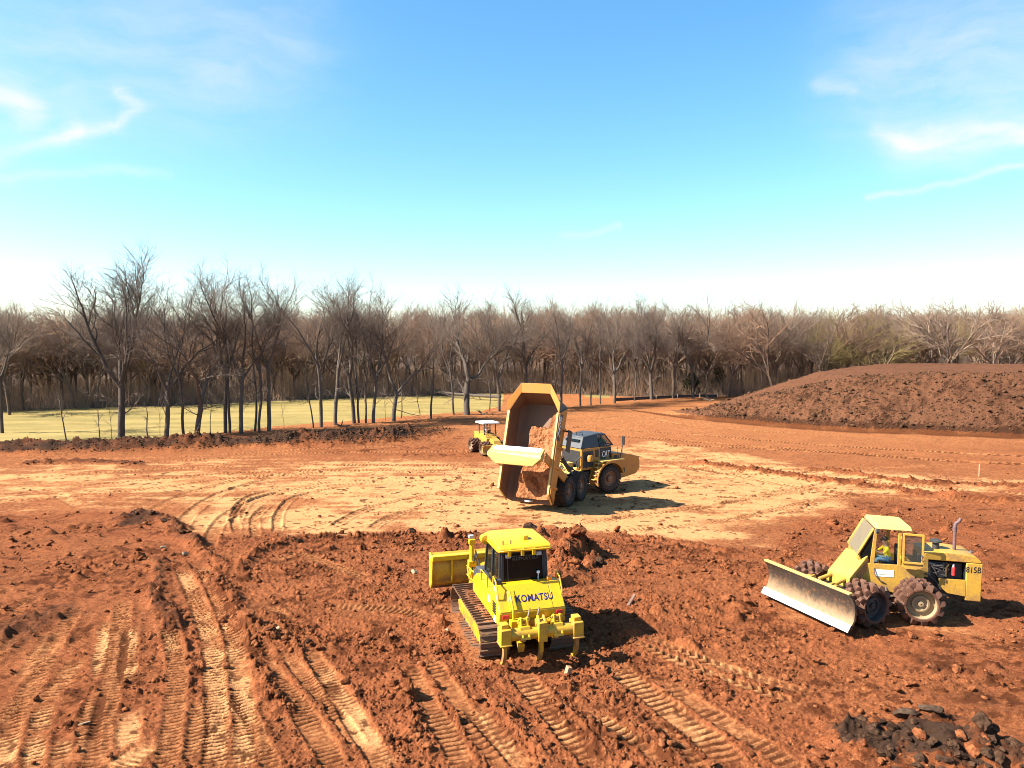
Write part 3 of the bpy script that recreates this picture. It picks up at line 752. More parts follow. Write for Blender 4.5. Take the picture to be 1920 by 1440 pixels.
# loose clods and stones: the biggest lie as objects of their own, the rest as one mass
def rock_proto(seed, squash=0.7, sub=1, rag=0.10, ncut=7):
    rnd = np.random.RandomState(seed); bm = bmesh.new(); bmesh.ops.create_icosphere(bm, subdivisions=sub, radius=0.5)
    dirs = rnd.randn(ncut, 3); dirs /= np.linalg.norm(dirs, axis=1)[:, None]; cut = rnd.uniform(0.20, 0.44, ncut)
    for v in bm.verts:
        p = np.array(v.co)
        for dd, c in zip(dirs, cut):
            t = p @ dd
            if t > c: p = p - dd * (t - c) * 0.85
        p = p * (1 + rag * rnd.randn()); p[2] *= squash
        v.co = p
    me = bpy.data.meshes.new("clod"); bm.to_mesh(me); bm.free(); return me
def arr(me):
    n = len(me.vertices); v = np.empty(n * 3, dtype=np.float32); me.vertices.foreach_get('co', v)
    f = np.empty(len(me.polygons) * 3, dtype=np.int32); me.polygons.foreach_get('vertices', f)
    return v.reshape(-1, 3), f.reshape(-1, 3)
rng = np.random.RandomState(77)
def merge_rocks(name, protos, P, S, mat, parent):
    Vs, Fs, b = [], [], 0
    pa = [arr(p) for p in protos]; which = rng.randint(0, len(protos), len(P)); ang = rng.uniform(0, 6.283, len(P)); tilt = rng.uniform(-0.6, 0.6, (len(P), 2))
    for k, (v, f) in enumerate(pa):
        sel = np.nonzero(which == k)[0]
        if not len(sel): continue
        ca, sa = np.cos(ang[sel]), np.sin(ang[sel])
        sx = S[sel] * rng.uniform(0.8, 1.5, len(sel)); sz = S[sel]
        vx = v[None, :, 0] * sx[:, None]; vy = v[None, :, 1] * S[sel][:, None]; vz = v[None, :, 2] * sz[:, None]
        vz = vz + vx * tilt[sel, 0][:, None] + vy * tilt[sel, 1][:, None]
        w = np.stack([vx * ca[:, None] - vy * sa[:, None] + P[sel, 0][:, None], vx * sa[:, None] + vy * ca[:, None] + P[sel, 1][:, None], vz + P[sel, 2][:, None]], -1)
        Vs.append(w.reshape(-1, 3)); n = len(v)
        Fs.append((f[None] + (np.arange(len(sel)) * n)[:, None, None]).reshape(-1, 3) + b); b += w.shape[0] * n
    o = link(bpy.data.objects.new(name, np_mesh(name, np.vstack(Vs), np.vstack(Fs), mat)), parent)
    o['kind'] = 'stuff'; return o
def clod_material(name, red, dry, obj_var=True):
    red = tuple(v * 0.55 for v in red); dry = tuple(v * 0.58 for v in dry)
    k = NT(name); p = k.pos(); n2 = k.noise(7.0, 5, 0.65, p); n3 = k.noise(1.1, 3, 0.6, p)
    c = k.mix(k.ramp(n2, 0.35, 0.65), red, dry)
    c = k.mix(k.math('MULTIPLY', k.ramp(n3, 0.50, 0.62), 0.75), c, tuple(v * 0.45 for v in red))
    k.bump(n2, 0.7, 0.05)
    return k.done(c, 1.0, 0, 0.04)
M['clod'] = clod_material('red_clod', (0.20, 0.060, 0.025), (0.38, 0.135, 0.052))
M['mudclod'] = clod_material('dark_mud_clod', (0.048, 0.026, 0.016), (0.120, 0.062, 0.036))
M['bankstone'] = clod_material('bank_stone', (0.085, 0.045, 0.028), (0.22, 0.11, 0.055))
M['palestone'] = plain('pale_limestone', (0.30, 0.21, 0.115), 0.85, var=0.15, scale=5)
fine = [rock_proto(s, 0.65, 1) for s in range(6)]
# candidate places in the worked soil, denser where the soil is rough
cand = np.nonzero((y < 62) & (y > 15.5) & (np.abs(x) < 0.74 * y + 2))[0]
area = (0.024 / 17) * (0.0024) * y[cand] ** 2
pr = area * np.clip(rg[cand] - 0.25, 0, 1.6) ** 1.3 * (0.25 + 1.6 * sstep(0.42, 0.66, fbm(x[cand], y[cand], 1.3, 3, 311)))
pr /= pr.sum()
pick = cand[rng.choice(len(cand), 17000, replace=False, p=pr)]
S = 0.030 + 0.055 * rng.rand(len(pick)) ** 2.2 + 0.24 * rng.rand(len(pick)) ** 13
S *= np.clip(0.75 + y[pick] / 90, 0.75, 1.3)
vis_size = S / y[pick]; order = np.argsort(-vis_size)
big, small = order[:230], order[230:]
P3 = np.stack([x[pick], y[pick], z[pick]], 1)
isdark = mud[pick] > 0.45
for sel, mt in ((small[~isdark[small]], M['clod']), (small[isdark[small]], M['mudclod'])):
    merge_rocks('clods', fine, P3[sel] + np.array([0, 0, 0.2]) * S[sel][:, None], S[sel], mt, GROUND)
bigp = [rock_proto(20 + s, 0.75, 3, 0.06, 12) for s in range(8)]
bigred = []; bigdark = []
for p in bigp:
    p.materials.append(M['clod']); bigred.append(p); q = p.copy(); q.materials.clear(); q.materials.append(M['mudclod']); bigdark.append(q)
def clod(px, py, pz, s, dark=False, parent=GROUND, stretch=None):
    o = bpy.data.objects.new('clod', (bigdark if dark else bigred)[rng.randint(0, 8)])
    o.location = (px, py, pz + s * 0.22); o.rotation_euler = (rng.uniform(-.4, .4), rng.uniform(-.4, .4), rng.uniform(0, 6.28))
    e = stretch or rng.uniform(0.8, 1.5); o.scale = (s * e, s, s * rng.uniform(0.8, 1.1))
    return link(o, parent)
for i in big:
    clod(*P3[i], S[i], isdark[i])
for (px, py, s, dk) in ((990, 1003, 1.17, True), (1030, 1003, 0.98, False), (1020, 1030, 0.65, False), (1055, 1035, 1.04, False), (1062, 1060, 0.91, False), (1085, 1048, 0.72, False), (1098, 1062, 0.78, False), (1120, 1058, 0.65, True), (1040, 1062, 0.65, False),
                        (1030, 1085, 0.65, False), (1048, 1090, 0.52, False), (1065, 1020, 0.52, True), (1078, 1075, 0.52, False), (412, 1048, 0.38, True), (394, 1048, 0.24, True), (420, 1168, 0.5, False), (462, 1180, 0.42, False), (440, 1165, 0.35, False), (285, 975, 0.5, True), (262, 970, 0.45, True), (310, 985, 0.4, True), (345, 1015, 0.45, True),
                        (600, 1222, 0.35, False), (580, 1215, 0.3, True), (508, 1195, 0.3, False), (770, 1000, 0.55, True), (820, 1005, 0.4, False), (640, 1000, 0.4, False), (560, 1018, 0.45, True)):
    gx_, gy_ = at(px, py); clod(gx_, gy_, ground_z(gx_, gy_) - 0.06, s, dk)
for i in range(90):
    bx_, by_, wx_, wy_ = ((1610, 1385, 75, 34), (1755, 1398, 105, 42), (1870, 1410, 60, 36), (1770, 1430, 90, 24))[i % 4]
    px, py = bx_ + rng.randn() * wx_ * 0.6, by_ + rng.randn() * wy_ * 0.55
    gx_, gy_ = at(px, py); s = 0.12 + 0.30 * rng.rand() ** 2.6; clod(gx_, gy_, ground_z(gx_, gy_) - 0.05, s, rng.rand() < 0.85)
bcand = np.nonzero(berm > 0.25)[0]; bp = bcand[rng.choice(len(bcand), 4200, replace=False)]
Sb = 0.07 + 0.17 * rng.rand(len(bp)) ** 2.5
merge_rocks('clods', fine, np.stack([x[bp], y[bp], z[bp] + 0.15 * Sb], 1), Sb, M['bankstone'], GROUND)
# stones on the bank
bc = np.nonzero((MOUND > 0.5) & (slope > 0.35) & (np.abs(x) < 0.74 * y + 2) & (u < 18))[0]
pk = bc[rng.choice(len(bc), 4200, replace=False)]
S2 = 0.12 + 0.18 * rng.rand(len(pk)) ** 2 + 0.40 * rng.rand(len(pk)) ** 10
order = np.argsort(-S2); P4 = np.stack([x[pk], y[pk], z[pk]], 1)
merge_rocks('stones', fine, P4[order[180:]], S2[order[180:]], M['bankstone'], BANK)
stonep = [rock_proto(40 + s, 0.62, 1) for s in range(6)]
for p in stonep: p.materials.append(M['bankstone'])
for i in order[:180]:
    o = bpy.data.objects.new('stone', stonep[rng.randint(0, 6)]); o.location = P4[i] + np.array([0, 0, S2[i] * 0.1])
    o.rotation_euler = (rng.uniform(-.7, .7), rng.uniform(-.7, .7), rng.uniform(0, 6.28)); o.scale = (S2[i] * rng.uniform(0.9, 1.7), S2[i], S2[i]); link(o, BANK)
# ------------------------------------------------------------------ bare winter trees
def nrm(a): return a / np.maximum(np.linalg.norm(a, axis=-1, keepdims=True), 1e-9)
def grow(seed, spec, base_dir=(0, 0, 1), H=15.0):
    """spec: list of levels; each dict(n, t0, t1, ang, len, r, taper, seg, wander, up, sides). Returns per level (paths, radii, sides)."""
    rs = np.random.RandomState(seed); out = []
    P = np.zeros((1, 3)); D = np.array([base_dir], dtype=float); D = nrm(D); prevR = None
    L = np.array([spec[0]['len'] * H]); Rr = np.array([spec[0]['r'] * H])
    for k, s in enumerate(spec):
        n = len(P); seg = s['seg']; paths = np.zeros((n, seg + 1, 3)); rad = np.zeros((n, seg + 1)); dirs = np.zeros((n, seg + 1, 3))
        p = P.copy(); d = D.copy(); paths[:, 0] = p; rad[:, 0] = Rr; dirs[:, 0] = d
        for j in range(seg):
            d = nrm(d + s['wander'] * rs.randn(n, 3) + np.array([0, 0, s['up']]))
            p = p + d * (L / seg)[:, None]
            paths[:, j + 1] = p; rad[:, j + 1] = Rr * (1 - (1 - s['taper']) * (j + 1) / seg); dirs[:, j + 1] = d
        out.append((paths, rad, s['sides']))
        if k + 1 == len(spec): break
        c = spec[k + 1]; m = c['n']; cnt = n * m
        t = c['t0'] + (c['t1'] - c['t0']) * ((np.arange(m) + rs.rand(n, m)) / m)
        if c.get('tip', True): t[:, -1] = 1.0
        f = t * seg; i0 = np.minimum(f.astype(int), seg - 1); fr = f - i0; ii = np.arange(n)[:, None]
        P = (paths[ii, i0] * (1 - fr)[..., None] + paths[ii, i0 + 1] * fr[..., None]).reshape(cnt, 3)
        d0 = dirs[ii, i0 + 1].reshape(cnt, 3)
        pr = (rad[ii, i0] * (1 - fr) + rad[ii, i0 + 1] * fr).reshape(cnt)
        rv = nrm(rs.randn(cnt, 3) * np.array([1, 1, c.get('vert', 0.7)])); side = nrm(rv - d0 * (rv * d0).sum(1)[:, None])
        if c.get('spread'):                                   # main limbs fan evenly round the trunk
            a = (np.tile(np.arange(m), n) * (2 * np.pi / m) + rs.rand(cnt) * 0.9 + rs.rand() * 6.28); side = np.stack([np.cos(a), np.sin(a), 0 * a], 1)
        an = R(c['ang']) * rs.uniform(0.55, 1.35, cnt)
        if c.get('tip', True): an = np.where((np.arange(cnt) % m) == m - 1, an * c.get('tipang', 0.35), an)
        D = nrm(d0 * np.cos(an)[:, None] + side * np.sin(an)[:, None])
        L = c['len'] * H * rs.uniform(0.65, 1.25, cnt) * (1.15 - 0.45 * t.reshape(cnt))
        Rr = np.minimum(c['r'] * H * rs.uniform(0.75, 1.2, cnt), pr * 0.92)
    return out
def tubes(levels):
    Vs, Fs, b = [], [], 0
    for paths, rad, k in levels:
        n, s1, _ = paths.shape
        t = np.zeros_like(paths); t[:, :-1] = paths[:, 1:] - paths[:, :-1]; t[:, -1] = t[:, -2]; t = nrm(t)
        ref = np.where(np.abs(t[:, :1, 2:3]) > 0.9, np.array([1.0, 0, 0]), np.array([0, 0, 1.0])) * np.ones_like(t)
        a = nrm(np.cross(t, ref)); c = np.cross(t, a)
        q = 2 * np.pi * np.arange(k) / k
        V = paths[:, :, None, :] + rad[:, :, None, None] * (a[:, :, None, :] * np.cos(q)[:, None] + c[:, :, None, :] * np.sin(q)[:, None])
        Vs.append(V.reshape(-1, 3))
        base = (np.arange(n) * s1 * k)[:, None, None]; ring = (np.arange(s1 - 1) * k)[None, :, None]; kk = np.arange(k)[None, None, :]; k2 = (kk + 1) % k
        F = np.stack([base + ring + kk, base + ring + k2, base + ring + k + k2, base + ring + k + kk], -1).reshape(-1, 4)
        Fs.append(F + b); b += n * s1 * k
    return np.vstack(Vs), np.vstack(Fs)
def bark(name, c, var=0.3):
    c = tuple(v * 0.60 for v in c)
    k = NT(name); o = k.obj(); mp = k.n('ShaderNodeMapping'); mp.inputs['Scale'].default_value = (6, 6, 0.8); k.t.links.new(o, mp.inputs['Vector'])
    n = k.noise(1.6, 5, 0.65, mp.outputs[0]); rnd = k.n('ShaderNodeObjectInfo').outputs['Random']
    f = k.math('ADD', k.math('MULTIPLY', n, 0.7), k.math('MULTIPLY', rnd, 0.3))
    cc = k.mix(k.ramp(f, 0.25, 0.75), tuple(v * (1 - var) for v in c), tuple(v * (1 + var) for v in c))
    k.bump(n, 0.6, 0.04)
    return k.done(cc, 0.9, 0, 0.2)
M['bark'] = bark('grey_brown_bark', (0.150, 0.113, 0.087))
M['twig'] = bark('brown_twigs', (0.25, 0.185, 0.142))
M['bark_far'] = bark('brown_bark', (0.23, 0.155, 0.105), 0.45)
M['twig_far'] = bark('reddish_twigs', (0.34, 0.205, 0.128), 0.4)
M['twig_grey'] = bark('grey_twigs', (0.30, 0.205, 0.145), 0.35)
M['twig_bud'] = bark('budding_twigs', (0.34, 0.25, 0.09), 0.25)
M['brush'] = bark('brown_brush', (0.44, 0.28, 0.175), 0.4)
M['bark_pale'] = bark('pale_bark', (0.30, 0.24, 0.17), 0.2)
def lv(n=1, t0=0.3, t1=1.0, ang=40, len=0.2, r=0.01, taper=0.5, seg=4, wander=0.12, up=0.03, sides=4, **k):
    return dict(n=n, t0=t0, t1=t1, ang=ang, len=len, r=r, taper=taper, seg=seg, wander=wander, up=up, sides=sides, **k)
def tall(seed, fork=0.34, limbs=3, spread=24, wander=0.07, twig=0.0010, lean=(0, 0, 1), H=15.5, r=0.0112, n3=6, n2=7):
    sp = [lv(1, len=fork, r=r, taper=0.82, seg=7, wander=wander * 0.55, up=0.02, sides=9),
          lv(limbs, 0.80, 1.0, spread, 0.56, r * 0.66, 0.36, 11, wander * 1.25, 0.05, 7, spread=True, tip=False),
          lv(n2, 0.22, 1.0, 33, 0.22, r * 0.25, 0.35, 6, 0.14, 0.05, 5, tipang=0.2),
          lv(n3, 0.15, 1.0, 38, 0.125, r * 0.115, 0.4, 4, 0.12, 0.05, 3),
          lv(5, 0.12, 1.0, 40, 0.062, twig, 0.6, 2, 0.14, 0.05, 3),
          lv(3, 0.2, 1.0, 38, 0.034, twig * 0.75, 0.6, 1, 0.1, 0.04, 3)]
    main = grow(seed, sp, lean, H)
    low = grow(seed, [sp[0], lv(5, 0.35, 0.98, 62, 0.15, r * 0.20, 0.35, 6, 0.20, 0.02, 4, tip=False), lv(5, 0.15, 1.0, 42, 0.075, r * 0.075, 0.4, 3, 0.18, 0.02, 3), lv(4, 0.1, 1, 42, 0.04, twig, 0.5, 1, 0.14, 0.02, 3)], lean, H)
    return main + low[1:]
def snag(seed, H=5.0, lean=(0.1, 0, 1), n=4, r=0.022):
    sp = [lv(1, len=0.85, r=r, taper=0.5, seg=9, wander=0.09, up=0.02, sides=7), lv(n, 0.45, 1.0, 45, 0.26, r * 0.42, 0.35, 5, 0.18, 0.01, 5), lv(4, 0.2, 1.0, 42, 0.14, r * 0.16, 0.4, 3, 0.16, 0.01, 3), lv(3, 0.2, 1, 40, 0.08, 0.0022, 0.5, 2, 0.15, 0, 3)]
    return grow(seed, sp, lean, H)
class TreeKind:
    def __init__(self, levels, cut, H, bark_, twig_):
        v, f = tubes(levels[:cut]); self.trunk = np_mesh('trunk', v, f, bark_, smooth=True)
        v, f = tubes(levels[cut:]); self.crown = np_mesh('crown', v, f, twig_, smooth=True); self.H = H
def plant(kind, loc, height, rz, label, group=None, lean=(0.0, 0.0), name='bare_tree', twig=None, widen=1.0, cat='tree'):
    o = bpy.data.objects.new(name, None); o.empty_display_size = 0.3
    o.location = loc; s = height / kind.H; o.scale = (s * widen, s * widen, s)
    o.rotation_euler = (lean[1], lean[0], rz); link(o); tag(o, label, cat, group)
    for nm, me in (('trunk', kind.trunk), ('crown', kind.crown)):
        c = bpy.data.objects.new(nm, me); link(c, o)
        if nm == 'crown' and twig is not None:
            c.material_slots[0].link = 'OBJECT'; c.material_slots[0].material = twig
    return o
def real_height(levels): return float(np.percentile(np.concatenate([p[:, -1, 2] for p, _, _ in levels]), 98.5))
def kind(levels, cut=3, b='bark', t='twig'): return TreeKind(levels, cut, real_height(levels), M[b], M[t])
K = {
    'vase': kind(tall(1, 0.30, 4, 29, 0.05, n2=8, n3=7, r=0.0140)),
    'a': kind(tall(2, 0.36, 3, 20)), 'b': kind(tall(3, 0.42, 2, 22)), 'c': kind(tall(4, 0.30, 3, 26, 0.10)), 'd': kind(tall(5, 0.46, 3, 24)),
    'slim': kind(tall(6, 0.50, 2, 18, 0.08, r=0.0090, n2=6, n3=6)), 'lowfork': kind(tall(7, 0.16, 2, 24, 0.10, n2=7)),
    'crook': kind(tall(18, 0.20, 2, 26, 0.15, n2=7, r=0.0145)),
    'snag': kind(snag(9), 2), 'snag2': kind(snag(10, lean=(-0.25, 0, 1), n=5), 2), 'sap': kind(snag(11, 5, (0.05, 0, 1), 5, 0.011), 2), 'stub': kind(snag(12, 5, (0, 0, 1), 3, 0.034), 2),
}
# trees along the berm, each where it stands: base px, top row, kind, turn, lean(x), label
ROW = [
    (-70, 830, 560, 'a', 0.4, 0.02, 'bare tree cut off by the left edge of the photo, in front of the field'),
    (4, 812, 562, 'b', 2.0, -0.03, 'tall bare tree at the left edge, standing on the dry field beyond the berm'),
    (125, 826, 735, 'snag2', 0.3, -0.05, 'thin dead trunk leaning left, leftmost on the dark berm'),
    (187, 826, 762, 'snag2', 2.5, -0.08, 'short crooked dead stem just left of the biggest tree'),
    (208, 826, 745, 'sap', 1.0, 0.04, 'spindly sapling touching the foot of the biggest tree'),
    (227, 823, 466, 'vase', 1.1, 0.0, 'biggest bare tree of the row, thick trunk and wide vase crown'),
    (277, 823, 752, 'stub', 0.0, -0.02, 'stubby broken trunk right of the biggest tree'),
    (300, 822, 760, 'sap', 2.0, -0.06, 'thin bare sapling right of the stubby broken trunk'),
    (312, 821, 505, 'c', 0.2, 0.05, 'bare tree with curved trunk bending right, low broken limb to the left'),
    (345, 819, 520, 'slim', 1.3, -0.07, 'slim bare tree leaning left, beside the low forked trunk'),
    (369, 818, 498, 'lowfork', 0.5, 0.0, 'bare tree forking low in two arms, third thick trunk from left'),
    (396, 816, 700, 'sap', 3.0, 0.02, 'bare sapling right of the low forking tree'),
    (423, 812, 505, 'd', 1.9, -0.05, 'bare tree leaning left, left trunk of a close pair'),
    (431, 812, 520, 'slim', 0.1, 0.02, 'slim upright tree, right trunk of a close pair'),
    (452, 813, 505, 'a', 2.8, 0.0, 'stout straight bare tree in the middle of the left group'),
    (478, 809, 640, 'snag', 0.9, 0.02, 'thin bare stem between two straight trunks'),
    (486, 810, 515, 'slim', 2.2, -0.03, 'straight slim bare tree with a narrow crown, left of the tall forked one'),
    (504, 808, 508, 'b', 0.8, 0.0, 'tall straight bare tree with a high fork, last of the left group'),
    (532, 805, 745, 'sap', 0.0, 0.0, 'short bare sapling standing alone in the gap of the row'),
    (588, 802, 700, 'snag2', 1.7, -0.04, 'short crooked tree with a low bent limb, right of the gap'),
    (602, 801, 512, 'd', 0.6, 0.0, 'tall straight bare tree just right of the crooked short one'),
    (629, 797, 516, 'b', 2.6, -0.08, 'tall bare tree leaning left behind the dark berm end'),
    (664, 794, 520, 'c', 1.4, -0.10, 'bare tree with strong left lean, first of the middle group'),
    (673, 794, 560, 'slim', 0.5, -0.03, 'slim bare tree right beside the strongly leaning one'),
    (686, 793, 560, 'slim', 3.6, 0.01, 'narrow bare tree between leaning trunk and straight trunk'),
    (700, 793, 524, 'a', 2.1, 0.0, 'straight bare tree with long clean trunk in the middle group'),
    (722, 791, 735, 'sap', 0.7, 0.03, 'bare sapling in the middle group, left of the low forked tree'),
    (738, 790, 526, 'lowfork', 2.0, 0.02, 'low forked bare tree with a long limb reaching right'),
    (752, 784, 700, 'snag', 0.2, 0.03, 'short dead stem close behind the low forked tree'),
    (788, 778, 725, 'snag2', 1.0, -0.05, 'short leaning stem in front of the bright field'),
    (808, 786, 640, 'snag', 2.9, -0.07, 'bent bare stem leaning left near the fallen log'),
    (851, 777, 560, 'slim', 0.9, -0.10, 'slim bare tree leaning left beside the twisted tree'),
    (876, 778, 538, 'crook', 0.25, -0.02, 'twisted bare tree with two thick bent arms, behind the padded roller'),
    (918, 772, 690, 'snag', 1.5, 0.02, 'short bare stem behind the white canopy'),
    (936, 771, 556, 'c', 0.7, 0.0, 'bare tree just left of the raised dump body'),
    (990, 768, 538, 'a', 3.4, 0.0, 'tall bare tree behind the raised dump body'),
    (1036, 768, 600, 'slim', 2.4, -0.08, 'slim leaning bare tree at the right edge of the dump body'),
    (1052, 764, 552, 'b', 1.2, 0.0, 'tall straight bare tree right of the raised dump body'),
    (1088, 762, 575, 'd', 2.2, 0.03, 'bare tree between dump body and truck cab, left of a trunk cluster'),
    (1108, 760, 590, 'slim', 1.0, -0.02, 'slim trunk of the cluster above the truck cab'),
    (1126, 758, 600, 'slim', 2.9, 0.05, 'right hand slim trunk of the cluster above the truck cab'),
    (1152, 756, 562, 'c', 0.3, 0.02, 'pale trunked bare tree leaning right above the truck hood'),
    (1190, 752, 600, 'slim', 1.8, 0.0, 'slim bare tree left of the silt fence'),
    (1222, 749, 556, 'vase', 2.7, 0.0, 'stout bare tree with dark trunk behind the silt fence'),
    (1262, 747, 585, 'a', 0.1, 0.0, 'bare tree behind the middle of the silt fence'),
    (1300, 747, 552, 'c', 1.9, 0.03, 'wide bare tree behind the right end of the silt fence'),
]
for px, py, ptop, kd, rz, lean, label in ROW:
    bx, by = at(px, py)
    bz = ground_z(bx, by) - 0.15
    top_z = CAM_H - (ptop - HORIZON) / FOC * by
    plant(K[kd], (bx, by, bz), max(2.0, top_z - bz) * 1.0, rz, label, 'bare trees along the field', (lean, 0), 'bare_tree' if kd not in ('sap',) else 'sapling', widen=1.28 if kd == 'vase' else (0.7 if 'snag' in kd or kd in ('sap', 'stub') else 1.1))
# the wood behind: nearest trees one by one
def wood_levels(seed, fork, limbs, spread, twig=0.0022):
    sp = [lv(1, len=fork, r=0.011, taper=0.8, seg=5, wander=0.06, up=0.02, sides=6), lv(limbs, 0.6, 1.0, spread, 0.46, 0.0085, 0.4, 6, 0.10, 0.04, 5, spread=True, tip=False),
          lv(6, 0.15, 1.0, 40, 0.25, 0.0045, 0.35, 4, 0.13, 0.03, 4), lv(6, 0.1, 1.0, 42, 0.14, 0.0026, 0.4, 3, 0.14, 0.03, 3), lv(5, 0.1, 1.0, 44, 0.075, twig, 0.5, 1, 0.12, 0.02, 3)]
    return grow(seed, sp, (0, 0, 1), 14.0)
W = [kind(wood_levels(30 + i, (0.24, 0.34, 0.42, 0.30, 0.20, 0.38, 0.28)[i], (3, 4, 3, 5, 4, 3, 4)[i], (28, 24, 30, 34, 36, 26, 30)[i]), 2, 'bark_far', 'twig_far') for i in range(7)]
ptr = np.random.RandomState(5)
edge = lambda px: at(px, float(np.interp(px, [-900, -300, 0, 160, 300, 500, 700, 900, 1000, 1100, 1200, 1340, 1500, 1700, 2000, 2600], [800, 785, 772, 766, 761, 752, 745, 738, 737, 741, 744, 744, 742, 738, 736, 734])))
placed = []
def free(bx, by, gap):
    for (qx, qy) in placed:
        if (qx - bx) ** 2 + (qy - by) ** 2 < gap * gap: return False
    placed.append((bx, by)); return True
n_ = 0; tries = 0
twigs = [None, None, M['twig_grey'], M['twig_grey'], M['twig_bud']]
while n_ < 246 and tries < 6000:
    tries += 1
    px = ptr.uniform(-160, 2090); ex, ey = edge(px)
    back = ptr.uniform(1.0, 34.0) if n_ > 90 else ptr.uniform(0.5, 9.0)
    by = ey + back; bx = ex * by / ey
    if not free(bx, by, 3.0): continue
    h = ptr.uniform(12.5, 16.5) * (1.05 if px > 900 else 1.0)
    tw = twigs[ptr.randint(0, 4)]
    if px > 1300 and ptr.rand() < 0.22: tw = twigs[4]
    zone = 'left behind the dry field' if px < 700 else ('in the middle behind the truck' if px < 1250 else 'right behind the spoil bank')
    plant(W[ptr.randint(0, 7)], (bx, by, ground_z(bx, by) - 0.2), h, ptr.uniform(0, 6.28), 'bare brown tree in the dense edge of the wood, ' + zone, 'trees at the edge of the wood, ' + zone, (ptr.uniform(-.05, .05), ptr.uniform(-.05, .05)), twig=tw, widen=ptr.uniform(0.9, 1.25))
    n_ += 1
# trees of the right side that stand out
for px, py, ptop, kd, rz, tw, wd, label in [
    (1450, 748, 553, 0, 0.5, None, 1.0, 'tall spreading bare tree rising above the wood, left of the spoil bank crest'),
    (1640, 742, 610, 4, 1.0, M['twig_bud'], 1.3, 'budding yellow green tree behind the crest of the spoil bank'),
    (1770, 742, 548, 3, 2.0, M['twig_grey'], 1.15, 'tallest broad bare tree on the right, above the spoil bank'),
    (1540, 745, 600, 2, 2.4, M['twig_grey'], 1.0, 'bare tree with pale stems at the left shoulder of the spoil bank'),
    (1865, 742, 575, 5, 0.3, None, 1.2, 'wide bare tree near the right edge above the spoil bank'),
    (18, 778, 560, 1, 0.3, M['twig_grey'], 1.1, 'dark bare tree at the far edge of the dry field, leftmost of the wood'),
]:
    bx, by = at(px, py); bz = ground_z(bx, by) - 0.2
    plant(W[kd], (bx, by, bz), CAM_H - (ptop - HORIZON) / FOC * by - bz, rz, label, 'trees that stand out of the wood', twig=tw, widen=wd)
# a few dark evergreens among the bare trunks
k = NT('cedar_green'); n_c = k.noise(3.0, 4, 0.6, k.pos()); M['cedar'] = k.done(k.mix(k.ramp(n_c, 0.35, 0.65), (0.030, 0.030, 0.015), (0.075, 0.070, 0.034)), 0.9, 0, 0.1)
for i, (px, py, h_, lab) in enumerate(((1298, 742, 3.8, 'small dark evergreen behind the right end of the silt fence'), (1352, 738, 4.4, 'taller dark evergreen at the left tip of the spoil bank'), (1560, 741, 5.6, 'dark evergreen behind the left shoulder of the spoil bank'))):
    bx, by = at(px, py); by += 1.5; bz = ground_z(bx, by); rs = np.random.RandomState(90 + i); nl = 1500
    cl = rs.randn(26, 3) * np.array([0.26, 0.26, 0.24]); cc_ = cl[rs.randint(0, 26, nl)] + rs.randn(nl, 3) * 0.085
    zz = np.clip(cc_[:, 2] + 0.5, 0.05, 1.0); P_ = np.stack([cc_[:, 0] * (1.05 - zz * 0.75) * h_ * 0.9, cc_[:, 1] * (1.05 - zz * 0.75) * h_ * 0.9, zz * h_], 1)
    a_ = rs.randn(nl, 3) * 0.20; b_ = rs.randn(nl, 3) * 0.16
    V_ = np.stack([P_ - a_, P_ + b_, P_ + a_, P_ - b_], 1).reshape(-1, 3); F_ = np.arange(nl * 4).reshape(-1, 4)
    o = empty('cedar', (bx, by, bz)); tag(o, lab, 'evergreen', 'dark evergreens at the edge of the wood')
    put('crown', np_mesh('crown', V_, F_, M['cedar']), o); MB().cyl((0, 0, -0.2), (0, 0, h_ * 0.8), 0.12, 6, 0.03).build('trunk', M['bark'], o)
# beyond them the wood reads as one mass
far_levels = [grow(60 + i, [lv(1, len=0.35, r=0.014, taper=0.7, seg=3, sides=4), lv(4, 0.5, 1.0, 32, 0.45, 0.007, 0.4, 4, 0.1, 0.04, 3, spread=True, tip=False), lv(6, 0.15, 1, 42, 0.24, 0.004, 0.4, 2, 0.14, 0.03, 3), lv(9, 0.05, 1, 46, 0.13, 0.0032, 0.5, 1, 0.12, 0.02, 3)], H=14.0) for i in range(3)]
far_v = [tubes(l) for l in far_levels]
Vs, Fs, b = [], [], 0
for i in range(600):
    px = ptr.uniform(-260, 2190) if i < 430 else (ptr.uniform(-800, -180) if i % 2 else ptr.uniform(2100, 2750)); ex, ey = edge(px); back = (14 if i < 430 else 2) + 95 * ptr.rand() ** 1.3
    by = ey + back; bx = ex * by / ey; v, f = far_v[ptr.randint(0, 3)]; a = ptr.uniform(0, 6.28); s = ptr.uniform(0.95, 1.18); wd = s * ptr.uniform(1.0, 1.35)
    w = np.stack([(v[:, 0] * math.cos(a) - v[:, 1] * math.sin(a)) * wd + bx, (v[:, 0] * math.sin(a) + v[:, 1] * math.cos(a)) * wd + by, v[:, 2] * s + ground_z(bx, by) - 0.2], 1)
    Vs.append(w); Fs.append(f + b); b += len(v)
tag(link(bpy.data.objects.new('far_woods', np_mesh('far_woods', np.vstack(Vs), np.vstack(Fs), M['twig_far']))), 'far part of the bare brown wood, reading as one mass', 'wood', kind='stuff')
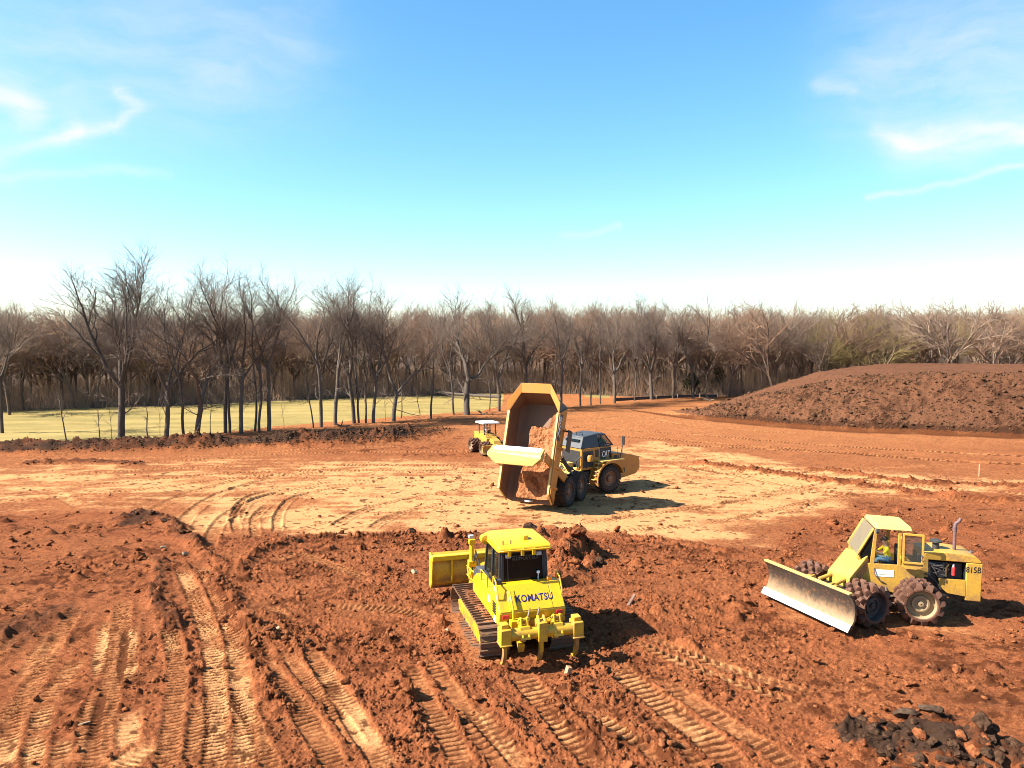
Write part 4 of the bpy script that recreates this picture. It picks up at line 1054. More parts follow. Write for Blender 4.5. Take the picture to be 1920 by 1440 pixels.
# brush along the foot of the wood
nb = 60000
px = ptr.uniform(-200, 2130, nb); px[::6] = ptr.uniform(-800, 2700, len(px[::6])); lin = np.linspace(-800, 2700, 160); e = np.array([edge(p) for p in lin]); ey = np.interp(px, lin, e[:, 1]); ex = np.interp(px, lin, e[:, 0])
clump = fbm(px, 0 * px, 26.0, 3, 401)
by = ey + 0.3 + 44 * ptr.rand(nb) ** 1.3; bx = ex * by / ey
bz = macro(bx, by)
hh = (0.8 + 5.4 * ptr.rand(nb) ** 1.5) * (0.40 + 1.1 * clump)
p0 = np.stack([bx, by, bz - 0.3], 1); d1 = nrm(np.stack([ptr.randn(nb) * 0.35, ptr.randn(nb) * 0.35, np.ones(nb)], 1)); d2 = nrm(d1 + 0.55 * ptr.randn(nb, 3) * np.array([1, 1, 0.5]))
paths = np.stack([p0, p0 + d1 * (hh * 0.55)[:, None], p0 + d1 * (hh * 0.55)[:, None] + d2 * (hh * 0.55)[:, None]], 1)
rad = np.stack([0.022 + 0.02 * ptr.rand(nb), 0.018 + 0 * hh, 0.008 + 0 * hh], 1)
v, f = tubes([(paths, rad, 3)])
tag(link(bpy.data.objects.new('undergrowth', np_mesh('undergrowth', v, f, M['brush']))), 'tangle of bare brush along the foot of the wood', 'brush', kind='stuff')
# ------------------------------------------------------------------ crawler dozer with ripper, seen from behind
def rotz(a): return Matrix.Rotation(a, 4, 'Z')
def trans(x, y, z): return Matrix.Translation((x, y, z))
T = Matrix
def box_part(name, mat, parent, spans, bevel=0.02, M_=None, label=None):
    mb = MB()
    for s in spans: mb.span(*s)
    return mb.build(name, mat, parent, bevel, M=M_, label=label)

dz_head = math.atan2(0.96, -0.28)
dz_loc = Vector((-0.05, 24.5, 0)); dz_loc.z = ground_avg(dz_loc.x, dz_loc.y, 1.5) - 0.06
DZ = empty('bulldozer', dz_loc, dz_head)
DZ.scale = (1.06, 1.06, 1.06)
tag(DZ, 'bright yellow crawler bulldozer seen from behind, with rear ripper and front blade', 'bulldozer')

# crawler tracks: every shoe is a plate with a grouser bar
def stadium(r, x0, z0, x1, z1, n):
    """n evenly spaced points with tangents along a belt round two wheels"""
    pts = []; top = []
    N = 400; path = []
    for k in range(N // 4): t = k / (N // 4); path.append((x1 + (x0 - x1) * t, z0 + r - 0.0))          # upper run, backwards
    for k in range(N // 4): a = math.pi / 2 + math.pi * k / (N // 4); path.append((x0 + r * math.cos(a), z0 + r * math.sin(a)))
    for k in range(N // 4): t = k / (N // 4); path.append((x0 + (x1 - x0) * t, z0 - r))
    for k in range(N // 4): a = -math.pi / 2 + math.pi * k / (N // 4); path.append((x1 + r * math.cos(a), z1 + r * math.sin(a)))
    path.append(path[0]); L = [0]
    for a, b in zip(path[:-1], path[1:]): L.append(L[-1] + math.hypot(b[0] - a[0], b[1] - a[1]))
    out = []
    for k in range(n):
        s = L[-1] * k / n; i = max(j for j in range(len(L) - 1) if L[j] <= s); f = (s - L[i]) / max(1e-9, L[i + 1] - L[i])
        p = (path[i][0] + (path[i + 1][0] - path[i][0]) * f, path[i][1] + (path[i + 1][1] - path[i][1]) * f)
        d = (path[i + 1][0] - path[i][0], path[i + 1][1] - path[i][1]); out.append((p, math.atan2(d[1], d[0])))
    return out
M['shoe'] = paint('track_shoe_steel', (0.13, 0.085, 0.055), 0.8, 0.6, dust=(0.17, 0.07, 0.03), scale=4, top=1.0)
M['shoe_edge'] = M['shoe']
M['caked'] = clod_material('caked_red_soil', (0.30, 0.100, 0.042), (0.46, 0.19, 0.085))
sh = MB(); sh.box((0, 0, 0), (0.175, 0.86, 0.028)); sh.box((-0.055, 0, -0.045), (0.03, 0.85, 0.065)); sh.box((0.075, 0, 0.022), (0.02, 0.82, 0.02))
shoe_me = sh.mesh('track_shoe', M['shoe'])
for sgn in (1, -1):
    cy = 1.07 * sgn
    tr = MB()
    for yy in (cy - 0.11, cy + 0.11):                                                     # the two chains of links
        ring = [((p[0], yy, p[1])) for p, a in stadium(0.43, -1.62, 0.51, 1.60, 0.51, 60)]
        tr.tube(ring + [ring[0]], 0.045, 6, caps=False)
    track_o = tr.build('track', M['steel'], DZ)
    for p, a in stadium(0.475, -1.62, 0.51, 1.60, 0.51, 50):
        put('track_shoe', shoe_me, track_o, trans(p[0], cy, p[1]) @ T.Rotation(-a, 4, 'Y') @ trans(0, 0, 0))
    for nm, xx, rr, prof in (('sprocket', -1.62, 0.40, 12), ('idler', 1.60, 0.40, 0)):
        w = MB().lathe([(0.08, -0.19), (0.16, -0.19), (0.20, -0.07), (rr, -0.05), (rr, 0.05), (0.20, 0.07), (0.16, 0.19), (0.08, 0.19)], (xx, cy, 0.51), (0, 1, 0), 28)
        for k in range(prof):
            a = 2 * math.pi * k / prof; w.box((0, 0, rr + 0.01), (0.06, 0.09, 0.06), trans(xx, cy, 0.51) @ T.Rotation(a, 4, 'Y'))
        w.build(nm, M['komatsu_dusty'], track_o)
    for k in range(7):
        MB().lathe([(0.06, -0.2), (0.13, -0.2), (0.13, -0.07), (0.10, -0.06), (0.10, 0.06), (0.13, 0.07), (0.13, 0.2), (0.06, 0.2)], (-1.15 + 0.38 * k, cy, 0.21), (0, 1, 0), 14).build('roller', M['steel'], track_o)
    for xx in (-0.55, 0.55): MB().cyl((xx, cy - 0.17, 0.82), (xx, cy + 0.17, 0.82), 0.09, 12).build('carrier_roller', M['steel'], track_o)
    fr = MB().prism([(-1.30, 0.36), (1.20, 0.36), (1.42, 0.52), (1.15, 0.66), (0.2, 0.74), (-0.9, 0.70), (-1.35, 0.58)], cy - 0.20, cy + 0.20)
    fr.prism([(-1.55, 0.30), (1.35, 0.30), (1.60, 0.58), (1.25, 0.70), (-1.1, 0.76), (-1.62, 0.62)], cy + sgn * 0.22, cy + sgn * 0.29)
    fr.build('track_frame', M['komatsu'], track_o, 0.02)
    # red soil lying on the upper run
    rs = np.random.RandomState(3 + sgn); nx_, ny_ = 90, 22; vs, fs = [], []
    for i in range(nx_):
        for j in range(ny_):
            xx = -2.0 + 3.75 * i / (nx_ - 1); yy = cy - 0.40 + 0.80 * j / (ny_ - 1)
            e = min(1, 4 * min(i / (nx_ - 1), 1 - i / (nx_ - 1))) * min(1, 3.5 * min(j / (ny_ - 1), 1 - j / (ny_ - 1)))
            drop = max(0.0, (-1.62 - xx)) ** 2 * 1.1
            vs.append((xx, yy, 0.985 - drop + e * max(-0.03, 0.05 + 0.16 * (float(fbm(np.array([xx * 1.0]), np.array([yy * 1.0]), 0.22, 3, 601 + sgn, 0.65)[0]) - 0.45) + 0.012 * rs.randn()) + (e - 1) * 0.02))
    for i in range(nx_ - 1):
        for j in range(ny_ - 1): a = i * ny_ + j; fs.append((a, a + 1, a + ny_ + 1, a + ny_))
    MB().add(vs, fs).build('caked_soil', M['caked'], track_o, smooth=0)

MB().prism([(-2.0, 0.50), (2.1, 0.45), (2.25, 0.95), (1.95, 1.25), (-2.0, 1.15)], -0.60, 0.60).build('hull', M['komatsu_dusty'], DZ, 0.02)
body = MB().prism([(-2.22, 1.06), (-2.30, 1.30), (-2.30, 1.46), (-1.72, 2.08), (-1.46, 2.08), (-1.44, 1.80), (0.45, 1.78), (0.95, 1.50), (0.95, 1.06)], -1.0, 1.0)
body_o = body.build('body', M['komatsu'], DZ, 0.03)
# the sloped rear cover: an upright strip below it, a seam on the right, lamps in the lower corners
slope_n = Vector((-0.62, 0, 0.58)).normalized(); up_s = Vector((0.58, 0, 0.62)).normalized()
def on_slope(y, t, out=0.0): return Vector((-2.30, 0, 1.46)) + up_s * (t * 0.849) + Vector((0, y, 0)) + slope_n * out
MB().plate([on_slope(0.96, 0.02, 0.004), on_slope(-0.62, 0.02, 0.004), on_slope(-0.62, 0.97, 0.004), on_slope(0.96, 0.97, 0.004)], 0.016).build('rear_cover', M['komatsu'], DZ, 0.006)
MB().plate([on_slope(-0.64, 0.02, 0.004), on_slope(-0.97, 0.02, 0.004), on_slope(-0.97, 0.97, 0.004), on_slope(-0.64, 0.97, 0.004)], 0.016).build('rear_cover', M['komatsu'], DZ, 0.006)
lettering('KOMATSU', 0.225, face_matrix(on_slope(-0.12, 0.44, 0.022), (0, -1, 0), up_s), M['blue'], DZ, bold=0.03, width=1.12)
for yy in (0.80, -0.80):
    MB().span(-2.325, -2.29, yy - 0.10, yy + 0.10, 1.29, 1.40).build('tail_lamp', M['red'], DZ, 0.008)
lp = MB().span(-2.33, -2.2, -0.98, 0.98, 1.06, 1.20); lp.build('rear_bumper', M['komatsu_dusty'], DZ, 0.015)
# tool bracket on the left of the rear cover
tb = MB().box((0, 0, 0), (0.05, 0.22, 0.60), trans(-2.08, 0.56, 1.72) @ T.Rotation(R(43), 4, 'Y'))
tb.tube([(-2.02, 0.62, 1.98), (-2.40, 0.62, 1.60), (-2.44, 0.62, 1.30)], 0.035, 8); tb.tube([(-2.02, 0.62, 1.98), (-2.40, 0.62, 1.60), (-2.44, 0.62, 1.30)], 0.03, 8)
tb.prism([(-2.56, 1.12), (-2.34, 1.12), (-2.34, 1.30), (-2.56, 1.30)], 0.42, 0.72); tb.prism([(-2.50, 0.96), (-2.36, 0.96), (-2.34, 1.12), (-2.56, 1.12)], 0.47, 0.67)
tb.build('tool_bracket', M['komatsu'], DZ, 0.012)
# sides: louvres, a white plate, handles
for k in range(5):
    MB().box((-1.80 + 0.0 * k, 1.012, 1.62 - 0.072 * k), (0.32, 0.03, 0.032), T.Identity(4)).build('louvre', M['ink'], DZ)
MB().span(-1.98, -1.70, 0.995, 1.015, 1.08, 1.22).build('notice', M['white'], DZ); MB().span(-1.30, -1.02, 0.995, 1.012, 1.42, 1.60).build('notice', M['white'], DZ)
for yy in (0.97, -0.97):
    MB().tube([(-1.50, yy, 2.06), (-1.55, yy, 2.30), (-1.85, yy, 2.22), (-2.05, yy, 1.92), (-2.05, yy * 0.98, 1.74)], 0.022, 7).build('grab_rail', M['komatsu'], DZ)
MB().tube([(-0.95, 1.0, 1.78), (-0.95, 1.0, 2.1), (-0.2, 1.0, 2.1), (-0.2, 1.0, 1.78)], 0.02, 7).build('grab_rail', M['komatsu'], DZ)
# hood, side tanks, exhaust
MB().prism([(0.45, 1.2), (0.45, 2.02), (1.2, 1.92), (2.05, 1.58), (2.22, 1.28), (2.22, 0.85), (0.9, 0.85)], -0.52, 0.52).build('hood', M['komatsu'], DZ, 0.05)
for yy in (0.46, -0.46):
    MB().prism([(0.40, 1.35), (1.3, 1.35), (1.3, 1.62), (0.95, 1.86), (0.40, 1.92)], yy * 1.13, yy * 1.95).build('side_box', M['grey'], DZ, 0.05)
ex = MB().cyl((0.95, 0.36, 1.85), (0.95, 0.36, 2.72), 0.085, 14); ex.tube([(0.95, 0.36, 2.70), (0.93, 0.36, 2.86), (0.84, 0.36, 2.98)], [0.085, 0.085, 0.08], 12); ex.cyl((0.95, 0.36, 1.9), (0.95, 0.36, 2.18), 0.13, 14)
ex.build('exhaust_pipe', M['grey'], DZ)
# cab
cab = MB()
x0, x1, yw, zb, zt = -1.44, 0.42, 0.72, 1.80, 2.96
quads = {'rear': [(x0 + 0.02, yw, zb), (x0 + 0.02, -yw, zb), (x0 + 0.12, -yw * 0.95, zt), (x0 + 0.12, yw * 0.95, zt)],
         'left': [(x1, yw, zb), (x0, yw, zb), (x0 + 0.10, yw * 0.95, zt), (x1 - 0.22, yw * 0.95, zt)], 'right': [(x0, -yw, zb), (x1, -yw, zb), (x1 - 0.22, -yw * 0.95, zt), (x0 + 0.10, -yw * 0.95, zt)],
         'front': [(x1, -yw, zb), (x1, yw, zb), (x1 - 0.22, yw * 0.95, zt), (x1 - 0.22, -yw * 0.95, zt)]}
for k, q in quads.items(): cab.frame(q, 0.085, 0.05)
cab.tube([(-0.55, yw + 0.02, zb), (-0.55, yw * 0.96 + 0.02, zt)], 0.045, 6); cab.tube([(-0.55, -yw - 0.02, zb), (-0.55, -yw * 0.96 - 0.02, zt)], 0.045, 6)
cab.span(x0 - 0.03, x1 + 0.03, -yw - 0.03, yw + 0.03, zb - 0.05, zb + 0.10)
cab_o = cab.build('cab', M['black'], DZ, 0.012)
for k, q in quads.items():
    c = sum((Vector(p) for p in q), Vector()) / 4
    MB().plate([c + (Vector(p) - c) * 0.93 for p in q], 0.012).build('window_pane', M['glass'], cab_o)
MB().frame([Vector(p) + Vector((-0.03, 0, 0)) for p in [(x0 + 0.035, 0.50, zb + 0.14), (x0 + 0.035, -0.62, zb + 0.14), (x0 + 0.115, -0.60, zt - 0.16), (x0 + 0.115, 0.50, zt - 0.16)]], 0.02, 0.015).build('window_seal', M['grey'], cab_o)
lettering('KOMATSU', 0.115, face_matrix((x0 + 0.062, -0.05, zt - 0.24), (0, -1, 0), (0.085, 0, 1)), M['grey'], cab_o, bold=0.03, width=0.78)
st_ = MB().box((-0.72, 0.0, 2.02), (0.5, 0.5, 0.16)); st_.box((-0.98, 0, 2.38), (0.14, 0.48, 0.62)); st_.box((-1.0, 0, 2.76), (0.1, 0.28, 0.2)); st_.build('seat', M['seat'], DZ, 0.04)
MB().box((-1.12, 0.02, 2.30), (0.03, 0.22, 0.20)).build('seat_label', M['grey'], DZ)
wl = MB().box((x0 - 0.10, 0.52, zt - 0.10), (0.10, 0.16, 0.11)); wl.build('work_lamp', M['lamp'], DZ, 0.015)
MB().box((x0 - 0.10, -0.42, zt - 0.08), (0.10, 0.16, 0.11)).build('work_lamp', M['lamp'], DZ, 0.015)
ant = MB().tube([(-1.50, -0.42, 2.06), (-1.52, -0.42, 2.28)], 0.014, 6); ant.lathe([(0.0, 0), (0.05, 0.0), (0.05, 0.05), (0, 0.08)], (-1.52, -0.42, 2.28), (0, 0, 1), 10); ant.build('washer_nozzle', M['white'], DZ)
MB().box((-1.60, 0.86, 2.12), (0.16, 0.24, 0.2)).build('step_lamp', M['grey'], DZ, 0.02)
MB().box((-1.62, -0.72, 2.13), (0.14, 0.16, 0.12)).build('beacon', M['orange'], DZ, 0.03)
roof = MB().hull([[(-1.60, y, 2.98) for y in (-0.80, 0.80)] + [(-1.60, 0.80, 3.10), (-1.60, -0.80, 3.10)], [(-1.45, y, 2.97) for y in (-0.84, 0.84)] + [(-1.45, 0.80, 3.16), (-1.45, -0.80, 3.16)],
                   [(0.15, y, 2.97) for y in (-0.84, 0.84)] + [(0.15, 0.80, 3.16), (0.15, -0.80, 3.16)], [(0.62, -0.55, 2.97), (0.62, 0.55, 2.97), (0.62, 0.52, 3.08), (0.62, -0.52, 3.08)]])
roof.build('roof', M['komatsu'], DZ, 0.03)
rd = MB().tube([(-1.62, 0.78, 3.04), (-1.70, 0.70, 3.06), (-1.70, -0.70, 3.06), (-1.62, -0.78, 3.04)], 0.025, 7)
for yy in (0.5, 0.1, -0.25): rd.box((-1.60, yy, 2.97), (0.10, 0.09, 0.20))
rd.build('roof_rail', M['komatsu'], DZ)
MB().box((-0.9, -0.18, 3.22), (0.28, 0.16, 0.14)).build('roof_box', M['komatsu'], DZ, 0.02)
for yy in (0.62, 0.38): MB().cyl((-1.35, yy, 3.15), (-1.35, yy, 3.27), 0.018, 6).build('antenna', M['ink'], DZ)
MB().lathe([(0.05, -0.14), (0.14, -0.12), (0.14, 0.12), (0.05, 0.14)], (-0.1, 0.86, 3.02), (1, 0, 0), 12).build('rops_cap', M['komatsu'], DZ)
# blade with its push frame and lift cylinders
prof = [(3.30, 0.42), (3.16, 0.55), (3.08, 0.80), (3.09, 1.08), (3.18, 1.34), (3.36, 1.55)]
bl = MB().prism(prof + [(3.31, 1.58), (3.10, 1.38), (3.00, 1.10), (2.99, 0.80), (3.08, 0.50), (3.24, 0.38)], -1.92, 1.92)
BLM = trans(0.38, 0, 0.02)
bl_o = bl.build('blade', M['komatsu_dusty'], DZ, 0.01, M=BLM)
for yy in (1.90, -1.90): MB().prism([(3.45, 0.35), (3.40, 1.58), (3.22, 1.58), (2.98, 1.36), (2.90, 1.0), (2.92, 0.62), (3.10, 0.35)], yy - 0.03, yy + 0.03).build('end_plate', M['komatsu'], bl_o, 0.008, M=BLM)
MB().span(2.86, 3.12, -1.9, 1.9, 1.38, 1.56).build('top_beam', M['komatsu'], bl_o, 0.02, M=BLM)
for yy in (-1.2, -0.6, 0.6, 1.2): MB().prism([(2.90, 0.6), (3.06, 0.6), (3.04, 1.4), (2.86, 1.4)], yy - 0.03, yy + 0.03).build('stiffener', M['komatsu'], bl_o, M=BLM)
MB().plate([(3.32, 1.92, 0.42), (3.32, -1.92, 0.42), (3.44, -1.92, 0.24), (3.44, 1.92, 0.24)], 0.03).build('cutting_edge', M['steel'], bl_o, M=BLM)
for yy in (0.72, -0.72):
    a = MB().tube([(0.9, yy, 0.55), (2.3, yy * 1.05, 0.58), (3.3, yy * 0.6, 0.72)], [0.13, 0.14, 0.11], 6); a.build('push_arm', M['komatsu'], DZ, 0.01)
    a = MB().tube([(2.28, yy, 0.95), (2.24, yy, 2.28)], 0.085, 10); a.box((2.24, yy, 2.30), (0.16, 0.22, 0.16)); a.box((2.25, yy, 1.55), (0.24, 0.26, 0.20)); a.build('lift_cylinder', M['komatsu'], DZ, 0.012)
    MB().cyl((2.28, yy, 0.98), (3.36, yy * 0.9, 0.78), 0.04, 8).build('cylinder_rod', M['chrome'], DZ)
    MB().box((2.36, yy, 2.44), (0.14, 0.18, 0.12)).build('head_lamp', M['lamp'], DZ, 0.02)
    h = MB()
    for q in range(3): h.tube([(1.85, yy * 0.75, 1.6 - 0.05 * q), (2.0, yy * 0.9, 1.95 + 0.06 * q), (2.14, yy * 0.95, 1.8 - 0.1 * q), (2.2, yy, 1.5 - 0.1 * q)], 0.022, 6)
    h.build('hydraulic_hose', M['dark'], DZ)
rl = MB()
for za in (1.55, 1.25): rl.tube([(0.95, 0.78, za), (1.75, 0.85, za - 0.1), (2.2, 0.9, za - 0.05)], 0.028, 6)
rl.tube([(1.75, 0.85, 1.45), (1.9, 0.88, 1.1), (2.15, 0.9, 1.45)], 0.03, 6); rl.build('hose_guard', M['komatsu'], DZ)
# ripper
rb = MB().lathe([(0.17, -1.0), (0.17, 1.0)], (-3.02, 0, 1.12), (0, 1, 0), 18); rip = rb.build('ripper_beam', M['komatsu_dusty'], DZ)
for yy in (1.05, 0.0, -1.05):
    b = MB()
    if yy: b.span(-3.22, -2.84, yy - 0.15, yy + 0.15, 0.90, 1.34); b.span(-3.12, -2.86, yy - 0.11, yy + 0.11, 1.34, 1.46); b.span(-3.25, -2.82, yy - 0.17, yy + 0.17, 0.88, 0.93)
    else: b.span(-3.24, -2.86, -0.13, 0.13, 0.90, 1.45); b.prism([(-3.18, 1.45), (-2.92, 1.45), (-2.96, 1.58), (-3.06, 1.58)], 0.05, 0.12); b.prism([(-3.18, 1.45), (-2.92, 1.45), (-2.96, 1.58), (-3.06, 1.58)], -0.12, -0.05)
    b.build('shank_holder', M['komatsu_dusty'], rip, 0.02)
    MB().prism([(-3.12, 1.2), (-2.96, 1.2), (-2.97, 0.62), (-2.86, 0.34), (-2.70, 0.24), (-2.86, 0.22), (-3.02, 0.36), (-3.13, 0.62)], yy - 0.05, yy + 0.05).build('ripper_shank', M['komatsu_dusty'], rip, 0.01)
for yy in (0.48, -0.48):
    b = MB()
    for d in (-0.09, 0.09):
        b.prism([(-3.24, 1.08), (-2.80, 1.08), (-2.90, 1.32), (-2.94, 1.56), (-3.03, 1.56), (-3.06, 1.32)], yy + d - 0.028, yy + d + 0.028)
    b.prism([(-3.20, 1.0), (-2.84, 1.0), (-2.90, 1.34), (-3.10, 1.34)], yy - 0.15, yy + 0.15); b.cyl((-2.985, yy - 0.16, 1.50), (-2.985, yy + 0.16, 1.50), 0.04, 10)
    b.build('bracket', M['komatsu'], rip, 0.012)
    MB().tube([(-2.1, yy, 0.72), (-2.95, yy, 0.95)], 0.11, 6).build('lower_arm', M['komatsu_dusty'], rip, 0.01)
    a = MB().cyl((-2.1, yy, 1.02), (-2.6, yy, 1.28), 0.075, 12); a.build('tilt_cylinder', M['komatsu'], rip); MB().cyl((-2.6, yy, 1.28), (-2.98, yy, 1.48), 0.035, 8).build('cylinder_rod', M['chrome'], rip)
for yy, s in ((0.16, 1), (-0.12, 1)):
    MB().tube([(-2.2, yy, 1.05), (-2.45, yy, 1.5), (-2.62, yy + 0.03, 1.66), (-2.78, yy + 0.10, 1.66), (-2.86, yy + 0.17, 1.5), (-2.90, yy + 0.2, 1.2)], 0.02, 7).build('hydraulic_hose', M['steel'], rip)
MB().prism([(-2.9, 0.55), (-2.75, 0.8), (-3.0, 0.8)], 0.45, 0.62).build('pin_bracket', M['komatsu'], rip)
# ------------------------------------------------------------------ articulated dump truck with its body raised
TRK_SCALE = 1.0
tr_head = R(62)
tr_loc = Vector((2.05, 46.3, 0)); tr_loc.z = ground_avg(3.3, 47.5, 1.5) + 0.02
TR = empty('dump_truck', tr_loc, tr_head)                                   # origin under the rear axle, +x ahead
tag(TR, 'yellow articulated dump truck tipping a load of red soil, body raised high', 'dump truck')
WR, WW = 0.93, 0.74
def tyre_mesh():
    mb = MB().lathe([(0.50, -WW / 2 + 0.06), (0.56, -WW / 2), (0.76, -WW / 2 - 0.02), (0.87, -WW / 2 + 0.07), (0.895, -WW / 2 + 0.16), (0.895, WW / 2 - 0.16), (0.87, WW / 2 - 0.07), (0.76, WW / 2 + 0.02), (0.56, WW / 2), (0.50, WW / 2 - 0.06)], (0, 0, 0), (0, 1, 0), 48, caps=False)
    for k in range(26):
        for s in (-1, 1):
            a = 2 * math.pi * (k + (0.5 if s > 0 else 0)) / 26
            mb.box((0, s * 0.19, 0.905), (0.12, 0.33, 0.05), T.Rotation(a, 4, 'Y') @ T.Rotation(s * R(22), 4, 'Z') if False else T.Rotation(a, 4, 'Y') @ trans(0, s * 0.19, 0) @ T.Rotation(s * R(20), 4, 'Z') @ trans(0, -s * 0.19, 0))
            mb.box((0, s * (WW / 2 - 0.02), 0.865), (0.10, 0.08, 0.09), T.Rotation(a, 4, 'Y'))
    return mb.mesh('tyre', M['rubber'])
TYRE = tyre_mesh()
def rim_mesh(out):
    mb = MB().lathe([(0.51, -0.20 * out), (0.53, 0.30 * out), (0.47, 0.31 * out), (0.42, 0.20 * out), (0.24, 0.16 * out), (0.22, 0.30 * out), (0.14, 0.34 * out), (0.02, 0.35 * out)], (0, 0, 0), (0, 1, 0), 28)
    for k in range(10):
        a = 2 * math.pi * k / 10; mb.cyl((0.33 * math.cos(a), 0.16 * out, 0.33 * math.sin(a)), (0.33 * math.cos(a), 0.21 * out, 0.33 * math.sin(a)), 0.028, 6)
    return mb.mesh('rim', M['rim'])
RIM = {1: rim_mesh(1), -1: rim_mesh(-1)}
AX = 1.97                                                                   # middle axle
PIV = AX + 2.15                                                             # steering joint
ART = R(-27)
F = trans(PIV, 0, 0) @ rotz(ART)                                            # front half, turned to the right
FX = 2.05                                                                   # front axle ahead of the joint
def wheel(parent, Mw, out):
    w = put('wheel', TYRE, parent, Mw); put('rim', RIM[out], w); return w
for x_ in (0.0, AX):
    for s in (1, -1): wheel(TR, trans(x_, 1.36 * s, WR - 0.02) @ T.Rotation(x_ + s, 4, 'Y'), s)
for s in (1, -1): wheel(TR, F @ trans(FX, 1.36 * s, WR - 0.02), s)
fr = MB()
for s in (1, -1): fr.span(-1.0, PIV - 0.2, s * 0.42 - 0.11, s * 0.42 + 0.11, 1.05, 1.48)
fr.span(-1.0, -0.7, -0.5, 0.5, 1.0, 1.55); fr.span(1.0, 1.3, -0.5, 0.5, 1.0, 1.5); fr.span(PIV - 0.9, PIV - 0.2, -0.5, 0.5, 0.85, 1.50)
fr.cyl((0, -1.0, WR), (0, 1.0, WR), 0.2, 12); fr.cyl((AX, -1.0, WR), (AX, 1.0, WR), 0.2, 12); fr.lathe([(0.05, -.3), (0.36, -0.18), (0.36, 0.18), (0.05, .3)], (0, 0, WR), (0, 1, 0), 14); fr.lathe([(0.05, -.3), (0.36, -0.18), (0.36, 0.18), (0.05, .3)], (AX, 0, WR), (0, 1, 0), 14)
for s in (1, -1): fr.prism([(-0.2, 0.8), (AX + 0.2, 0.8), (AX, 1.1), (0.0, 1.1)], s * 0.72 - 0.07, s * 0.72 + 0.07)
fr.build('rear_frame', M['dark'], TR, 0.02)
dk = MB().span(AX - 0.6, PIV - 0.3, -0.95, 0.95, 1.50, 1.58); dk.span(AX + 0.35, AX + 0.9, -1.2, -0.55, 1.56, 1.66); dk.span(-0.3, AX, 0.55, 1.0, 1.5, 1.6); dk.build('frame_deck', M['cat_pale'], TR, 0.02)
hj = MB().cyl((PIV, 0, 0.75), (PIV, 0, 1.75), 0.22, 14); hj.span(PIV - 0.5, PIV + 0.1, -0.26, 0.26, 0.85, 1.05); hj.span(PIV - 0.5, PIV + 0.1, -0.26, 0.26, 1.40, 1.6); hj.build('steering_joint', M['dark'], TR, 0.01)
# ---- body (bed): u runs from tail to front, v to the left, w up from the floor
HX, HZ, TILT = -1.40, 1.55, R(70)
BED = trans(HX, 0, HZ) @ T.Rotation(-TILT, 4, 'Y')
B_T, B_F = -1.25, 4.9
bedm = M['cat']
M['bed_in'] = paint('worn_body_inside', (0.19, 0.10, 0.050), 0.8, 0.7, dust=(0.22, 0.10, 0.045), scale=1.2)
def plate_uvw(mb, q, th): mb.plate(q, th)
th = 0.05
inn = MB()
fz, cz, sz = 0.12, 0.42, 1.62                                               # floor, chamfer top, rim heights
vf, vc, vr = 1.28, 1.56, 1.64
q_floor = [(B_T, -vf, fz), (B_F, -vf, fz), (B_F, vf, fz), (B_T, vf, fz)]
inn.plate(q_floor, -th)
for s in (1, -1):
    a = [(B_T, s * vf, fz), (B_F, s * vf, fz), (B_F - 0.25, s * vc, cz), (B_T + 0.12, s * vc, cz)]; inn.plate(a if s < 0 else a[::-1], th)
    a = [(B_T + 0.12, s * vc, cz), (B_F - 0.25, s * vc, cz), (B_F - 0.85, s * vr, sz), (B_T + 0.55, s * vr, sz - 0.28)]; inn.plate(a if s < 0 else a[::-1], th)
    a = [(B_F, s * vf, fz), (B_F + 0.35, s * 0.95, sz + 0.05), (B_F - 0.85, s * vr, sz), (B_F - 0.25, s * vc, cz)]; inn.plate(a if s < 0 else a[::-1], th)
inn.plate([(B_F, -vf, fz), (B_F + 0.35, -0.95, sz + 0.05), (B_F + 0.35, 0.95, sz + 0.05), (B_F, vf, fz)], -th)
bed = inn.build('dump_body', M['bed_in'], TR, 0, smooth=0, M=BED)
# outside skin
o = MB()
for s in (1, -1):
    e = 0.065 * s
    o.plate([(B_T, s * vf + e, fz - 0.06), (B_F, s * vf + e, fz - 0.06), (B_F - 0.25, s * vc + e, cz), (B_T + 0.12, s * vc + e, cz)], 0.02)
    o.plate([(B_T + 0.12, s * vc + e, cz), (B_F - 0.25, s * vc + e, cz), (B_F - 0.85, s * vr + e, sz), (B_T + 0.55, s * vr + e, sz - 0.28)], 0.02)
    o.hull([[(B_T + 0.5, s * (vr + t), sz - 0.36) for t in (-0.04, 0.14)] + [(B_T + 0.5, s * (vr + t), sz - 0.22) for t in (0.14, -0.04)], [(B_F - 0.85, s * (vr + t), sz - 0.06) for t in (-0.04, 0.14)] + [(B_F - 0.85, s * (vr + t), sz + 0.08) for t in (0.14, -0.04)]])
    for uu in (-0.3, 0.9, 2.1, 3.3): o.prism([(uu - 0.08, cz), (uu + 0.08, cz), (uu + 0.08, sz - 0.12), (uu - 0.08, sz - 0.12)], s * vc + e, s * (vr + 0.10))
o.span(-0.9, B_F - 0.2, -0.75, -0.45, -0.18, 0.06); o.span(-0.9, B_F - 0.2, 0.45, 0.75, -0.18, 0.06); o.span(-1.25, B_F, -vf, vf, 0.0, 0.06)
o.build('body_shell', M['cat'], bed, 0.01, smooth=0, M=BED)
rail = MB()
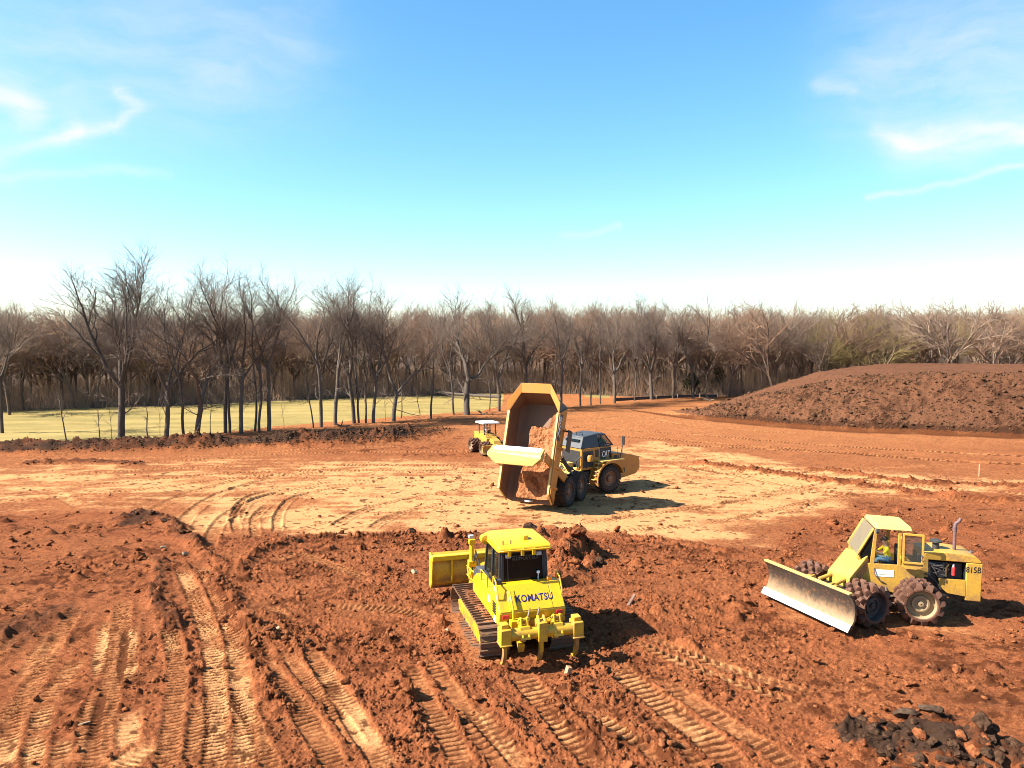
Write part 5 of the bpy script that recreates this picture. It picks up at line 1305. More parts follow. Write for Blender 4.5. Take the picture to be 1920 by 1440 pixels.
for s in (1, -1):
    rail.hull([[(B_T + 0.5, s * (vr + t), sz - 0.21) for t in (-0.06, 0.06)] + [(B_T + 0.5, s * (vr + t), sz - 0.15) for t in (0.06, -0.06)], [(B_F - 0.85, s * (vr + t), sz + 0.09) for t in (-0.06, 0.06)] + [(B_F - 0.85, s * (vr + t), sz + 0.15) for t in (0.06, -0.06)]])
    rail.hull([[(B_T + 0.02, s * (vc - 0.05 + t), cz + 0.02) for t in (-0.05, 0.05)] + [(B_T - 0.02, s * (vc - 0.05 + t), cz + 0.02) for t in (0.05, -0.05)], [(B_T + 0.5, s * (vr - 0.02 + t), sz - 0.28) for t in (-0.05, 0.05)] + [(B_T + 0.44, s * (vr - 0.02 + t), sz - 0.28) for t in (0.05, -0.05)]])
rail.build('rim_rail', M['cat_pale'], bed, 0.01, M=BED)
# spill guard in three plates round the front rim
sg = [[(B_F - 0.85, -vr - 0.1, sz + 0.08), (B_F + 0.30, -0.98, sz + 0.12), (B_F + 0.86, -1.0, sz + 0.30), (B_F - 0.28, -vr - 0.14, sz + 0.24)],
      [(B_F + 0.30, -0.96, sz + 0.12), (B_F + 0.30, 0.96, sz + 0.12), (B_F + 0.86, 0.98, sz + 0.30), (B_F + 0.86, -0.98, sz + 0.30)],
      [(B_F + 0.30, 0.98, sz + 0.12), (B_F - 0.85, vr + 0.1, sz + 0.08), (B_F - 0.28, vr + 0.14, sz + 0.24), (B_F + 0.86, 1.0, sz + 0.30)]]
for q in sg: MB().plate(q, -0.05).build('spill_guard', M['cat'], bed, 0.006, M=BED)
# decal with the model number on the right side, near the front
side_n = Vector((0, -(sz - cz), 0)).normalized()
dn = Vector((0, -1, -(vr - vc) / (sz - cz))).normalized()
dc = Vector((3.55, -(vr + 0.155), sz - 0.02))
sq = Vector((0, -(vr - vc), sz - cz)).normalized()
dq = [Vector((2.9, -(vr + 0.09), sz - 0.02)) + Vector((0, -0.06, 0)), Vector((4.0, -(vr + 0.09), sz + 0.02)) + Vector((0, -0.06, 0))]
MB().span(2.4, 4.02, -(vr + 0.150), -(vr + 0.142), sz - 0.36, sz + 0.06).build('model_plate', M['black'], bed, M=BED)
lettering('740B', 0.30, BED @ face_matrix((3.25, -(vr + 0.152), sz - 0.14), (1, 0, 0), (0, 0, 1)), M['white'], bed, bold=0.02, width=1.25, shear=0.15)
MB().plate([(2.0, -vr - 0.35, 0.6), (3.3, -vr - 0.35, 0.6), (3.3, -vr - 0.38, 0.05), (2.0, -vr - 0.38, 0.05)], 0.03).build('mud_flap', M['black'], bed, M=BED)
MB().span(3.2, 3.3, -vr - 0.40, -vc, 0.3, 0.4).build('flap_bar', M['dark'], bed, M=BED)
MB().lathe([(0.0, -0.02), (0.26, -0.02), (0.26, 0.03), (0.0, 0.03)], (B_T + 0.12, 0.10, fz + 0.12), (1, 0, 0.4), 18).build('reflector_plate', M['white'], bed, M=BED)
# hoist cylinders
for s in (1, -1):
    a = Vector((AX + 1.2, 0.62 * s, 1.15)); b = BED @ Vector((2.7, 0.62 * s, -0.1)); m = a.lerp(b, 0.55)
    MB().cyl(a, m, 0.13, 14).build('hoist_cylinder', M['dark'], TR); MB().cyl(m, b, 0.08, 12).build('cylinder_rod', M['chrome'], TR)
st2 = MB().cyl((AX + 1.6, -0.95, 1.35), BED @ Vector((1.6, -1.15, 0.0)), 0.045, 8); st2.build('body_prop', M['dark'], TR)
# scissor tailgate held level behind the body by its two arms
gate = MB().hull([[(-2.62, y, 4.42) for y in (-1.72, 1.72)] + [(-2.70, y, 4.47) for y in (1.72, -1.72)], [(-3.12, y, 4.12) for y in (-1.76, 1.76)] + [(-3.20, y, 4.17) for y in (1.76, -1.76)]])
gate.plate([(-3.15, -1.76, 4.15), (-3.15, 1.76, 4.15), (-3.24, 1.76, 3.95), (-3.22, 1.22, 3.48), (-3.22, -1.22, 3.48), (-3.24, -1.76, 3.95)], 0.09)
gate.span(-3.10, -2.95, -1.6, 1.6, 3.62, 3.80); gate.prism([(-2.66, 4.40), (-3.14, 4.10), (-3.2, 3.9), (-2.9, 3.75)], 1.66, 1.74); gate.prism([(-2.66, 4.40), (-3.14, 4.10), (-3.2, 3.9), (-2.9, 3.75)], -1.74, -1.66)
TGM = trans(-0.5, 0.22, -0.5) @ trans(-3, 0, 4) @ T.Scale(1.0, 4) @ trans(3, 0, -4)
tg = gate.build('tailgate', M['cat_pale'], TR, 0.015, smooth=0, M=TGM)
MB().hull([[(-2.66, y, 4.475) for y in (-1.55, 1.5)] + [(-2.68, y, 4.495) for y in (1.5, -1.55)], [(-3.08, y, 4.205) for y in (-1.55, 1.5)] + [(-3.10, y, 4.225) for y in (1.5, -1.55)]]).build('gate_glare', M['white'], tg, M=TGM)  # white strip painted in for the glare on the upper gate
for s in (1, -1):
    arm = MB().hull([[(-2.75, s * 1.78 - 0.06, 3.75), (-2.75, s * 1.78 + 0.06, 3.75), (-2.65, s * 1.78 + 0.06, 4.25), (-2.65, s * 1.78 - 0.06, 4.25)], [(0.30, s * 1.78 - 0.06, 1.85), (0.30, s * 1.78 + 0.06, 1.85), (0.45, s * 1.78 + 0.06, 2.35), (0.45, s * 1.78 - 0.06, 2.35)]])
    arm.build('tailgate_arm', M['cat'], tg, 0.01, M=TGM)
    link_ = MB().cyl((0.35, s * 1.74, 2.0), (0.75, s * 0.6, 1.45), 0.07, 8); link_.build('arm_link', M['dark'], tg)
ch = MB()
for k in range(9): ch.lathe([(0.03, -0.03), (0.055, 0), (0.03, 0.03)], (-2.9 + 0.03 * (k % 2), -1.86, 4.32 - 0.1 * k), (0, 0, 1), 8)
ch.build('chain', M['cat_pale'], tg, M=TGM)
# the load, clinging to the right of the floor
nu, nv = 110, 64; U = np.linspace(-1.05, 4.25, nu); V = np.linspace(-1.60, 1.22, nv); UU, VV = np.meshgrid(U, V, indexing='ij')
leftb = 0.62 + 0.45 * sstep(2.2, -0.8, UU) + 0.25 * (fbm(UU, VV, 0.7, 3, 501) - 0.5)
topb = 3.45 + 0.75 * sstep(-0.6, -1.2, VV) + 0.4 * (fbm(UU * 0 + VV * 2, VV, 0.6, 3, 503) - 0.5)
mask = sstep(leftb + 0.10, leftb - 0.22, VV) * sstep(topb + 0.02, topb - 0.10, UU)
thick = mask * (0.42 + 0.34 * fbm(UU, VV, 1.3, 3, 505) + 0.22 * fbm(UU, VV, 0.22, 4, 507, 0.65) + 0.35 * sstep(-0.6, -1.4, VV)) * (1 - 0.55 * sstep(0.35, 0.0, np.hypot((UU - 1.9), (VV + 0.35)) / 0.5))
thick = thick * (1 - 0.35 * sstep(0.5, -0.6, UU))
vs = [(float(UU[i, j]), float(VV[i, j]), fz - 0.02 + float(thick[i, j]) + (max(0, -vf - float(VV[i, j])) * 0.93)) for i in range(nu) for j in range(nv)]
fs = [(i * nv + j, (i + 1) * nv + j, (i + 1) * nv + j + 1, i * nv + j + 1) for i in range(nu - 1) for j in range(nv - 1) if mask[i, j] + mask[i + 1, j] + mask[i, j + 1] + mask[i + 1, j + 1] > 0.02]
M['load'] = clod_material('load_of_red_soil', (0.36, 0.125, 0.05), (0.52, 0.23, 0.10))
ld = MB().add(vs, fs).build('soil_load', M['load'], None, smooth=0, M=trans(*tr_loc) @ rotz(tr_head) @ BED)
tag(ld, 'slab of red soil clinging to the floor of the raised dump body', 'soil load')
# ---- front half
def fpart(mb, name, mat, bevel=0.02, **k): return mb.build(name, mat, TR, bevel, M=F, **k)
ff = MB().span(0.1, FX + 1.9, -0.55, 0.55, 0.85, 1.35); ff.cyl((FX, -1.0, WR), (FX, 1.0, WR), 0.22, 12); fpart(ff, 'front_frame', M['dark'])
nose = MB().prism([(FX + 0.55, 1.35), (FX + 0.55, 2.55), (FX + 2.2, 2.34), (FX + 3.05, 2.10), (FX + 3.12, 1.30), (FX + 2.75, 0.92), (FX + 1.25, 0.72), (FX + 1.0, 1.35)], -1.30, 1.30)
fpart(nose, 'hood', M['cat'], 0.05)
fpart(MB().prism([(FX + 3.0, 1.42), (FX + 3.15, 1.42), (FX + 3.11, 2.04), (FX + 3.0, 2.04)], -1.1, 1.1), 'grille', M['black'])
fpart(MB().span(FX + 1.28, FX + 1.68, -1.315, -1.29, 1.10, 1.44), 'side_vent', M['dark']); fpart(MB().span(FX + 1.28, FX + 1.68, 1.29, 1.315, 1.10, 1.44), 'side_vent', M['dark'])
fpart(MB().span(FX + 0.6, FX + 1.1, -1.32, -0.8, 2.0, 2.4), 'air_intake', M['black'], 0.03)
for s in (1, -1):
    out = []; inn_ = []
    for k in range(15):
        a = R(200 - 186 * k / 14); out.append((FX + 1.22 * math.cos(a), WR + 1.20 * math.sin(a))); inn_.append((FX + 1.15 * math.cos(a), WR + 1.13 * math.sin(a)))
    fd = MB()
    for k in range(14):
        fd.prism([out[k], out[k + 1], inn_[k + 1], inn_[k]], s * 0.92, s * 1.78)
        fd.prism([inn_[k], inn_[k + 1], (inn_[k + 1][0] * 0.985 + FX * 0.015, inn_[k + 1][1] * 0.93 + WR * 0.07), (inn_[k][0] * 0.985 + FX * 0.015, inn_[k][1] * 0.93 + WR * 0.07)], s * 1.72, s * 1.775)
    fpart(fd, 'fender', M['cat'], 0, smooth=50)
    sp = MB()
    for k in range(5): sp.box((FX - 1.28 + 0.10 * k, s * 1.32, 0.95 + 0.26 * k), (0.22, 0.62, 0.05))
    sp.prism([(FX - 1.36, 0.85), (FX - 1.26, 0.85), (FX - 0.75, 2.12), (FX - 0.86, 2.12)], s * 1.00, s * 1.05)
    fpart(sp, 'step_ladder', M['cat_pale'], 0.006)
fpart(MB().span(FX - 0.75, FX + 1.25, -1.72, -1.05, 2.08, 2.16), 'platform', M['cat_pale'], 0.01); fpart(MB().span(FX - 0.75, FX + 1.25, 1.05, 1.72, 2.08, 2.16), 'platform', M['cat_pale'], 0.01)
fpart(MB().span(FX - 2.05, FX + 0.62, -1.08, 1.08, 1.55, 3.02), 'cab_base', M['cat'], 0.05)
fpart(MB().span(FX - 1.90, FX - 1.02, -1.10, -1.06, 1.75, 2.82), 'radiator_screen', M['dark'], 0.01)
fpart(MB().span(FX - 0.86, FX - 0.54, -1.10, -1.06, 2.36, 2.86), 'side_window', M['black'], 0.01)
fpart(MB().span(FX - 0.42, FX + 0.56, -1.10, -1.06, 2.0, 2.94), 'door_panel', M['black'], 0.01)
fpart(MB().span(FX - 2.07, FX - 2.02, -0.95, 0.95, 1.7, 2.85), 'radiator_screen', M['black'], 0.01)
ltM = F @ face_matrix((FX + 0.10, -1.108, 2.52), (1, 0, 0), (0, 0, 1))
lettering('CAT', 0.44, ltM, M['white'], TR, bold=0.02, width=0.70)
MB().prism([(FX - 0.02, 2.18), (FX + 0.44, 2.18), (FX + 0.44, 2.27), (FX + 0.12, 2.27)], -1.118, -1.112).build('logo_bar', M['cat'], TR, M=F)
gh = MB().prism([(FX - 2.05, 2.78), (FX - 0.45, 2.78), (FX - 0.50, 3.58), (FX - 1.62, 3.50), (FX - 1.95, 3.10)], -0.98, 0.98, poly2=None); 
gh = MB().hull([[(FX - 2.12, y, 3.03) for y in (-1.08, 1.08)] + [(FX - 1.75, y, 3.70) for y in (0.86, -0.86)], [(FX - 0.46, y, 3.03) for y in (-1.08, 1.08)] + [(FX - 0.46, y, 3.84) for y in (0.86, -0.86)]])
fpart(gh, 'rear_cab_cover', M['grey'], 0.03)
fpart(MB().hull([[(FX - 2.0, y, 3.44) for y in (-0.7, 0.7)] + [(FX - 1.93, y, 3.58) for y in (0.7, -0.7)], [(FX - 1.85, y, 3.44) for y in (-0.7, 0.7)] + [(FX - 1.82, y, 3.58) for y in (0.7, -0.7)]]), 'rear_window', M['glass'], 0.0)
fpart(MB().hull([[(FX - 1.75, y, 3.70) for y in (-0.86, 0.86)] + [(FX - 1.70, y, 3.78) for y in (0.82, -0.82)], [(FX - 0.45, y, 3.84) for y in (-0.88, 0.88)] + [(FX - 0.45, y, 3.94) for y in (0.82, -0.82)], [(FX + 0.22, y, 3.80) for y in (-0.88, 0.88)] + [(FX + 0.22, y, 3.88) for y in (0.8, -0.8)]]), 'cab_roof', M['grey'], 0.02)
for s in (1, -1):
    q = [(FX - 0.46, s * 1.06, 3.04), (FX + 0.78, s * 1.06, 3.04), (FX + 0.18, s * 0.87, 3.82), (FX - 0.46, s * 0.87, 3.84)]
    fpart(MB().frame(q, 0.06, 0.05), 'window_frame', M['black'], 0.0); c = sum((Vector(p) for p in q), Vector()) / 4
    fpart(MB().plate([c + (Vector(p) - c) * 0.95 for p in q], 0.01), 'window_pane', M['clear'], 0.0)
q = [(FX + 0.78, -1.04, 3.04), (FX + 0.78, 1.04, 3.04), (FX + 0.18, 0.86, 3.80), (FX + 0.18, -0.86, 3.80)]
fpart(MB().frame(q, 0.06, 0.05), 'window_frame', M['black'], 0.0); fpart(MB().plate([Vector(p) * 1.0 for p in q], 0.012), 'windscreen', M['clear'], 0.0)
s_ = MB().box((FX + 0.10, -0.3, 2.98), (0.5, 0.5, 0.14)); s_.box((FX - 0.20, -0.3, 3.24), (0.12, 0.48, 0.5)); fpart(s_, 'seat', M['seat'], 0.03)
MB().lathe([(0.20, -0.015), (0.215, 0), (0.20, 0.015), (0.185, 0)], (FX + 0.55, -0.3, 3.22), (0.5, 0, 0.86), 20).build('steering_wheel', M['ink'], TR, M=F)
mr = MB().tube([(FX + 1.05, -1.45, 2.1), (FX + 1.12, -1.55, 2.75), (FX + 1.2, -1.62, 3.25)], 0.03, 7); mr.box((FX + 1.2, -1.62, 3.38), (0.08, 0.22, 0.62)); fpart(mr, 'mirror', M['black'], 0.01)
hr = MB()
for p in ([(FX + 0.70, -1.62, 2.14), (FX + 0.70, -1.62, 2.98), (FX + 1.10, -1.62, 2.98), (FX + 1.10, -1.62, 2.14)], [(FX + 0.70, -1.62, 2.55), (FX + 1.10, -1.62, 2.55)], [(FX - 1.30, -1.66, 1.1), (FX - 1.12, -1.66, 1.8), (FX - 0.92, -1.66, 2.3)], [(FX - 1.5, -0.5, 3.7), (FX - 1.5, -0.5, 4.0), (FX - 1.5, 0.1, 4.0), (FX - 1.5, 0.1, 3.7)]): hr.tube(p, 0.022, 6)
fpart(hr, 'handrail', M['black'], 0)
fpart(MB().lathe([(0.02, 0), (0.2, 0.02), (0.22, 0.3), (0.16, 0.42), (0.02, 0.44)], (FX - 1.45, -1.24, 2.15), (0, 0, 1), 14), 'air_cleaner', M['cat'], 0)
hs = MB(); rs = np.random.RandomState(8)
for k in range(9):
    y0 = rs.uniform(-0.7, 0.7); z0 = rs.uniform(1.3, 1.9)
    hs.tube([(-1.2, y0 * 0.8, 1.45 + 0.1 * rs.rand()), (-0.7, y0 + 0.1, z0 + 0.35), (-0.2, y0, z0 + 0.25), (0.1, y0 * 0.9, z0)], 0.032, 6)
hs.tube([(-0.1, -0.8, 1.7), (-0.35, -0.95, 2.25), (0.0, -1.02, 2.5), (0.35, -1.02, 2.35), (0.45, -1.1, 1.7)], 0.045, 7)
fpart(hs, 'hydraulic_hose', M['dark'], 0)
jb = MB().span(-0.75, -0.15, -0.45, 0.1, 1.5, 2.05); jb.span(-0.3, 0.02, -0.9, -0.5, 1.3, 1.75); jb.cyl((-0.6, 0.3, 1.5), (-0.6, 0.3, 2.2), 0.16, 12); fpart(jb, 'valve_block', M['cat_pale'], 0.02)
tk = MB().span(0.1, 0.75, -1.02, -0.5, 0.9, 1.45); tk.span(0.1, 0.75, 0.5, 1.02, 0.9, 1.45); fpart(tk, 'fuel_tank', M['dark'], 0.04)
# ------------------------------------------------------------------ padfoot compactors
M['pad'] = paint('muddy_steel_pads', (0.085, 0.038, 0.020), 0.95, 0.7, dust=(0.125, 0.042, 0.016), scale=5, top=0.6)
M['drum'] = plain('dark_drum', (0.045, 0.034, 0.028), 0.75, var=0.35)
M['dish'] = paint('dusty_wheel_disc', (0.36, 0.25, 0.13), 0.8, 0.8, dust=(0.32, 0.21, 0.11), scale=3)
DR, DW = 0.56, 0.96
def drum_mesh(out, face):
    o = out
    mb = MB().lathe([(0.05, -0.40 * o), (0.50, -0.40 * o), (DR, -DW / 2 * o), (DR, DW / 2 * o), (0.50, DW / 2 * o), (0.47, (DW / 2 - 0.03) * o)], (0, 0, 0), (0, 1, 0), 36, caps=False)
    return mb.mesh('wheel', M['pad'])
def dish_mesh(out, face):
    o = out
    return MB().lathe([(0.475, (DW / 2 - 0.02) * o), (0.46, (DW / 2 - 0.24) * o), (0.29, (DW / 2 - 0.26) * o), (0.28, (DW / 2 - 0.16) * o), (0.22, (DW / 2 - 0.15) * o), (0.21, (DW / 2 - 0.22) * o), (0.10, (DW / 2 - 0.22) * o), (0.09, (DW / 2 - 0.14) * o), (0.02, (DW / 2 - 0.13) * o)], (0, 0, 0), (0, 1, 0), 32, caps=False).mesh('hub', M[face])
pm = MB().hull([[(-0.115, -0.10, -0.02), (0.115, -0.10, -0.02), (0.115, 0.10, -0.02), (-0.115, 0.10, -0.02)], [(-0.09, -0.085, 0.13), (0.09, -0.085, 0.13), (0.09, 0.085, 0.13), (-0.09, 0.085, 0.13)], [(-0.06, -0.06, 0.175), (0.06, -0.06, 0.175), (0.06, 0.06, 0.175), (-0.06, 0.06, 0.175)]])
PAD = pm.mesh('pad', M['pad'])
DRUM = {(o, f): drum_mesh(o, f) for o in (1, -1) for f in ('drum', 'dish')}
DISH = {(o, f): dish_mesh(o, f) for o in (1, -1) for f in ('drum', 'dish')}
def drum(parent, Mw, out, face='drum', seed=0, scale=1.0):
    w = put('wheel', DRUM[(out, face)], parent, Mw); put('hub', DISH[(out, face)], w)
    rs = random.Random(seed); rot0 = rs.uniform(0, 1)
    for r in range(5):
        yy = -DW / 2 + 0.11 + r * (DW - 0.22) / 4
        for k in range(12):
            a = 2 * math.pi * (k + 0.5 * (r % 2) + rot0) / 12
            put('pad', PAD, w, T.Rotation(a, 4, 'Y') @ trans(0, yy, DR) @ T.Rotation(R(18 if r % 2 else -18), 4, 'Z'))
    return w
cp_head = R(167)
cp_loc = Vector((12.95, 26.6, 0)); cp_loc.z = ground_avg(cp_loc.x, cp_loc.y, 1.5) + 0.02
CP = empty('soil_compactor', cp_loc, cp_head)
tag(CP, 'old yellow padfoot soil compactor with open cab door and front blade', 'compactor')
CF = rotz(R(35))
RXc, FXc, YW, ZC = -1.32, 1.42, 1.17, DR + 0.14
for s in (1, -1):
    drum(CP, trans(RXc, s * YW, ZC), s, 'dish' if s > 0 else 'drum', 3 + s)
    drum(CP, CF @ trans(FXc, s * YW, ZC), s, 'drum', 13 + s)
fr = MB().span(-3.3, -0.1, -0.5, 0.5, 0.72, 1.05); fr.cyl((RXc, -0.9, ZC), (RXc, 0.9, ZC), 0.2, 12); fr.cyl((0, 0, 0.5), (0, 0, 1.3), 0.18, 12); fr.build('rear_frame', M['dark'], CP, 0.02)
ff = MB().span(0.05, 2.0, -0.45, 0.45, 0.62, 1.0); ff.cyl((FXc, -0.9, ZC), (FXc, 0.9, ZC), 0.2, 12); ff.build('front_frame', M['dark'], CP, 0.02, M=CF)
# engine bay at the back
OLD = M['old']
top = MB().prism([(-1.62, 2.12), (-1.62, 2.26), (-2.35, 2.32), (-3.20, 2.24), (-3.42, 2.06), (-3.42, 1.98), (-1.62, 2.02)], -0.66, 0.66); top.build('hood', OLD, CP, 0.03)
rear = MB().prism([(-2.95, 0.66), (-3.44, 0.64), (-3.46, 1.98), (-2.95, 1.99)], -0.66, 0.66); rear.build('radiator_guard', OLD, CP, 0.03)
for s in (1, -1):
    MB().prism([(-2.10, 1.38), (-2.12, 1.10), (-2.38, 0.88), (-2.95, 0.80), (-2.95, 1.38)], s * 0.62, s * 0.66).build('side_skirt', OLD, CP, 0.008)
    MB().prism([(-1.60, 1.40), (-1.75, 1.40), (-1.75, 2.03), (-1.60, 2.03)], s * 0.60, s * 0.655).build('side_post', OLD, CP, 0.008)
eng = MB().span(-2.9, -1.7, -0.42, 0.42, 1.0, 1.9); eng.span(-2.7, -1.9, -0.30, 0.30, 1.9, 2.02); eng.cyl((-2.2, 0.42, 1.5), (-2.2, 0.56, 1.5), 0.15, 12); eng.cyl((-2.62, 0.42, 1.72), (-2.62, 0.54, 1.72), 0.11, 12)
eng.build('engine', M['black'], CP, 0.02)
MB().span(-2.97, -2.94, -0.6, 0.6, 0.9, 1.98).build('radiator', M['black'], CP)
fx = MB().lathe([(0.0, -0.02), (0.06, -0.02), (0.06, 0.24), (0.03, 0.28), (0.0, 0.28)], (-2.58, 0.56, 1.52), (0, 0, 1), 12); fx.build('fire_extinguisher', M['red'], CP)
MB().lathe([(0.03, 0), (0.035, 0.08), (0.0, 0.08)], (-2.58, 0.56, 1.80), (0, 0, 1), 8).build('extinguisher_valve', M['white'], CP)
MB().tube([(-2.42, 0.58, 1.88), (-2.34, 0.58, 1.74), (-2.34, 0.58, 1.44)], 0.022, 7).build('coolant_pipe', M['cat_pale'], CP)
hz = MB(); rs = np.random.RandomState(4)
for k in range(6): z0 = rs.uniform(1.45, 1.9); hz.tube([(-1.8, 0.5, z0), (-1.95 - 0.1 * k, 0.56, z0 - 0.1), (-2.3, 0.5, z0 + rs.uniform(-0.3, 0.1))], 0.02, 6)
hz.tube([(-1.85, 0.56, 1.85), (-1.98, 0.6, 1.65), (-2.05, 0.58, 1.5)], 0.018, 6); hz.build('hose', M['steel'], CP)
exh = MB().cyl((-2.72, 0.12, 2.25), (-2.72, 0.12, 2.95), 0.055, 14); exh.cyl((-2.72, 0.12, 2.95), (-2.72, 0.12, 3.12), 0.072, 14); exh.tube([(-2.72, 0.12, 3.10), (-2.74, 0.12, 3.22), (-2.84, 0.12, 3.30), (-2.90, 0.12, 3.42)], [0.062, 0.062, 0.058, 0.055], 12)
M['rust'] = plain('rusty_pipe', (0.115, 0.062, 0.058), 0.75, var=0.25); exh.build('exhaust_pipe', M['rust'], CP)
pc = MB().cyl((-2.12, 0.15, 2.28), (-2.12, 0.15, 2.52), 0.11, 14); pc.lathe([(0.06, 0), (0.20, 0.02), (0.20, 0.07), (0.10, 0.12), (0.0, 0.12)], (-2.12, 0.15, 2.52), (0, 0, 1), 16); pc.build('air_precleaner', M['dark'], CP)
MB().lathe([(0.08, 0), (0.08, 0.05), (0.03, 0.07), (0.03, 0.10), (0, 0.1)], (-3.20, 0.25, 2.24), (0, 0, 1), 12).build('radiator_cap', M['steel'], CP)
lettering('815B', 0.21, face_matrix((-3.17, 0.664, 1.76), (-1, 0, 0), (0, 0, 1)), M['ink'], CP, bold=0.012, width=0.47)
# fender over the rear wheel, cab floor and lower cab side
fo = MB(); outp = [(RXc + 0.92 * math.cos(R(a)), ZC + 0.92 * math.sin(R(a))) for a in range(20, 161, 14)]; inp = [(RXc + 0.88 * math.cos(R(a)), ZC + 0.88 * math.sin(R(a))) for a in range(20, 161, 14)]
for k in range(len(outp) - 1):
    for s in (1, -1): fo.prism([outp[k], outp[k + 1], inp[k + 1], inp[k]], s * 0.60, s * 0.70)
fo.build('wheel_arch', M['dark'], CP, smooth=50)
side_poly = [(0.36, 1.80), (0.38, 1.02), (-0.05, 0.80), (-0.42, 0.86), (-0.62, 0.80), (-0.95, 1.18), (-1.40, 1.52), (-1.72, 1.62), (-1.72, 1.76), (-1.0, 1.80)]
for s in (1, -1): MB().prism(side_poly, s * 0.74, s * 0.80).build('cab_side', OLD, CP, 0.012)
MB().span(-1.6, 0.34, -0.74, 0.74, 1.06, 1.12).build('cab_floor', M['dark'], CP); MB().span(-1.62, -1.02, -0.72, 0.72, 1.12, 1.62).build('seat_base', OLD, CP, 0.02)
ft = MB().prism([(0.36, 1.04), (0.42, 1.80), (0.52, 2.00), (0.58, 1.98), (0.46, 1.40), (0.42, 1.0)], -0.74, 0.74); ft.build('cab_front', OLD, CP, 0.02)
# posts and roof
for s in (1, -1):
    a = MB().hull([[(0.02, s * 0.72, 1.78), (0.16, s * 0.72, 1.78), (0.16, s * 0.80, 1.78), (0.02, s * 0.80, 1.78)], [(-0.06, s * 0.72, 3.02), (0.04, s * 0.72, 3.02), (0.04, s * 0.80, 3.02), (-0.06, s * 0.80, 3.02)]]); a.build('post', OLD, CP, 0.01)
    MB().span(-0.84, -0.74, s * 0.72, s * 0.80, 1.78, 3.02).build('post', OLD, CP, 0.01)
    MB().tube([(0.06, s * 0.76, 3.04), (0.56, s * 0.76, 2.10), (0.36, s * 0.76, 1.72)], 0.05, 6).build('front_post', OLD, CP)
roofc = MB().hull([[(-1.18, y, 3.02) for y in (-0.86, 0.86)] + [(-1.14, y, 3.16) for y in (0.76, -0.76)], [(0.04, y, 3.06) for y in (-0.86, 0.86)] + [(-0.02, y, 3.20) for y in (0.76, -0.76)]])
M['old_pale'] = paint('bleached_yellow', (0.62, 0.48, 0.13), 0.35, 0.6, dust=(0.40, 0.30, 0.14), scale=2.0); roofc.build('cab_roof', M['old_pale'], CP, 0.03)
MB().lathe([(0.0, -0.03), (0.08, -0.03), (0.10, 0.05), (0.0, 0.07)], (-0.05, 0.88, 2.98), (1, 0, 0), 12).build('work_lamp', M['dark'], CP)
q = [(0.56, -0.72, 2.06), (0.56, 0.72, 2.06), (0.05, 0.72, 3.05), (0.05, -0.72, 3.05)]; MB().plate(q, 0.012).build('windscreen', M['dusty_glass'], CP)
for s in (1, -1): MB().plate([(0.16, s * 0.765, 1.82), (0.36, s * 0.765, 1.80), (0.52, s * 0.765, 2.12), (0.07, s * 0.765, 2.92)], 0.01).build('corner_window', M['glass'], CP)
MB().plate([(-0.76, -0.76, 1.85), (0.03, -0.76, 1.85), (-0.04, -0.76, 3.0), (-0.76, -0.76, 3.0)], 0.01).build('right_window', M['clear'], CP)
# door swung back against the hood
dq = [(-0.84, 0.92, 1.92), (-1.50, 1.00, 1.92), (-1.50, 1.00, 2.98), (-0.84, 0.92, 2.98)]
dr = MB().frame([Vector(p) for p in dq], 0.07, 0.05); dr.plate([(-0.84, 0.92, 1.92), (-1.50, 1.00, 1.92), (-1.48, 1.00, 1.80), (-1.28, 0.97, 1.72), (-0.94, 0.93, 1.72), (-0.84, 0.92, 1.80)], 0.05)
d_o = dr.build('door', OLD, CP, 0.008); c = sum((Vector(p) for p in dq), Vector()) / 4
MB().plate([c + (Vector(p) - c) * 0.9 + Vector((0, 0.01, 0)) for p in dq], 0.01).build('door_pane', M['clear'], d_o)
MB().tube([(-1.43, 1.05, 2.08), (-1.43, 1.10, 2.12), (-1.43, 1.10, 2.22), (-1.43, 1.05, 2.26)], 0.015, 6).build('handle', M['chrome'], d_o)
for zz in (2.1, 2.8): MB().cyl((-0.82, 0.86, zz - 0.05), (-0.82, 0.86, zz + 0.05), 0.03, 8).build('hinge', OLD, d_o)
# seat, steering wheel, sign, ladder
s_ = MB().box((-0.62, 0.05, 1.62), (0.50, 0.50, 0.14)); s_.box((-0.92, 0.05, 1.98), (0.13, 0.48, 0.70), T.Identity(4)); s_.box((-0.62, 0.05, 1.36), (0.36, 0.36, 0.44)); s_.build('seat', M['seat'], CP, 0.04)
swm = MB().lathe([(0.20, -0.015), (0.215, 0), (0.20, 0.015), (0.185, 0)], (-0.02, 0.05, 2.06), (-0.55, 0, 0.83), 20); swm.tube([(0.15, 0.05, 1.70), (-0.02, 0.05, 2.05)], 0.025, 6); swm.tube([(-0.13, 0.05, 1.94 + 0.05), (0.09, 0.05, 2.13)], 0.014, 6); swm.build('steering_wheel', M['ink'], CP)
MB().span(-0.02, -0.62, 0.802, 0.812, 1.36, 1.60).build('sign', M['white'], CP)
M['faint'] = plain('faded_blue_print', (0.45, 0.47, 0.58), 0.6, var=0.05, bump=0)
M['olive'] = plain('olive_print', (0.28, 0.28, 0.16), 0.6, var=0.05, bump=0)
lettering('Sandifur', 0.085, face_matrix((-0.33, 0.8135, 1.52), (-1, 0, 0), (0, 0, 1)), M['faint'], CP, bold=0.0, width=0.44, depth=0.002)
MB().span(-0.12, -0.56, 0.812, 0.815, 1.425, 1.450).build('sign_line', M['olive'], CP)
ldd = MB()
for xx in (-0.38, -0.74): ldd.tube([(xx, 0.80, 1.00), (xx, 0.86, 0.92), (xx, 0.88, 0.42)], 0.018, 6)
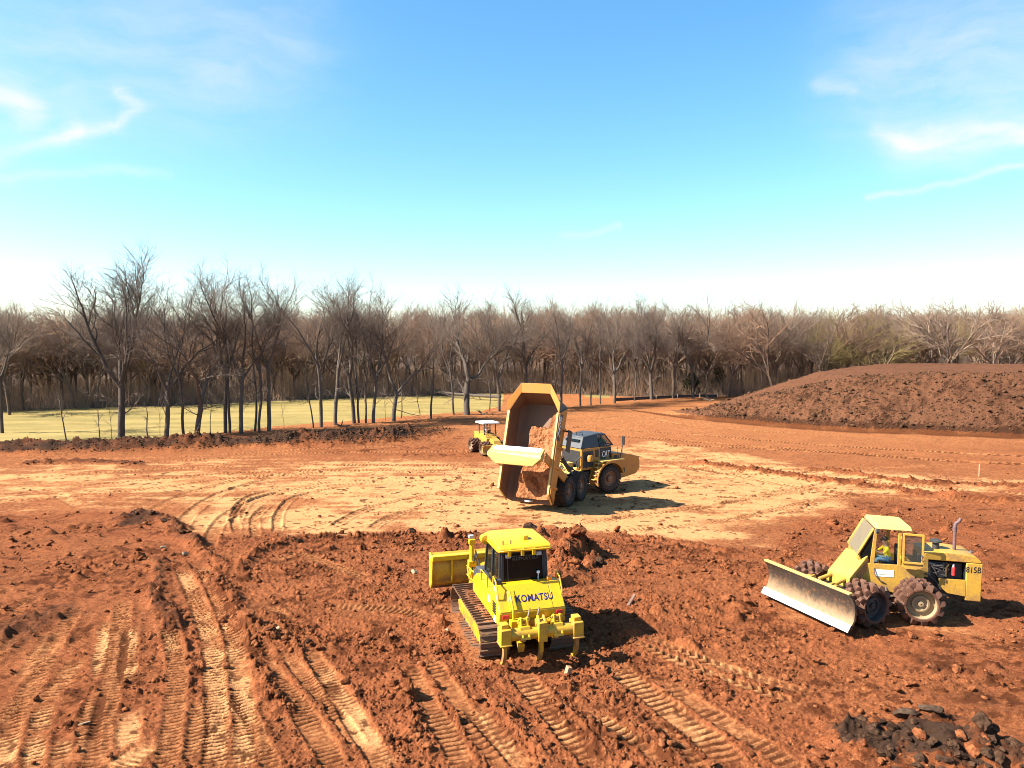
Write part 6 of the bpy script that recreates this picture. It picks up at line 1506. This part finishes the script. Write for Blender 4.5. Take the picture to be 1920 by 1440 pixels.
for zz in (0.72, 0.46): ldd.box((-0.56, 0.88, zz), (0.36, 0.12, 0.03))
ldd.build('ladder', M['steel'], CP)
MB().tube([(-0.86, 0.83, 0.95), (-0.90, 0.84, 1.25), (-1.02, 0.84, 1.38), (-1.14, 0.84, 1.30)], 0.016, 6).build('grab_rail', M['dark'], CP)
MB().prism([(0.05, 0.78), (-0.45, 0.44), (-0.50, 0.36), (-0.30, 0.38), (0.05, 0.62)], 0.66, 0.70).build('lower_guard', OLD, CP, 0.01)
MB().tube([(0.02, 0.82, 1.66), (0.02, 0.86, 1.50), (-0.03, 0.86, 1.38), (-0.16, 0.84, 1.22), (-0.30, 0.84, 1.18)], 0.018, 6).build('dangling_strap', M['rust'], CP)
# front half: nose guard, block behind it, arms, blade
nz_ = MB().prism([(0.42, 2.05), (0.62, 2.08), (1.45, 1.36), (1.52, 1.02), (1.30, 0.72), (0.95, 0.72), (0.95, 1.10), (0.42, 1.70)], -0.50, 0.50); nz_.build('nose_guard', OLD, CP, 0.03, M=CF)
MB().prism([(0.48, 1.95), (0.60, 1.95), (1.15, 1.45), (0.98, 1.20), (0.48, 1.75)], 0.502, 0.512).build('guard_panel', paint('dusty_shaded_panel', (0.42, 0.17, 0.05), 0.7, 0.7), CP, M=CF)  # dusty side panel; its browner base colour also carries the side's shade
MB().span(0.0, 0.95, -0.46, 0.46, 0.95, 1.72).build('hydraulic_tank', M['dark'], CP, 0.02, M=CF)
MB().tube([(0.4, 0.5, 1.75), (0.5, 0.52, 1.25), (0.3, 0.52, 0.95)], 0.02, 6).build('hose', M['cat_pale'], CP, M=CF)
for s in (1, -1):
    a = MB().tube([(0.9, s * 0.52, 0.70), (2.0, s * 0.50, 0.85), (2.72, s * 0.55, 0.80)], 0.10, 6); a.build('push_arm', OLD, CP, 0.01, M=CF)
    a = MB().cyl((1.25, s * 0.30, 1.30), (2.0, s * 0.34, 1.14), 0.07, 10); a.build('lift_cylinder', OLD, CP, M=CF); MB().cyl((2.0, s * 0.34, 1.14), (2.68, s * 0.36, 1.02), 0.035, 8).build('cylinder_rod', M['chrome'], CP, M=CF)
    b = MB().lathe([(0.09, -0.05), (0.20, -0.05), (0.20, 0.05), (0.09, 0.05)], (2.2, s * 0.62, 1.05), (0, 1, 0), 16); b.prism([(1.9, 0.85), (2.55, 0.9), (2.45, 1.25), (2.1, 1.28)], s * 0.42, s * 0.50); b.build('trunnion', OLD, CP, 0.01, M=CF)
k = NT('scoured_blade_steel'); oo = k.obj(); n1 = k.noise(2.0, 6, 0.7, oo, 1.5); n2 = k.noise(9, 5, 0.7, oo)
sx_ = k.n('ShaderNodeSeparateXYZ'); k.t.links.new(oo, sx_.inputs[0])
hgt = k.math('ADD', sx_.outputs[2], k.math('MULTIPLY_ADD', n1, 0.9, -0.45))
cc = k.mix(k.ramp(hgt, 0.46, 1.02), (0.215, 0.132, 0.066), (0.040, 0.028, 0.021)); cc = k.mix(k.math('MULTIPLY', k.ramp(n2, 0.52, 0.66), 0.6), cc, (0.22, 0.095, 0.036)); k.bump(n2, 0.3, 0.01)
M['blade'] = k.done(cc, 0.55, 0.15, 0.4)
bx_ = 2.78
bprof = [(bx_ + 0.14, 0.42), (bx_ + 0.04, 0.58), (bx_, 0.84), (bx_ + 0.03, 1.08), (bx_ + 0.13, 1.30), (bx_ + 0.24, 1.42)]
bb = MB().prism(bprof + [(bx_ + 0.18, 1.45), (bx_ + 0.05, 1.33), (bx_ - 0.05, 1.10), (bx_ - 0.08, 0.84), (bx_ - 0.04, 0.56), (bx_ + 0.08, 0.38)], -2.02, 2.02); b_o = bb.build('blade', M['blade'], CP, 0.006, M=CF)
MB().span(bx_ + 0.10, bx_ + 0.26, -2.0, 2.0, 1.44, 1.50).build('top_rail', M['cat_pale'], b_o, 0.01, M=CF)
M['edge'] = plain('polished_edge', (0.78, 0.76, 0.74), 0.35, 0.35, var=0.08, bump=0.05)
MB().plate([(bx_ + 0.165, 2.04, 0.44), (bx_ + 0.165, -2.04, 0.44), (bx_ + 0.31, -2.04, 0.22), (bx_ + 0.31, 2.04, 0.22)], 0.03).build('cutting_edge', M['edge'], b_o, 0.004, M=CF)
for i in range(22): 
    yy = -1.93 + 3.86 * i / 21; p = Vector((bx_ + 0.195, yy, 0.44)); MB().lathe([(0.03, -0.01), (0.03, 0.03), (0.0, 0.03)], p + Vector((0.02, 0, -0.06)), (0.83, 0, 0.55), 8).build('bolt', M['steel'], b_o, M=CF)
for yy in (-1.4, -0.7, 0.0, 0.7, 1.4): MB().prism([(bx_ - 0.12, 0.55), (bx_ - 0.02, 0.55), (bx_, 1.30), (bx_ - 0.10, 1.25)], yy - 0.03, yy + 0.03).build('stiffener', M['dark'], b_o, M=CF)

# ------------------------------------------------------------------ the second one, far behind the truck
fcx, fcy = at(914, 853)
FC = empty('padded_roller', (fcx + 0.2, fcy + 1.2, ground_avg(fcx, fcy + 1.2, 1.2) + 0.02), math.atan2(-0.90, 0.42))
FC.scale = (0.88, 0.88, 0.88)
tag(FC, 'distant yellow padfoot roller with a white canopy behind the raised dump body', 'compactor')
for s in (1, -1):
    for (xx, sd) in ((-1.5, 21), (1.5, 31)): drum(FC, trans(xx, s * 1.15, ZC) , s, 'dish', sd + s)
b = MB().span(-2.9, -0.3, -0.6, 0.6, 0.8, 1.95); b.prism([(-0.3, 0.9), (0.35, 0.9), (0.5, 1.5), (0.1, 1.85), (-0.3, 1.85)], -0.6, 0.6); b.build('body', OLD, FC, 0.03)
b = MB().span(0.3, 2.2, -0.45, 0.45, 0.65, 1.15); b.prism([(0.6, 1.1), (1.9, 1.1), (1.7, 1.45), (0.9, 1.6)], -0.4, 0.4); b.build('front_frame', OLD, FC, 0.02)
p = MB()
for xx in (-1.45, -0.05):
    for s in (1, -1): p.span(xx - 0.04, xx + 0.04, s * 0.62 - 0.04, s * 0.62 + 0.04, 1.85, 3.05)
p.build('canopy_post', M['dark'], FC)
MB().hull([[(-1.75, y, 3.02) for y in (-0.95, 0.95)] + [(-1.75, y, 3.16) for y in (0.9, -0.9)], [(0.35, y, 3.02) for y in (-0.95, 0.95)] + [(0.35, y, 3.16) for y in (0.9, -0.9)]]).build('canopy', M['white'], FC, 0.02)
s_ = MB().box((-0.85, 0, 1.95), (0.5, 0.5, 0.14)); s_.box((-1.12, 0, 2.25), (0.12, 0.48, 0.55)); s_.build('seat', M['seat'], FC, 0.03)
MB().lathe([(0.20, -0.015), (0.215, 0), (0.20, 0.015), (0.185, 0)], (-0.25, 0, 2.25), (-0.5, 0, 0.86), 18).build('steering_wheel', M['ink'], FC)
h = MB()
for s in (1, -1): h.tube([(0.3, s * 0.6, 1.5), (0.3, s * 0.6, 2.1), (-0.2, s * 0.6, 2.1)], 0.025, 6)
h.build('handrail', OLD, FC)
for s in (1, -1): MB().tube([(0.8, s * 0.4, 0.7), (2.5, s * 0.45, 0.75)], 0.11, 6).build('push_arm', OLD, FC)
MB().prism([(2.72, 0.30), (2.58, 0.55), (2.56, 0.85), (2.72, 1.15), (2.64, 1.17), (2.46, 0.88), (2.48, 0.5), (2.62, 0.26)], -1.9, 1.9).build('blade', OLD, FC, 0.006)
# ------------------------------------------------------------------ operators
M['skin'] = plain('skin', (0.42, 0.24, 0.16), 0.6, var=0.08, bump=0.02)
M['hair'] = plain('dark_hair', (0.025, 0.018, 0.014), 0.8)
def cloth(name, c): return plain(name, c, 0.85, var=0.15, scale=9, bump=0.15)
def person(Mw, label, shirt, trousers, sleeves=True, head_turn=0.0, cap=None, grip=((0.34, 0.17, 0.42), (0.34, -0.17, 0.42)), lean=0.0, group=None):
    """a seated driver: origin on the seat, +x ahead; one continuous skinned body with clothing zones"""
    V, E, RAD, ZN = [], [], [], []
    def vert(p, r, z, link_to=None):
        V.append(p); RAD.append(r); ZN.append(z)
        if link_to is not None: E.append((link_to, len(V) - 1))
        return len(V) - 1
    lx = lean
    pel = vert((0, 0, 0.10), (0.15, 0.12), 't'); ab = vert((0.0 + lx * .3, 0, 0.27), (0.145, 0.11), 's', pel); chs = vert((lx * .7, 0, 0.44), (0.17, 0.12), 's', ab); nb = vert((lx, 0, 0.55), (0.085, 0.08), 's', chs)
    nk = vert((lx + 0.02, 0, 0.62), 0.052, 'k', nb); h1 = vert((lx + 0.045, 0, 0.70), (0.070, 0.080), 'k', nk); h2 = vert((lx + 0.05, 0, 0.78), (0.078, 0.092), 'k', h1); vert((lx + 0.045, 0, 0.85), (0.06, 0.07), 'k', h2)
    vert((lx + 0.14, 0, 0.745), 0.014, 'k', h2)                                              # nose
    for s, g in ((1, grip[0]), (-1, grip[1])):
        sh = vert((lx * .9, s * 0.19, 0.49), 0.062, 's', chs); g = Vector(g)
        a = Vector((lx * .9, s * 0.19, 0.49)); mid = a.lerp(g, 0.5) + Vector((-0.02, s * 0.10, -0.13)); el = vert(tuple(mid), 0.046, 's' if sleeves else 'k', sh)
        wr = vert(tuple(mid.lerp(g, 0.85)), 0.030, 'k', el); pm = vert(tuple(g), (0.036, 0.020), 'k', wr)
        d = (g - mid).normalized()
        for q in range(4):                                                                   # fingers curling over the rim, thumb from the side
            off = Vector((0, (q - 1.5) * 0.019, 0)); L = (0.045, 0.052, 0.048, 0.038)[q]
            f1 = vert(tuple(g + d * 0.045 + off), 0.010, 'k', pm); f2 = vert(tuple(g + d * (0.045 + L * 0.7) + off + Vector((0, 0, -0.02))), 0.009, 'k', f1); vert(tuple(g + d * (0.035 + L * 0.6) + off + Vector((0, 0, -0.05))), 0.008, 'k', f2)
        t1 = vert(tuple(g + Vector((0.015, -s * 0.038, 0.004))), 0.011, 'k', pm); vert(tuple(g + Vector((0.045, -s * 0.05, -0.01))), 0.009, 'k', t1)
        hip = vert((0.02, s * 0.10, 0.08), 0.095, 't', pel); kn = vert((0.44, s * 0.16, 0.13), 0.066, 't', hip); an = vert((0.50, s * 0.16, -0.26), 0.047, 't', kn); vert((0.50, s * 0.16, -0.33), 0.045, 'b', an); vert((0.64, s * 0.17, -0.36), (0.045, 0.035), 'b', len(V) - 1)
    me = bpy.data.meshes.new('person'); me.from_pydata(V, E, []); o = bpy.data.objects.new('person', me); col.objects.link(o)
    sk = o.modifiers.new('skin', 'SKIN'); sub = o.modifiers.new('sub', 'SUBSURF'); sub.levels = 1; sub.render_levels = 1
    for i, r in enumerate(RAD): o.data.skin_vertices[0].data[i].radius = r if isinstance(r, tuple) else (r, r)
    o.data.skin_vertices[0].data[0].use_root = True
    dg = bpy.context.evaluated_depsgraph_get(); m2 = bpy.data.meshes.new_from_object(o.evaluated_get(dg)); bpy.data.objects.remove(o)
    for m in (M['skin'], shirt, trousers, M['black']): m2.materials.append(m)
    zi = {'k': 0, 's': 1, 't': 2, 'b': 3}; VA = np.array(V)
    segs = [(VA[a], VA[b], ZN[b]) for a, b in E]
    for pl in m2.polygons:
        c = np.array(pl.center); best = None
        for a, b, z in segs:
            ab_ = b - a; t = np.clip(((c - a) @ ab_) / max(1e-9, ab_ @ ab_), 0, 1); d = np.linalg.norm(c - a - t * ab_)
            if best is None or d < best[0]: best = (d, z)
        pl.material_index = zi[best[1]]
    m2.shade_smooth()
    o = bpy.data.objects.new('person', m2); link(o); o.matrix_world = Mw; tag(o, label, 'person', group)
    c = MB().lathe([(0.098, -0.02), (0.102, 0.02), (0.085, 0.07), (0.04, 0.10), (0.0, 0.105)], (lx + 0.035, 0, 0.795), (-0.1, 0, 1), 14)
    if cap is not None: c.plate([(lx + 0.11, 0.06, 0.80), (lx + 0.20, 0.05, 0.79), (lx + 0.20, -0.05, 0.79), (lx + 0.11, -0.06, 0.80)], 0.01)
    c.build('cap' if cap is not None else 'hair', cap or M['hair'], o)
    return o
W_CP = trans(*cp_loc) @ rotz(cp_head); W_TR = trans(*tr_loc) @ rotz(tr_head); W_FC = trans(*FC.location) @ rotz(FC.rotation_euler.z) @ T.Scale(0.88, 4)
person(W_CP @ trans(-0.60, 0.10, 1.72) @ rotz(R(4)), 'person in a yellow shirt and blue jeans driving the old compactor', cloth('yellow_shirt', (0.85, 0.66, 0.03)), cloth('blue_jeans', (0.20, 0.34, 0.42)), cap=M['hair'], grip=((0.50, 0.20, 0.42), (0.50, -0.14, 0.40)), lean=0.10)
person(W_TR @ F @ trans(FX + 0.16, -0.40, 3.0), 'person in a green shirt in the dump truck cab', cloth('green_shirt', (0.07, 0.50, 0.08)), cloth('dark_trousers', (0.05, 0.05, 0.06)), lean=0.06, grip=((0.44, 0.16, 0.30), (0.44, -0.16, 0.30)))
person(W_FC @ trans(-0.85, 0.0, 2.02), 'person in a pale shirt under the white canopy of the distant roller', cloth('pale_shirt', (0.55, 0.38, 0.28)), cloth('brown_trousers', (0.12, 0.08, 0.06)), cap=M['hair'], grip=((0.58, 0.16, 0.30), (0.58, -0.16, 0.30)))
# ------------------------------------------------------------------ small things on the ground
def rock_thing(px, py, s, label, mat, seed, stretch=(1, 1, 1), rz=0.0, tilt=0.0, name='rock', cat='rock', group=None, sink=0.1):
    gx_, gy_ = at(px, py); me = rock_proto(seed, 0.7, 2); me.materials.append(mat)
    o = bpy.data.objects.new(name, me); o.location = (gx_, gy_, ground_z(gx_, gy_) + s * stretch[2] * (0.35 - sink)); o.scale = (s * stretch[0], s * stretch[1], s * stretch[2]); o.rotation_euler = (tilt, tilt * 0.5, rz)
    link(o); return tag(o, label, cat, group)
rock_thing(308, 1030, 0.34, 'pale slanting stone on the dark clods left of the curved track, upper of two', M['palestone'], 81, (1.5, 0.5, 0.7), 0.7, 0.4)
rock_thing(347, 1043, 0.34, 'pale slanting stone beside the curved track, lower of two', M['palestone'], 82, (1.3, 0.5, 0.8), 0.9, 0.4)
rock_thing(777, 1076, 0.32, 'tan stone on the red soil left of the dozer blade', M['palestone'], 83, (0.9, 0.8, 1.1), 0.3)
rock_thing(521, 1190, 0.16, 'small pale stone on the windrow above the tan track', M['palestone'], 84, (1, 0.8, 1), 0.2)
rock_thing(838, 1189, 0.20, 'small tan stone beside the left crawler track of the dozer', M['palestone'], 85, (1.1, 0.8, 0.9), 0.5)
rock_thing(158, 1360, 0.26, 'long white splinter of stone lying between old track prints', M['palestone'], 86, (1.3, 0.25, 0.25), 0.6)
M['slab'] = clod_material('grey_brown_slab', (0.070, 0.042, 0.027), (0.14, 0.085, 0.055))
rock_thing(1700, 1357, 0.52, 'big grey brown slab on the dark mud heap, left one with a wedge shape', M['slab'], 87, (1.5, 0.8, 0.9), 0.1, 0.1, name='boulder', cat='boulder', sink=0.0)
rock_thing(1745, 1362, 0.46, 'big grey brown slab on the dark mud heap, right one with a blunt end', M['slab'], 88, (1.4, 0.8, 0.75), -0.1, 0.05, name='boulder', cat='boulder', sink=0.0)
gx_, gy_ = at(1836, 893); gz_ = ground_z(gx_, gy_)
st_ = MB().span(-0.035, 0.035, -0.02, 0.02, -0.2, 0.92); st_.prism([(-0.035, -0.2), (0.035, -0.2), (0, -0.4)], -0.02, 0.02)
o = st_.build('survey_stake', M['wood'], None); o.location = (gx_, gy_, gz_); o.rotation_euler = (0.04, -0.06, 0.3); tag(o, 'slim wooden survey stake standing on the haul road at right', 'stake')
gx_, gy_ = at(1184, 1130); o = MB().box((0, 0, 0.05), (0.75, 0.10, 0.05)).build('board', plain('weathered_board', (0.16, 0.09, 0.06), 0.85), None, 0.006)
o.location = (gx_, gy_, ground_z(gx_, gy_) + 0.05); o.rotation_euler = (0.05, -0.25, R(62)); tag(o, 'short dark board sticking out of the red soil right of the dozer', 'board')
gx_, gy_ = at(1063, 1266); o = MB().box((0, 0, 0.12), (0.14, 0.16, 0.30)).build('wood_block', plain('block_wood', (0.36, 0.19, 0.10), 0.85), None, 0.01)
o.location = (gx_, gy_, ground_z(gx_, gy_)); o.rotation_euler = (0.1, 0.25, 0.4); tag(o, 'short wooden block standing in the soil behind the dozer ripper', 'block')
# silt fence: black cloth on stakes, along the foot of the wood
pts = [at(px, py) for px, py in ((1150, 752), (1190, 750), (1230, 748), (1270, 746), (1312, 745), (1345, 745))]
SF = empty('silt_fence', (pts[0][0], pts[0][1], ground_z(*pts[0])))
tag(SF, 'low black silt fence along the foot of the wood left of the spoil bank', 'silt fence')
inv = trans(*SF.location).inverted()
c = MB()
for a, b in zip(pts[:-1], pts[1:]):
    za, zb = ground_z(*a), ground_z(*b); c.plate([(a[0], a[1], za - 0.1), (b[0], b[1], zb - 0.1), (b[0], b[1], zb + 0.45), (a[0], a[1], za + 0.5)], 0.03)
c.build('fabric', M['black'], SF, M=inv)
for a in pts: z_ = ground_z(*a); MB().span(a[0] - 0.04, a[0] + 0.04, a[1] - 0.12, a[1] - 0.04, z_ - 0.2, z_ + 0.7).build('post', M['wood'], SF, M=inv)
# fallen log in the field
a = at(812, 742); b = at(938, 752)
za, zb = ground_z(*a) + 0.9, ground_z(*b) + 0.7
lg = MB().tube([(a[0], a[1], za), (a[0] * .7 + b[0] * .3, a[1] * .7 + b[1] * .3, za * .7 + zb * .3 - 0.2), (a[0] * .3 + b[0] * .7, a[1] * .3 + b[1] * .7, za * .3 + zb * .7 - 0.15), (b[0], b[1], zb)], [0.12, 0.20, 0.24, 0.30], 9)
lg.tube([(a[0] * .8 + b[0] * .2, a[1] * .8 + b[1] * .2, za), (a[0] * .85 + b[0] * .15 - .3, a[1], za - 1.0)], 0.06, 6); lg.tube([(a[0] * .3 + b[0] * .7, a[1] * .3 + b[1] * .7, zb), (a[0] * .3 + b[0] * .7 + .3, a[1] * .3 + b[1] * .7, zb - 0.9)], 0.08, 6)
tag(lg.build('fallen_log', M['bark'], None), 'dark fallen log lying across the bright field left of the raised dump body', 'log')
# roots and broken branches dragged to the edge of the clearing
rs = np.random.RandomState(12)
for i, (px, py, L, lab) in enumerate(((640, 800, 2.0, 'broken branch on the soil below the leaning tree group'), (905, 778, 1.6, 'broken branch beside the foot of the tree behind the roller'), (1330, 752, 2.6, 'pale uprooted stump at the left tip of the spoil bank'))):
    gx_, gy_ = at(px, py); g = ground_z(gx_, gy_); m = MB()
    for k in range(5):
        d = Vector((rs.uniform(-1, 1), rs.uniform(-.5, .5), rs.uniform(0.05, 0.5))).normalized() * L * rs.uniform(0.4, 0.8); m.tube([(0, 0, 0.1), tuple(d * 0.5 + Vector((0, 0, 0.05))), tuple(d)], [0.09, 0.06, 0.02], 6)
    o = m.build('branch' if i < 2 else 'stump', M['bark_pale'] if i == 2 else M['bark'], None); o.location = (gx_, gy_, g); tag(o, lab, 'branch' if i < 2 else 'stump')
